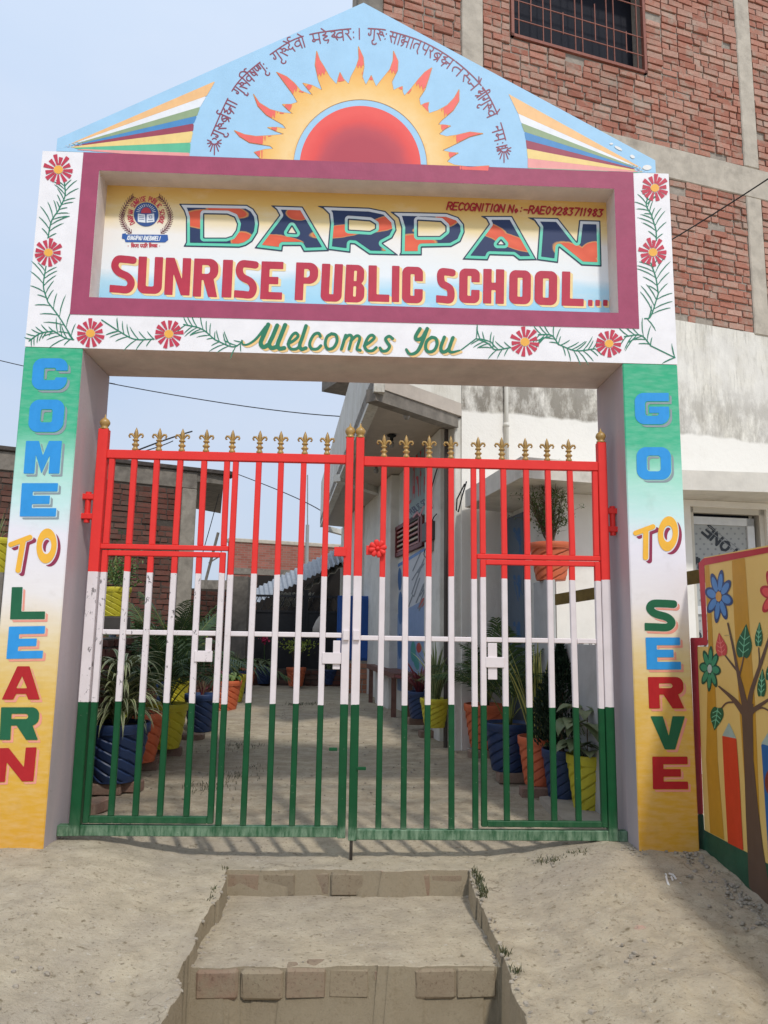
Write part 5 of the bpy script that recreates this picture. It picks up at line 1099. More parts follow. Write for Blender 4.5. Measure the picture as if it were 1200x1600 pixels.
sd_('red_bloom', lambda X, Y: mn(ell(X, Y, 655, 1012, 4, 8), ell(X, Y, 660, 942, 4, 9, .5)), (645, 930, 670, 1024), .8, flat('bloom_red', 'a8433c'), pn, .006)
sd_('teal_leaf', lambda X, Y: mn(ell(X, Y, 646, 1018, 4, 16), ell(X, Y, 651, 1035, 4, 12, -.2)), (638, 998, 662, 1052), .8, flat('bloom_teal', '3f8b85'), pn, .006)
sd_('blue_figure', lambda X, Y: mn(ell(X, Y, 625, 905, 3, 18), ell(X, Y, 626, 950, 3.5, 26), ell(X, Y, 625, 1010, 3, 20)), (618, 880, 632, 1035), 1, flat('figure_blue', '2f5f93'), pn, .006)
zb_, zt_ = SW.z(660, 809), SW.z(660, 700)
sg = thing('wall_sign', tuple(SW.M @ Vector((ts(658), -.02, zb_))), 'painted school name board high on the shaded side wall above the louvred window', 'sign')
m = MB(); SW.box(m, ts(636), ts(675), zb_, zt_, .05, .015, bev=.004); m.out('board', flat('board_grey_green', '7f918f'), sg)
SB = Wall((WC[0]+SW.n[0]*.05, WC[1]+SW.n[1]*.05), -8.8+180).surf()
kx = lambda x, y0: 987-(987-y0)*(x-375)/(640-375)
for k, ch in enumerate('DARPAN'):
    x0 = 638.5+k*5.9; x1 = x0+4.6; letter(ch, (x0, kx(x0, 722)), (x1, kx(x1, 722)), (x0, kx(x0, 788)), 1.5, (LR, None), sg, s=5, surf=SB, off=SOF)
for row_, txt, hh in ((796, 'PUBLIC SCHOOL', 9),):
    S = line_text(txt, (638.5, kx(638.5, row_)), (673, kx(673, row_)), hh); decal('sign_words', strokes_fn(S, .6), (634, 740, 678, 812), .6, flat('sign_navy', '2a3350'), sg, SB, SOF, .003)
decal('sign_scribble', strokes_fn([[(646, 808), (652, 800), (656, 806), (662, 792), (670, 788)]], 1.2), (640, 780, 676, 814), .8, flat('sign_pink', 'c0777a'), sg, SB, SOF, .003)
mb_ = thing('meter_box', tuple(SW.M @ Vector((ts(688), -.1, 1.9))), 'small dark electricity meter box with loose wires on the grey pilaster', 'meter box')
m = MB(); SW.box(m, ts(693.5), ts(682), SW.z(688, 846), SW.z(688, 817), .17, .10, bev=.006); m.out('box', flat('meter_black', '4a4845'), mb_)
m = MB(); SW.box(m, ts(692), ts(686), SW.z(688, 862), SW.z(688, 847), .14, .10); m.out('fuse_block', flat('fuse_grey', '8b8780'), mb_)
BLK = flat('black_cable', '1f1e1e', .6)
m = MB(); m.tube([SW.M @ Vector((SW.u(x, y), -.13, SW.z(x, y))) for x, y in ((692, 818), (697, 808), (701, 804))], .006, 5); m.tube([SW.M @ Vector((SW.u(x, y), -.14, SW.z(x, y))) for x, y in crom([(684, 858), (682, 868), (688, 873), (692, 868)])], .005, 5); m.out('loose_wire', BLK, mb_)
m = MB(); m.tube([SW.M @ Vector((ts(713.5), -.11, z)) for z in (-.1, 3.2)], .02, 8); tag(m.out('drain_pipe', flat('dark_pipe', '4a423c')), 'dark vertical drain pipe at the corner of the whitewashed house', 'pipe')
m = MB(); m.tube([SW.M @ Vector((SW.u(x, y), -.12, SW.z(x, y))) for x, y in crom([(703, 725), (695, 750), (689, 775), (692, 795)])], .007, 5); tag(m.out('wall_cable', BLK), 'black cable curling down the grey pilaster above the meter box', 'cable')
m = MB(); Pq = [at_d(x, y, 7.1) for x, y in ((729, 752), (722, 775), (716, 800), (713, 797), (714, 780), (726, 756))]; m.tube(Pq, .007, 5); tag(m.out('wall_cable', BLK), 'dark cable bundle hanging beside the porch roof edge', 'cable')
GLS = NB('bulb_glass', .1, .5); GLS.b.inputs['Base Color'].default_value = lin('8d8a86'); GLS = GLS.m
for (x, y, pl) in ((636, 645, 'nearest to the gate of the three under the balcony'), (612, 692, 'middle one of the three under the balcony'), (588, 735, 'farthest of the three under the balcony')):
    c = on_z(float(x), float(y)-13, 3.245); s_ = thing('ceiling_bulb', tuple(c), 'bare ceiling bulb, '+pl, 'light bulb', 'bulbs under the balcony')
    m = MB(); m.lathe([(0, 0), (.05, -.005), (.05, -.02), (.02, -.035), (.02, -.07), (0, -.07)], 10, c); m.out('bulb_holder', BLK, s_, True); m = MB(); m.lathe([(.012, -.07), (.03, -.095), (.033, -.12), (.02, -.145), (0, -.15)], 10, c); m.out('bulb', GLS, s_, True)
# ------------------------------------------------------------------ porch: low slab, recessed walls, glazed door
ANX = paint('clean_whitewash', 'f2efe8', .8, .05, .25, .25, 'c4bdb0', nsc=4)
pm = (1.70, 2.08); FR = Wall(pm, 82)
zsof = 2.30; F = [on_z(float(x), float(y), zsof)[:2] for x, y in ((727, 793), (814, 746), (1064, 765), (1200, 769))]; Fx = F[3]+(F[3]-F[2])*2.2
m = MB(); m.prism([F[0], F[1], F[2], F[3], Fx, (Fx[0]+.2, 4.3), (1.4, 3.16)], zsof, zsof+.165); m.out('porch_roof', paint('streaked_slab_edge', 'd8d3c9', .85, .1, .3, .6, '9a9386', nsc=7), bld)
du0, du1 = FR.u(1079, 800), FR.u(1197, 800); m = MB()
for a, b_, c, d in ((0, du0, -.2, zsof-.002), (du1, 4.5, -.2, zsof-.002), (du0, du1, FR.z(1130, 793), zsof-.002)): FR.box(m, a, b_, c, d, 0, -.2)
m.out('porch_wall', ANX, bld)
m = MB(); m.prism([(1.55, 3.22), (pm[0]-.003, pm[1]+.012), (pm[0]+.2, pm[1]+.06), (1.8, 3.4)], -.2, zsof-.003); m.out('porch_wall', SIDE_M, bld)
PWl = Wall(pm, math.degrees(math.atan2(1.55-pm[0], 3.22-pm[1]))+180)
m = MB(); PWl.box(m, PWl.u(794, 900), PWl.u(821, 900), .12, PWl.z(806, 806), .025, .0, bev=.004); o = m.out('poster_panel', flat('slate_blue_panel', '5c6a78'), bld)
PS = Wall((pm[0]+PWl.n[0]*.025, pm[1]+PWl.n[1]*.025), math.degrees(math.atan2(1.55-pm[0], 3.22-pm[1]))+180).surf()
for y in (838, 912, 985):
    S = [[(803+r.uniform(0, 12), y-10+r.uniform(0, 10)), (807+r.uniform(0, 10), y+6+r.uniform(0, 22))] for _ in range(7)]
    decal('blue_drawing', lambda X, Y: mn(ell(X, Y, 804, y-10, 2, 4), ell(X, Y, 811, y-8, 2.5, 6), strokes_fn(S, .6)(X, Y)), (798, y-18, 822, y+32), .8, flat('drawing_blue', '36608c'), o, PS, (PWl.n[0], PWl.n[1], 0), .003)
dr = thing('glazed_door', tuple(FR.M @ Vector(((du0+du1)/2, 0, 0))), 'white framed glazed door still wrapped in dotted protective film, right of the gateway', 'door')
zt = FR.z(1130, 793); ALU = flat('white_aluminium', 'd5d8da', .35); m = MB()
for a, b_, c, d in ((du0, du0+.045, 0, zt), (du1-.05, du1, 0, zt), (du0, du1, zt-.05, zt)): FR.box(m, a, b_, c, d, -.03, -.1)
m.out('door_frame', paint('offwhite_frame', 'cfcabf', .6, .05, .1), dr); m = MB(); t0, t1 = FR.u(1083, 820), FR.u(1184, 820); zt2 = FR.z(1130, 807)
for a, b_, c, d in ((t0, t0+.03, 0, zt2), (t1-.07, t1, 0, zt2), (t0, t1, zt2-.07, zt2), (t0, t1, 1.30, 1.37)): FR.box(m, a, b_, c, d, -.05, -.09)
m.out('door_leaf', ALU, dr); m = MB(); FR.box(m, t0, t1, 0, zt2, -.066, -.075); fl_ = m.out('filmed_pane', paint('grey_protective_film', 'a9acab', .3, .06, .05), dr)
m = MB(); FR.box(m, t0, t1, 0, zt, -.12, -.6); m.out('gap_shade_block', DARKIN, dr)  # near-black block, shade behind the door put in as colour
DSf = Wall(tuple((FR.M @ Vector((0, .066, 0)))[:2]), 82).surf(); DO = (FR.n[0], FR.n[1], 0)
def dd(name, fn, b, st_, mt, lf=.003): return decal(name, lambda X, Y: mxx(fn(X, Y), X-1173, 1084-X), b, st_, mt, fl_, DSf, DO, lf)
INKD = flat('film_ink', '33383f')
dd('film_words', strokes_fn(line_text('ESTONE', (1172, 897), (1097, 832), 15, width=.9, gap=.38), 2.1), (1084, 810, 1174, 905), .9, INKD)
dd('film_words', strokes_fn(line_text('WOOD', (1100, 1012), (1060, 975), 12, width=.9, gap=.38)+line_text('STONE', (1118, 908), (1076, 876), 12, width=.9, gap=.38), 1.6), (1084, 870, 1125, 1015), .9, INKD, .004)
dd('film_small_print', strokes_fn(line_text('PROTECTIVE FILM', (1150, 862), (1104, 826), 3.4), .35)if False else strokes_fn([[(1104+i*4.4, 826+i*3.4), (1107+i*4.4, 828.5+i*3.4)] for i in range(11)]+[[(1108+i*4.4, 822+i*3.4), (1111+i*4.4, 824.5+i*3.4)] for i in range(11)], .6), (1100, 815, 1160, 870), .7, flat('film_grey_ink', '83878b'))
dots = [(1088+i*12+(j % 2)*6, 818+j*8) for i in range(8) for j in range(24)]
dd('film_dots', lambda X, Y: strokes_fn([[(x, y), (x+.1, y)] for x, y in dots], 1.7)(X, Y), (1084, 812, 1176, 1010), .9, flat('film_dot', '8b8e90'), .0025)
# pier, low wall and olive rail inside the gate
yard = thing('low_yard_wall', (1.5, 1.3, 0), 'low grey plastered yard wall ending in a taller pier behind the right gate leaf', 'wall')
GP = paint('grey_yard_plaster', 'b6b6b4', .85, .1, .3, .4, '8e8d89', nsc=5)
pA = at_d(835, 1000, 6.35); pB = at_d(857, 1000, 5.85); pC = at_d(869, 1000, 5.9)
d1 = (pB-pA)[:2]; m = MB(); m.prism([pA[:2], pB[:2], pC[:2], pA[:2]+(pC-pB)[:2]], -.2, 1.535); m.out('pier', GP, yard)
m = MB(); m.prism([pB[:2]+np.array([.01, -.002]), (1.66, .485), (1.80, .485), pC[:2]], -.2, 1.045); m.out('wall', GP, yard)
m = MB(); q = random.Random(5)
for i in range(40): 
    t = q.uniform(.25, .75); x, y = (pC[0]*(1-t)+1.76*t-.03, pC[1]*(1-t)+.485*t); stone(m, (x, y, 1.05+q.uniform(0, .02)), q.uniform(.006, .02), q)
tag(m.out('crumbled_plaster', STONE, yard), 'crumbled plaster lying on the wall', kind='stuff')
A = at_d(867, 937, 5.86); Bq = at_d(1112, 897, 4.62); m = MB(); dv = (Bq-A)[:2]; nn = np.array([dv[1], -dv[0]])/np.hypot(*dv)*.02
V = [(A[0], A[1], A[2]-.042), (Bq[0], Bq[1], Bq[2]-.042), (Bq[0], Bq[1], Bq[2]+.042), (A[0], A[1], A[2]+.042)]; V += [(x-nn[0], y-nn[1], z) for x, y, z in V]
m.add(V, [(0, 1, 2, 3), (7, 6, 5, 4), (0, 4, 5, 1), (1, 5, 6, 2), (2, 6, 7, 3), (3, 7, 4, 0)]); tag(m.out('olive_rail', paint('olive_wood', '6e5c2c', .7, .3, .3, nsc=18)), 'olive painted wooden rail running from the yard pier towards the boundary wall', 'rail')

# ------------------------------------------------------------------ old brick house on the left
K = at_d(306, 800, 12.); LW = Wall(K[:2], 64); hs = thing('old_brick_house', (float(K[0])-2, float(K[1])-1, 0), 'old dark brick house with grey concrete beam and projecting roof slab, behind the left pillar', 'house')
zt = LW.z(306, 731); zc0 = LW.z(200, 754); ucol = LW.u(283, 800)
m = MB(); LW.box(m, -9, ucol, -.3, zc0, -.01, -.25); m.out('mortar', MORTD, hs)
m = MB(); LW.box(m, -9, 0, zc0, zt-.07, .01, -.25, bev=.01); m.out('concrete_beam', CONCD, hs); m = MB(); LW.box(m, ucol, 0, -.3, zc0, .012, -.25, bev=.012); m.out('concrete_column', paint('streaked_grey_column', '948d82', .9, .25, .5, .5, '5f584f', nsc=8), hs)
m = MB(); LW.box(m, -9, .62, zt-.068, zt, .05, -.25, bev=.01); m.out('coping', paint('black_mouldy_coping', '4c4642', .95, .4, .5, nsc=12), hs)
zu = LW.z(306, 752); A, Bq, Cq = on_z(306., 752., zu), on_z(349., 757., zu), on_z(306., 795., zu); m = MB(); m.prism([A[:2], Bq[:2], Bq[:2]+np.array([-.6, 3.2]), Cq[:2]], zu, zt-.07); m.out('roof_slab', CONCD, hs)
def sc2(W, b):
    x, y, z = proj(tuple(W.M @ Vector((b[0], 0, b[1])))); return 1000/z if (170 < x < 300 and 740 < y < 985) or (-5 < x < 26 and y < 880) else 0
emit_bricks(lay_bricks(LW, [(-9, ucol, .0, zc0)], bh=.074, j=.012, seed=8, holes=.03), hs, BR2, sc2, seed=3)
# left yard wall
yl = thing('yard_brick_wall', (-2.0, 4, 0), 'low dark brick yard wall behind the row of flower pots', 'wall')
YW = Wall((-1.98, .55), 0+180-2); 
def lwall(W, L_, h, par, seed, bm=BR2, sc=lambda W, b: 0): 
    m = MB(); W.box(m, 0 if L_ > 0 else L_, L_ if L_ > 0 else 0, -.3, h, -.012, -.22); m.out('mortar', MORTD, par); emit_bricks(lay_bricks(W, [((0, L_, .0, h) if L_ > 0 else (L_, 0, .0, h))], seed=seed), par, bm, sc)
def sc3(W, b):
    x, y, z = proj(tuple(W.M @ Vector((b[0], 0, b[1])))); return 1000/z if 140 < x < 360 and 900 < y < 1090 else 0
YW = Wall((-1.86, .55), -3); lwall(YW, 8.4, 1.02, yl, 21, sc=sc3)
e = at_d(235, 1000, 12.6); e2 = at_d(357, 1000, 13.2); FW = Wall(e[:2], math.degrees(math.atan2(*(e2-e)[:2]))); yl2 = thing('cross_brick_wall', (float(e[0]), float(e[1]), 0), 'brick cross wall closing the yard between the old house and the black gate', 'wall')
lwall(FW, float(np.hypot(*(e2-e)[:2])), 1.129+60*12.8/1185, yl2, 22, sc=sc3)
m = MB(); FW.box(m, FW.u(325, 970), FW.u(336, 970), FW.z(330, 976), FW.z(330, 964), .03, 0); tag(m.out('blue_box', flat('faded_blue_box', '33496a')), 'small blue box fixed on the brick cross wall', 'box')
m = MB(); p = at_d(356, 900, 13.4); p2 = at_d(388, 900, 13.4); m.prism([p[:2], p2[:2], p2[:2]+np.array([0, .4]), p[:2]+np.array([0, .4])], -.1, float(p[2])); tag(m.out('concrete_gatepost', CONCD), 'broad grey concrete gatepost left of the black gate', 'gatepost')
# ------------------------------------------------------------------ far end of the yard
zg = 13.9; BG = Wall(at_d(389, 1000, zg)[:2], 88)
bg_ = thing('black_gate', tuple(BG.M @ Vector((1.2, 0, .1))), 'black sheet metal gate with spiked lattice top at the far end of the yard', 'gate')
BK = paint('black_gate_paint', '1c1d21', .5, .2, .1); u1 = BG.u(590, 1000); um = BG.u(476, 1000); zl, zm, zh = BG.z(480, 1045), BG.z(480, 956), BG.z(480, 932)
for a, b_ in ((0, um-.02), (um+.02, u1)):
    m = MB(); BG.box(m, a, b_, zl, zm, 0, -.03); m.out('sheet_panel', BK, bg_)
    m = MB(); 
    for z in (zm, zh): BG.box(m, a, b_, z-.02, z+.02, .02, -.03)
    for q in (a, b_): BG.box(m, q-.025, q+.025, zl, zh+.12, .022, -.032)
    n = int((b_-a)/.16)
    for i in range(n):
        x = a+(i+.5)*(b_-a)/n; P0 = BG.M @ Vector((x-.07, 0, zm)); P1_ = BG.M @ Vector((x+.07, 0, zh)); m.tube([P0, P1_], .007, 4); m.tube([BG.M @ Vector((x+.07, 0, zm)), BG.M @ Vector((x-.07, 0, zh))], .007, 4)
        if i % 2 == 0: m.tube([BG.M @ Vector((x, 0, zh)), BG.M @ Vector((x, 0, zh+.16))], [.012, .002], 4)
    m.out('lattice_frame', BK, bg_)
m = MB(); BG.box(m, 0, u1+.4, -.1, zl, .12, -.2, bev=.01); pl2 = m.out('mortar', MORTD); tag(pl2, 'dark brick and stone plinth under the black gate', 'plinth')
emit_bricks([(W, (b[0], b[1], b[2], b[3], b[4]+.13, b[5], b[6], b[7])) for W, b in lay_bricks(BG, [(0, u1+.35, -.05, zl)], seed=31)], pl2, BR2, lambda W, b: 1)
# shed with a corrugated roof behind it
sh = thing('tin_shed', tuple(at_d(470, 1000, 18)*np.array([1, 1, 0])), 'dark open shed with a sloping corrugated tin roof beyond the black gate', 'shed')
TIN = paint('grey_tin', '8b9096', .45, .2, .2, .3, '6a5a4e', nsc=8, spec=.5)
def corr(name, A, B_, C_, D_, n, amp, par, mat, k=14):
    A, B_, C_, D_ = map(np.array, (A, B_, C_, D_)); V = []; nrm = np.cross(B_-A, D_-A); nrm = nrm/np.linalg.norm(nrm)
    for i in range(n+1):
        s_ = i/n; o = nrm*amp*math.cos(math.pi*i)
        for t in (0, 1): V.append((A*(1-s_)+B_*s_)*(1-t)+(D_*(1-s_)+C_*s_)*t+o)
    return mobj(name, V, [(2*i, 2*i+1, 2*i+3, 2*i+2) for i in range(n)], mat, par)
corr('tin_roof', at_d(396, 921, 16.2), at_d(548, 846, 16.2), at_d(556, 868, 14.6), at_d(398, 943, 14.4), 44, .02, sh, TIN)
m = MB(); A = at_d(398, 1000, 18.5); B_ = at_d(570, 1000, 18.5); m.prism([A[:2], B_[:2], B_[:2]+np.array([0, .2]), A[:2]+np.array([0, .2])], -.1, 2.4); m.out('back_wall', flat('near_black_wall', '25211f', .9), sh)  # even near-black back wall of the shed
m = MB(); P = [at_d(400, 944, 17.), at_d(572, 850, 17.), at_d(572, 1010, 17.), at_d(400, 1010, 17.)]; m.add([tuple(p) for p in P]+[tuple(p+np.array([0, .1, 0])) for p in P], [(3, 2, 1, 0), (4, 5, 6, 7)]); m.out('inner_wall', flat('near_black_wall', '25211f', .9), sh)  # near-black sheet filling the space below the roof slope
TARP = paint('old_tarpaulin', '8f8672', .8, .3, .3, nsc=10)
corr('tarpaulin_awning', at_d(452, 934, 15.2), at_d(532, 876, 15.2), at_d(536, 886, 14.5), at_d(446, 944, 14.6), 14, .02, sh, TARP)
corr('low_awning', at_d(420, 950, 15.), at_d(478, 946, 15.), at_d(492, 926, 16.), at_d(440, 926, 16.), 16, .015, sh, TARP)
bag = thing('hanging_sack', tuple(at_d(500, 985, 13.6)), 'dirty white cloth sack hanging on a cord in front of the black gate', 'sack')
c = at_d(499, 985, 13.6); m = MB(); m.lathe([(0, .26), (.02, .24), (.07, .17), (.12, .05), (.12, -.03), (.08, -.1), (0, -.12)], 12, c, fn=lambda a, i, z: 1+.06*math.sin(3*a+i)); m.out('sack', paint('dirty_cloth', 'b5aca2', .9, .15, .3), bag, True); m = MB(); m.tube([c+np.array([0, 0, .24]), c+np.array([.02, 0, .8])], .006, 4); m.out('cord', BLK, bag)
# blue louvred cabinet on its brick base
CB = Wall(at_d(526, 1000, 12.4)[:2], 90); cb = thing('blue_cabinet', tuple(CB.M @ Vector((.3, .2, .5))), 'blue metal cabinet with louvred door standing on a brick base beyond the gate', 'cabinet')
BLUE_C = paint('cabinet_blue', '1f4f95', .5, .12, .1); w1 = CB.u(584, 1000); z0, z1 = CB.z(555, 1032), CB.z(555, 931)
m = MB(); CB.box(m, 0, w1, z0, z1, 0, -.45, bev=.008); m.out('cabinet_body', BLUE_C, cb)
for a, b_ in ((.03, w1*.5-.01), (w1*.5+.01, w1-.03)):
    m = MB(); CB.box(m, a, b_, z0+.03, z1-.03, .018, .001, bev=.004); d_ = m.out('cabinet_door', BLUE_C, cb)
    for k in range(18):
        m = MB(); zz = z0+.42+k*.033; CB.box(m, a+.05, b_-.05, zz, zz+.014, .026, .017); m.out('louvre_slat', BLUE_C, d_)
m = MB(); CB.box(m, w1*.15, w1-.01, -.1, z0-.002, -.02, -.42); bb = m.out('mortar', MORT); tag(bb, 'rough red brick base carrying the blue cabinet', 'brick base')
emit_bricks(lay_bricks(CB, [(w1*.14, w1, -.02, z0-.01)], seed=41, w=-.01), bb, brick_mat('orange_brick', ['a06a52', 'b07a60', '96604c'], dust=.3), lambda W, b: 1)
# bench by the side wall
bn = thing('wooden_bench', tuple(at_d(630, 1075, 10)*np.array([1, 1, 0])), 'weathered reddish bench along the side wall beyond the pots', 'bench')
WD = paint('weathered_red_wood', '6e4e44', .75, .25, .3, nsc=18); A = at_d(602, 1047, 11.2); B_ = at_d(652, 1062, 8.9); m = MB(); z_ = .62
A[2] = B_[2] = z_; d = (B_-A)[:2]; n_ = np.array([d[1], -d[0]])/np.hypot(*d)*.28; m.prism([A[:2]+n_*0, B_[:2], B_[:2]+n_, A[:2]+n_], z_-.06, z_); m.out('seat', WD, bn)
for t in (.08, .9):
    for k in (.15, .85): q = A[:2]+d*t+n_*k; m = MB(); m.box((q[0]-.03, q[1]-.03, .05), (q[0]+.03, q[1]+.03, z_-.06)); m.out('leg', WD, bn)
m = MB(); A = at_d(600, 1085, 12.3); A[2] = .1; m.prism([(A[0], A[1]), (A[0]+.9, A[1]-3.), (A[0]+1.3, A[1]-2.9), (A[0]+.6, A[1]+.5)], .0, .2); tag(m.out('cement_step', paint('dark_cement_step', '7f766a', .9, .2, .4)), 'low cement step along the foot of the side wall', 'step')
# far red brick house
def far_brick():
    b = NB('far_red_brick', .9, .15); t = b.n('ShaderNodeTexBrick'); mp = b.n('ShaderNodeMapping'); b.L(b.geo.outputs['Position'], mp.inputs[0]); mp.inputs['Rotation'].default_value = (math.radians(90), 0, 0)
    b.L(mp.outputs[0], t.inputs[0]); t.inputs['Scale'].default_value = 4.3; t.inputs['Row Height'].default_value = .36; t.inputs['Brick Width'].default_value = 1.02; t.inputs['Mortar Size'].default_value = .03
    t.inputs['Color1'].default_value = lin('a2685c'); t.inputs['Color2'].default_value = lin('8c5448'); t.inputs['Mortar'].default_value = lin('8a7d72')
    c = b.mix(b.ramp(b.noise(2.2, 6, .7), [(.45, 0.), (.7, .4)]), t.outputs[0], '7c6a60'); b.bump(t.outputs[1], -.3 if False else .3, .02); return b.col(c)
fh = thing('far_brick_house', tuple(at_d(450, 1000, 26)*np.array([1, 1, 0])), 'distant red brick house wall with a grey coping, seen over the black gate', 'house')
A = at_d(352, 1000, 26); B_ = at_d(575, 1000, 28); FHW = Wall(A[:2], math.degrees(math.atan2(*(B_-A)[:2]))); L_ = float(np.hypot(*(B_-A)[:2])); z1 = FHW.z(400, 848)
m = MB(); FHW.box(m, 0, L_, -.1, z1, 0, -.3); m.out('wall', far_brick(), fh); m = MB(); FHW.box(m, -.05, L_, z1-.02, z1+.12, .05, -.35, bev=.02); m.out('coping', CONC, fh); m = MB(); FHW.box(m, 0, L_, FHW.z(400, 898), FHW.z(400, 889), .03, -.1); m.out('band', CONCD, fh)
m = MB(); a = at_d(480, 900, 24); b_ = at_d(480.5, 820, 24); c = at_d(480.5, 742, 24); m.tube([(a[0], a[1], .0), tuple(b_)], .055, 8); m.tube([tuple(b_), tuple(c)], .022, 6); tag(m.out('utility_pole', paint('pale_steel_pole', '9c9e9b', .6, .1, .05)), 'slim pale utility pole rising in front of the far brick house', 'pole')
m = MB(); a = at_d(322, 905, 20); b_ = at_d(341, 832, 20); m.tube([tuple(a), tuple(b_)], .04, 6); m.tube([tuple(at_d(326, 880, 20)), tuple(at_d(350, 865, 20))], .02, 5); m.tube([tuple(at_d(345, 900, 20)), tuple(at_d(346, 835, 20))], .015, 5); m.tube([(a[0], a[1], 0), tuple(a)], .04, 6); tag(m.out('leaning_mast', CONCD), 'leaning grey mast with antenna rods right of the old brick house', 'mast')
m = MB(); a = at_d(300, 1000, 22); b_ = at_d(360, 1000, 22); m.prism([a[:2], b_[:2], b_[:2]+np.array([0, 2]), a[:2]+np.array([0, 2])], 0, float(at_d(300, 905, 22)[2])); tag(m.out('far_shack', CONCD), 'low grey shack in the gap beside the old brick house', 'shack')
# cables across the sky
def cable(pts, rad, lab):
    P = [at_d(*p) for p in pts]; Q = crom([tuple(p) for p in P], 6) if False else []
    A, Bq = P[0], P[-1]; sag = pts and len(pts) > 2
    n = 14; m = MB(); Mid = P[1] if len(P) > 2 else (A+Bq)/2
    for i in range(n+1): t = i/n; Q.append(tuple(A*(1-t)*(1-2*t)+4*Mid*t*(1-t)+Bq*t*(2*t-1)))
    m.tube(Q, rad, 5); tag(m.out('overhead_cable', BLK), lab, 'cable', 'overhead cables')
cable([(-40, 553, 13), (60, 577, 13), (180, 600, 13)], .008, 'thin cable in the sky left of the gateway')
cable([(60, 577, 13.5), (350, 630, 13), (560, 652, 12)], .009, 'long thin cable sagging below the gateway beam towards the balcony')
cable([(350, 733, 16), (440, 768, 14), (500, 797, 12)], .009, 'cable rising from the balcony foot above the far brick house')
cable([(170, 722, 12), (245, 692, 13), (300, 674, 14)], .014, 'upper dark cable over the old brick house roof')
cable([(180, 716, 12), (235, 702, 13), (270, 689, 14)], .010, 'lower dark cable over the old brick house roof')
cable([(312, 880, 14), (332, 810, 14), (347, 752, 12.5)], .008, 'cable dropping steeply from the old house roof slab')
cable([(1040, 380, 7.2), (1130, 325, 7.), (1260, 240, 6.2)], .007, 'black cable slanting across the brick wall at the right edge')
# ------------------------------------------------------------------ flower pots and their plants
POTC = {'navy': paint('navy_pot_plastic', '24395f', .45, .12, .05, .25, '5a5f68', spec=.45), 'orange': paint('orange_pot_plastic', 'cf6a45', .5, .1, .05, .2, 'a5795f', spec=.4), 'yellow': paint('yellow_pot_plastic', 'c8bd35', .5, .1, .05, .25, '8f8a45', spec=.4)}
SOIL = paint('dark_soil', '40342a', .95, .3, .8, nsc=40); EDGB = brick_mat('dusty_edging_brick', ['8d7265', '7f675b', '9a8273'], dust=.9, dustc='8a7f70')
def pot_me(col, ratio, hand):
    """twist-ribbed pot: plain rim band over a tapering body cut by slanting grooves"""
    H = ratio; prof = []; N = 64
    def R(z): return .335+.135*(z/(H*.84))**.85 if z < H*.84 else .5
    m = MB()
    zs = [0]+[H*.84*i/N for i in range(1, N+1)]
    P = [(.0, .01), (.31, 0)]+[(R(z), z) for z in zs]+[(.487, H*.845), (.5, H*.86), (.503, H*.985), (.495, H), (.455, H), (.45, H*.93), (.0, H*.9)]
    def fn(a, i, z):
        if 2 <= i <= N+1 and .02*H < z < H*.82:
            ph = (a*7/(2*math.pi)+hand*z*5.2/H) % 1.; return 1+.05*(ph-.5)-(.075 if ph < .11 else 0)
        return 1
    seg = 112; m.lathe(P, seg, fn=fn); n = len(P)-1
    return m.me('pot', POTC[col], True)
_pm = {}
def get_pot(col, ratio, hand):
    k = (col, round(ratio, 1), hand)
    if k not in _pm: _pm[k] = pot_me(col, k[1], hand)
    return _pm[k], k[1]
_soil = MB(); _soil.lathe([(.0, .0), (.45, 0)], 20); SOILME = _soil.me('soil', SOIL)
def foot(px, py, st):
    z = -.1+st
    for _ in range(12):
        P = on_z(float(px), float(py), z); z = GZ(P[0], P[1])+st
    return P
EB = [brick_me('edging_brick', .23, .11, .075, EDGB, 90+i) for i in range(4)]
def plant_thing(cx, yb, rw, yt, col, st, hand, name, label, cat='potted plant', P=None, grp='potted plants along the yard'):
    if P is None: P = foot(cx, yb, st)
    zc = proj(P)[2]; w = rw*zc/F_PX; h = (yb-yt)*zc/F_PX*.98+.25*w*.0
    t = thing(name, tuple(P), label, cat, grp, rz=random.uniform(0, 6))
    me, rt = get_pot(col, h/w, hand); o = inst('pot', me, t, Matrix.Diagonal((w, w, h/rt, 1)), True)
    s_ = inst('soil', SOILME, t, T(0, 0, h*.93) @ Matrix.Diagonal((w, w, 1, 1)), True)
    return t, P, w, h
# leaf shapes, in metres at unit length, growing from the origin along +x and bending down
def strap(L_, up, droop, w, cols, n=8, tip=.0, fold=.25, name='leaf', twist=0.):
    """arching strap leaf: centre stripe and margins take separate materials"""
    V = []; F_ = []; I = []; x = z = 0; a = up; ds = L_/n
    for i in range(n+1):
        t = i/n; ww = w*(math.sin(math.pi*min(1, (t*.9+.12)))**.6)*(1-t**3*(1-tip)); nx, nz = -math.sin(a), math.cos(a); tw = twist*t
        for k, f in enumerate((-1, -.45, 0, .45, 1)):
            fo = fold*abs(f)*ww; V.append((x+nx*fo, f*ww*math.cos(tw), z+nz*fo+f*ww*math.sin(tw)))
        if i < n: x += math.cos(a)*ds; z += math.sin(a)*ds; a -= droop/n
    for i in range(n):
        for k in range(4): b = i*5+k; F_.append((b, b+1, b+6, b+5)); I.append(1 if k in (0, 3) else 0)
    return mesh_of(name, V, F_, cols, I, True)
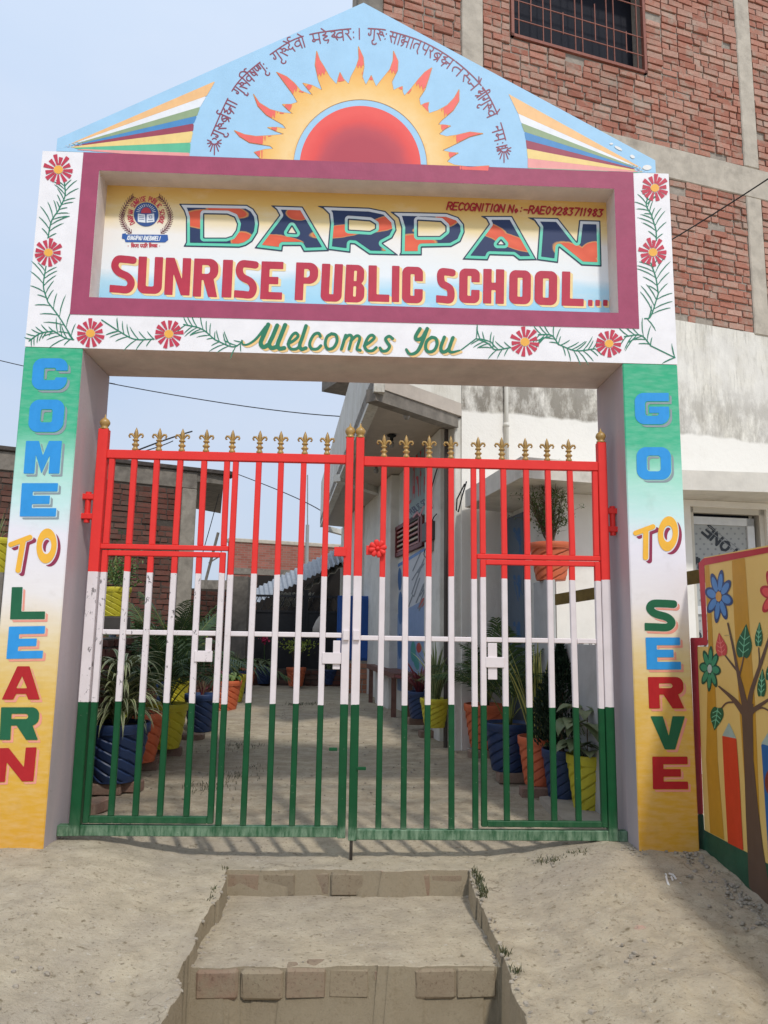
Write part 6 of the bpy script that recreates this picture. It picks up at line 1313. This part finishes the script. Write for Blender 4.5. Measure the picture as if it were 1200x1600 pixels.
def heart(L_, w, droop, mat, name='leaf'):
    V = []; F_ = []; n = 6; prof = [.12, .75, 1., .92, .66, .34, .02]; a = .5; x = z = 0
    V.append((0, 0, 0)); st = .35*L_; x = st*math.cos(.9); z = st*math.sin(.9); b0 = 1; a = .35
    V += [(-.004+0, .003, 0), (x, .003, z), (x, -.003, z), (0, -.003, 0)]
    F_.append((1, 2, 3, 4)); b0 = len(V)
    for i in range(n+1):
        ww = w*prof[i]; back = .12*L_ if i == 1 else 0
        for f in (-1, -.5, 0, .5, 1): V.append((x-abs(f)*back, f*ww, z+abs(f)*ww*.28))
        x += math.cos(a)*L_*.65/n; z += math.sin(a)*L_*.65/n; a -= droop/n
    for i in range(n):
        for k in range(4): b = b0+i*5+k; F_.append((b, b+1, b+6, b+5))
    return mesh_of(name, V, F_, mat, None, True)
def frond(L_, up, droop, nl, ll, mat, stem, name='frond'):
    m = MB(); pts = []; x = z = 0; a = up; n = 12
    for i in range(n+1): pts.append((x, 0, z)); x += math.cos(a)*L_/n; z += math.sin(a)*L_/n; a -= droop/n
    m.tube(pts, [.006*(1-.7*i/n) for i in range(n+1)], 4, 1); q = random.Random(int(L_*1000))
    for i in range(nl):
        t = .28+.72*i/nl; k = min(int(t*n), n-1); f = t*n-k; c = Vector(pts[k])*(1-f)+Vector(pts[k+1])*f; d = (Vector(pts[k+1])-Vector(pts[k])).normalized()
        for s_ in (-1, 1):
            l2 = ll*(math.sin(math.pi*(t*.8+.16)))*q.uniform(.85, 1.1); dr = (d*.75+Vector((0, s_*.8, q.uniform(-.25, .15)))).normalized(); sd = d*.008; e = c+dr*l2*.55; g_ = c+dr*l2+Vector((0, 0, -l2*.25))
            m.add([c-sd, c+sd, e+sd*1.1, e-sd*1.1, g_], [(0, 1, 2, 3), (3, 2, 4)], 0)
    return m.me(name, [mat, stem], True)
LM = lambda n, c, **k: leafmat(n, c, **k)
STRIPE = [LM('spider_leaf_green', ['4a5c33', '5a6b3c', '687246']), LM('spider_leaf_cream', ['a9ad84', 'b9b894', '98a074'])]
DRAC = [LM('snake_leaf_green', ['3c4d2f', '4a5c38']), LM('snake_leaf_margin', ['b5b060', 'a3a458'])]
PALM = [LM('palm_leaf', ['2e4424', '3d5630', '4a6038', '35492a']), LM('palm_stem', ['6f7a3c', '7d8244'])]
PALE = LM('pale_broad_leaf', ['6c7a55', '7d8862', '8a9370', '5c6b48']); GREEN = LM('mid_green_leaf', ['3f5a2c', '55703a', '6d8246']); CORD = [LM('cordyline_red', ['5a2a33', '74343c', '44262c']), LM('cordyline_edge', ['8d4450', '6b3039'])]
LILY = [LM('lily_leaf', ['4c6038', '5c7044']), LM('lily_edge', ['a5ab7c', '8e9a68'])]; BARK = paint('brown_twig', '6a5844', .9, .25, .3); DARKG = LM('thuja_green', ['16251a', '1f3222', '2a3f2a', '1a2b1e']); LIME = LM('lime_leaf', ['7f8f3a', '98a044', '6c7f34'])
def tuft(t, protos, n, z0, spread, seed, sc=(.75, 1.15), up=(0, 0), name='leaf', r0=.02):
    r = random.Random(seed)
    for i in range(n):
        a = i*2.4+r.uniform(-.4, .4); s_ = r.uniform(*sc); e = r.uniform(*up)
        inst(name, r.choice(protos), t, T(math.cos(a)*r.uniform(0, spread), math.sin(a)*r.uniform(0, spread), z0+r.uniform(-.01, .02)) @ RZ(a) @ RY(-e) @ Matrix.Scale(s_, 4), True)
# leaf-mass plants (too many small leaves to single out)
def leaf_cloud(m, fnp, n, s, r, mi=0):
    for i in range(n):
        c = Vector(fnp(r)); d = Vector((r.gauss(0, 1), r.gauss(0, 1), r.gauss(0, .8))).normalized(); u = d.cross(Vector((r.gauss(0, 1), r.gauss(0, 1), r.gauss(0, 1)))).normalized(); q = s*r.uniform(.6, 1.3)
        m.add([c-d*q, c+u*q*.42, c+d*q, c-u*q*.42], [(0, 1, 2, 3)], mi)
spider = [strap(.44, 1.35-.08*k, 2.1+.25*k, .019, STRIPE, 9) for k in range(4)]
snake = [strap(.66, 1.52-.05*k, .12+.1*k, .024, DRAC, 6, .0, .35, twist=.5*k) for k in range(4)]
fronds = [frond(.95+.07*k, 1.42-.12*k, .8+.3*k, 30, .30, PALM[0], PALM[1]) for k in range(4)]
hearts = [heart(.22, .068, 1.2+.5*k, PALE) for k in range(3)]; hearts2 = [heart(.15, .042, 1.0+.6*k, GREEN) for k in range(3)]; hl = [heart(.15, .045, 1.9+.4*k, LIME) for k in range(2)]
cords = [strap(.36, 1.3-.15*k, .7+.4*k, .018, CORD, 7) for k in range(3)]; lilies = [strap(.42, 1.48-.08*k, .35+.35*k, .010, LILY, 8) for k in range(4)]
YG = 'potted plants along the left of the yard'; YR = 'potted plants along the right of the yard'
random.seed(5)
# left row
t, P, w, h = plant_thing(112, 1226, 74, 1166, 'yellow', .0, 1, 'potted_plant', 'yellow pot tucked against the left pillar, mostly hidden by the gate stile', grp=YG); tuft(t, hearts2, 9, h*.93, .04, 1, (.7, 1.))
t, P, w, h = plant_thing(180, 1219, 98, 1129, 'navy', .075, 1, 'potted_plant', 'navy ribbed pot with arching cream striped spider plant, nearest of the left row', grp=YG); h1 = h
tuft(t, spider, 60, h*.93, .06, 2, (.75, 1.15)); tuft(t, spider, 60, h*.93+.2, .06, 3, (.7, 1.1)); tuft(t, spider, 50, h*.93+.36, .05, 33, (.65, 1.05)); tuft(t, spider, 30, h*.93+.1, .08, 34, (.8, 1.2)); m = MB(); m.tube([(0, 0, h*.9), (.01, 0, h*.93+.38)], .014, 6); m.out('stem', BARK, t, local=True)
tuft(t, hl, 5, h*1.0, .1, 31, (1.1, 1.5))
t, P, w, h = plant_thing(214, 1189, 78, 1113, 'orange', .075, 1, 'potted_plant', 'orange ribbed pot with palm, second of the left row', grp=YG); tuft(t, fronds, 9, h*.93, .03, 4, (.55, .8), (-.1, .2), 'frond')
t, P, w, h = plant_thing(257, 1168, 66, 1099, 'yellow', .075, 1, 'potted_plant', 'yellow ribbed pot with tall feathery palm, third of the left row', grp=YG); tuft(t, fronds, 22, h*.93, .05, 5, (.65, 1.15), (-.05, .35), 'frond')
t, P, w, h = plant_thing(313, 1142, 54, 1084, 'navy', .0, 1, 'potted_plant', 'navy ribbed pot with bare reddish twigs beside the palm', grp=YG); m = MB(); r = random.Random(4)
for i in range(12): a = r.uniform(0, 6.28); m.tube([(0, 0, h*.9), (math.cos(a)*.05, math.sin(a)*.05, h+.15), (math.cos(a)*.12, math.sin(a)*.12, h+r.uniform(.25, .4))], .005, 4)
m.out('twigs', BARK, t, local=True); tuft(t, cords, 5, h*.95, .03, 7, (.4, .6))
t, P, w, h = plant_thing(352, 1109, 48, 1063, 'orange', .0, 1, 'potted_plant', 'orange ribbed pot with crimson leaved plant, fifth of the left row', grp=YG); tuft(t, hearts2, 26, h*.93, .07, 8, (1., 1.8)); tuft(t, cords, 6, h*.93, .03, 9, (.6, .9))
t, P, w, h = plant_thing(364, 1096, 40, 1054, 'yellow', .0, 1, 'potted_plant', 'small yellow ribbed pot squeezed between two orange pots', grp=YG); tuft(t, lilies, 16, h*.93, .05, 10, (.8, 1.1))
t, P, w, h = plant_thing(372, 1084, 36, 1048, 'navy', .0, 1, 'potted_plant', 'navy pot in the far part of the left row under leafy canna', grp=YG); tuft(t, hearts2, 22, h*.93+.1, .06, 11, (1.3, 2.))
t, P, w, h = plant_thing(383, 1078, 30, 1043, 'orange', .0, 1, 'potted_plant', 'farthest orange pot of the left row', grp=YG); tuft(t, hearts2, 14, h*.93, .06, 12, (1.2, 1.8))
t, P, w, h = plant_thing(236, 1112, 40, 1066, 'navy', .16, 1, 'potted_plant', 'navy pot raised behind the palms against the brick wall', grp=YG); tuft(t, fronds, 9, h*.93, .03, 13, (.7, 1.), (0, .3), 'frond')
t, P, w, h = plant_thing(272, 1105, 46, 1058, 'yellow', .16, 1, 'potted_plant', 'yellow pot raised behind the palms against the brick wall', grp=YG); tuft(t, fronds, 8, h*.93, .03, 14, (.8, 1.15), (0, .3), 'frond'); m = MB(); r = random.Random(6)
leaf_cloud(m, lambda r: (r.gauss(0, .16), r.gauss(0, .16), h+.25+abs(r.gauss(0, .12))), 260, .035, r); m.out('foliage', LIME, t, local=True)['kind'] = 'stuff'
# raised yellow pot on a pedestal
pp = at_d(178, 963, 6.9); std = thing('pot_pedestal', (float(pp[0]), float(pp[1]), 0), 'dark pedestal with blue and white painted leg behind the spider plant', 'pedestal')
m = MB(); m.bbox((-.12, -.12, pp[2]-.14), (.12, .12, pp[2]-.002), .01); m.out('pedestal_top', paint('dark_stone', '474340', .9, .2, .3), std, local=True); m = MB(); m.tube([(0, 0, -.1), (0, 0, pp[2]-.14)], .032, 10); m.out('leg', paint('blue_white_leg', '9fb0c2', .6, .5, .1, nsc=18), std, local=True)
t, P, w, h = plant_thing(178, 963, 48, 917, 'yellow', 0, 1, 'potted_plant', 'yellow ribbed pot standing on the dark pedestal at the left of the gate', P=pp, grp=YG); m = MB(); r = random.Random(8)
leaf_cloud(m, lambda r: (r.gauss(0, .1), r.gauss(0, .1), h+.02+abs(r.gauss(0, .16))), 900, .018, r); m.out('foliage', GREEN, t, local=True)['kind'] = 'stuff'; tuft(t, snake, 3, h, .02, 15, (.5, .8), (.3, .8))
# plant and pot seen past the left pillar
pp = at_d(-8, 896, 6.2); m = MB(); m.prism([(pp[0]-.3, pp[1]-.2), (pp[0]+.16, pp[1]-.2), (pp[0]+.16, pp[1]+.2), (pp[0]-.3, pp[1]+.2)], -.2, float(pp[2])-.003); tag(m.out('side_plinth', CONCD), 'rough plinth outside the left pillar carrying a yellow pot', 'plinth')
t, P, w, h = plant_thing(-14, 896, 50, 840, 'yellow', 0, 1, 'potted_plant', 'yellow pot with dark leaves at the left edge beyond the pillar', P=pp, grp=YG); tuft(t, lilies, 16, h*.9, .03, 16, (.45, .7))
# far pots before the black gate
t, P, w, h = plant_thing(412, 1068, 27, 1040, 'navy', .04, 1, 'potted_plant', 'navy pot with one pink flower before the black gate', grp='pots before the black gate'); tuft(t, hearts, 12, h, .04, 17, (.8, 1.3)); m = MB(); m.tube([(0, 0, h*.9), (.02, .02, h+.42)], .008, 5); m.out('stem', GREEN, t, local=True); m = MB(); r = random.Random(2); leaf_cloud(m, lambda r: (.02+r.gauss(0, .035), .02+r.gauss(0, .035), h+.46+r.gauss(0, .03)), 90, .03, r); m.out('flower', flat('pink_petals', 'b8305a'), t, local=True)['kind'] = 'stuff'
t, P, w, h = plant_thing(462, 1072, 31, 1043, 'orange', .03, 1, 'potted_plant', 'orange pot with small yellow green shrub before the black gate', grp='pots before the black gate'); m = MB(); leaf_cloud(m, lambda r: (r.gauss(0, .15), r.gauss(0, .15), h+.38+r.gauss(0, .06)), 260, .032, r); m.out('foliage', LIME, t, local=True)['kind'] = 'stuff'; m = MB()
for i in range(7): a = i*.9; m.tube([(0, 0, h*.9), (.12*math.cos(a), .12*math.sin(a), h+.36)], .006, 4)
m.out('twigs', BARK, t, local=True)
t, P, w, h = plant_thing(513, 1069, 28, 1046, 'navy', .03, 1, 'potted_plant', 'navy pot with upright blades before the black gate', grp='pots before the black gate'); tuft(t, lilies, 18, h*.9, .05, 18, (.6, .9))
# right row
t, P, w, h = plant_thing(655, 1122, 40, 1080, 'navy', .16, -1, 'potted_plant', 'navy pot with dark red cordyline beside the bench, farthest of the right row', grp=YR); tuft(t, cords, 26, h*.93, .04, 19, (.8, 1.3)); 
t, P, w, h = plant_thing(679, 1136, 46, 1091, 'yellow', .18, -1, 'potted_plant', 'yellow ribbed pot with upright pale edged blades below the grey pilaster', grp=YR); tuft(t, lilies, 56, h*.93, .06, 20, (.8, 1.5), (-.1, .35))
t, P, w, h = plant_thing(757, 1168, 64, 1100, 'orange', .07, -1, 'potted_plant', 'orange ribbed pot with feathery palm, third from the far end of the right row', grp=YR); tuft(t, fronds, 12, h*.93, .04, 21, (.5, .8), (-.1, .25), 'frond'); tuft(t, lilies, 24, h*.93, .05, 44, (.8, 1.2), (-.1, .2))
t, P, w, h = plant_thing(795, 1203, 76, 1129, 'navy', .07, -1, 'potted_plant', 'wide navy ribbed pot with a tall palm, between two orange pots on the right', grp=YR); tuft(t, fronds, 10, h*.93, .04, 22, (.65, 1.0), (.0, .3), 'frond')
m = MB(); m.tube([(0, 0, h*.9), (-.02, 0, h+.4)], .012, 6); m.out('stem', BARK, t, local=True)
t, P, w, h = plant_thing(842, 1225, 64, 1151, 'orange', .07, -1, 'potted_plant', 'orange ribbed pot with yellow edged snake plant on the right', grp=YR); tuft(t, snake, 24, h*.93, .08, 23, (.7, 1.2), (-.12, .12))
t, P, w, h = plant_thing(880, 1249, 64, 1171, 'navy', .03, -1, 'potted_plant', 'navy ribbed pot with dark pointed conifer bush on the right', grp=YR)
m = MB(); r = random.Random(9)
def cone(r):
    zt_ = r.random()**.8; rad = .25*math.sin(math.pi*min(.98, zt_*.85+.16))**.8*(1.05-zt_*.75)*r.uniform(.45, 1.08); a = r.uniform(0, 6.28); return (rad*math.cos(a), rad*math.sin(a), h+.0+zt_*.74)
for i in range(7500):
    c = Vector(cone(r)); o = Vector((c.x, c.y, 0)).normalized()*.5+Vector((r.gauss(0, .3), r.gauss(0, .3), .9)); o.normalize(); u = o.cross(Vector((r.gauss(0, 1), r.gauss(0, 1), .2))).normalized(); q = r.uniform(.013, .032)
    m.add([c, c+o*q*.6+u*q*.28, c+o*q*1.3, c+o*q*.6-u*q*.28], [(0, 1, 2, 3)])
m.out('foliage', DARKG, t, local=True)['kind'] = 'stuff'; m = MB(); m.tube([(0, 0, h*.9), (0, 0, h+.4)], .014, 6); m.out('trunk', BARK, t, local=True)
tuft(t, hearts2, 6, h*.95, .05, 41, (.6, .9))
t, P, w, h = plant_thing(921, 1269, 68, 1179, 'yellow', .03, -1, 'potted_plant', 'yellow ribbed pot with drooping grey green heart leaves next to the right stile', grp=YR); tuft(t, hearts, 16, h*.93, .05, 24, (.9, 1.3)); tuft(t, hearts, 12, h*.93+.14, .05, 25, (.9, 1.3)); tuft(t, hearts, 7, h*.93+.26, .03, 26, (.7, 1.1)); m = MB(); m.tube([(0, 0, h*.9), (.02, 0, h+.26)], .009, 5); m.out('stem', BARK, t, local=True)
# pot on the pier
pp = at_d(861, 908, 6.12); pp[2] = 1.537
t, P, w, h = plant_thing(861, 909, 66, 849, 'orange', 0, -1, 'potted_plant', 'orange terracotta coloured pot with wiry bush standing on the yard pier', P=pp, grp=None); m = MB(); r = random.Random(12); tips = []
for i in range(44):
    a = r.uniform(0, 6.28); ln = r.uniform(.25, .68); lean = r.uniform(.05, .42); p = [Vector((0, 0, h*.9))]
    for k in range(1, 7): f = k/6; p.append(Vector((math.cos(a+.3*f)*lean*ln*f*1.2+r.gauss(0, .008), math.sin(a+.3*f)*lean*ln*f*1.2+r.gauss(0, .008), h*.9+ln*f)))
    m.tube(p, [.005*(1-.75*k/6) for k in range(7)], 4); tips += p[3:]
    for k in range(2, 6):
        b = p[k]; e = b+Vector((r.gauss(0, .07), r.gauss(0, .07), r.uniform(.02, .09))); m.tube([b, (b+e)/2+Vector((0, 0, .01)), e], [.002, .0016, .001], 3); tips += [e, (b+e)/2]
m.out('twigs', BARK, t, local=True); m = MB()
for c in tips:
    for j in range(r.choice((1, 2, 4, 6, 8))):
        q = c+Vector((r.gauss(0, .016), r.gauss(0, .016), r.gauss(0, .016))); d = Vector((r.gauss(0, 1), r.gauss(0, 1), r.gauss(0, 1))).normalized(); u = d.cross(Vector((0, .3, 1))).normalized(); s_ = r.uniform(.008, .016); m.add([q-d*s_, q+u*s_*.5, q+d*s_, q-u*s_*.5], [(0, 1, 2, 3)])
m.out('foliage', GREEN, t, local=True)['kind'] = 'stuff'
# slim standard between the yellow and the orange pot
P = foot(716, 1150, 0); t = thing('slender_plant', tuple(P), 'thin stemmed plant with drooping blades and yellow blooms before the dark drain pipe', 'plant'); zc = proj(P)[2]; H = (1150-1035)*zc/F_PX
m = MB(); m.tube([(0, 0, -.03), (.01, 0, H*.6), (-.01, 0, H), (.0, 0, H+.35)], [.013, .011, .009, .006], 6); m.out('stem', BARK, t, local=True); tuft(t, lilies, 26, H, .03, 27, (.5, .8), (.2, .9)); tuft(t, lilies, 14, H+.32, .02, 28, (.5, .75), (.2, .9)); m = MB()
for (dx, dz) in ((.16, H+.12), (.24, H+.06), (.2, H-.18)): leaf_cloud(m, lambda r: (dx+r.gauss(0, .02), -.05+r.gauss(0, .02), dz+r.gauss(0, .015)), 16, .022, r)
m.out('yellow_blooms', flat('bloom_yellow', 'd8b92c'), t, local=True)['kind'] = 'stuff'
# bricks the pots stand on
nb = 0
def edging(px, py, rot=0, dz=.037, lab=''):
    global nb
    P = foot(px, py, 0); M = T(P[0], P[1], P[2]+dz) @ RZ(rot); o = inst('edging_brick', EB[nb % 4], None, M); nb += 1; tag(o, lab, 'brick', 'bricks under and beside the flower pots')
for q in ((164, 1240, .1, .037, 'brick under the left side of the nearest navy pot on the left'), (196, 1236, -.05, .037, 'brick under the right side of the nearest navy pot on the left'), (150, 1268, 1.35, .037, 'brick lying lengthwise in front of the nearest navy pot on the left'), (222, 1203, .2, .037, 'brick under the orange pot of the left row'), (262, 1181, .1, .037, 'brick under the third, yellow pot of the left row'),
          (236, 1196, 1.2, .037, 'brick set on edge between the orange and yellow pots'), (300, 1156, 0, .02, 'sunken brick beside the navy twig pot'), (653, 1140, .2, .09, 'pale block under the cordyline pot'), (672, 1150, .1, .02, 'flat brick in front of the yellow pot below the pilaster'), (700, 1150, -.1, .02, 'flat brick right of the yellow pot below the pilaster'), (722, 1136, .3, .06, 'squared brick at the foot of the slender plant'),
          (752, 1184, .1, .03, 'brick under the far orange pot of the right row'), (800, 1222, .1, .037, 'brick under the wide navy pot on the right'), (838, 1246, .0, .037, 'brick under the snake plant pot')): edging(*q)
m = MB(); pts = [foot(x, y, 0)[:2] for x, y in ((843, 1256), (930, 1246), (1010, 1262), (985, 1300), (880, 1288))]; m.prism([tuple(p) for p in pts][::-1], -.2, -.02); tag(m.out('paving_slab', paint('pale_slab', 'a59c8e', .9, .15, .5, .3, '7d7468')), 'pale stone slab under the navy and yellow pots by the right stile', 'slab')
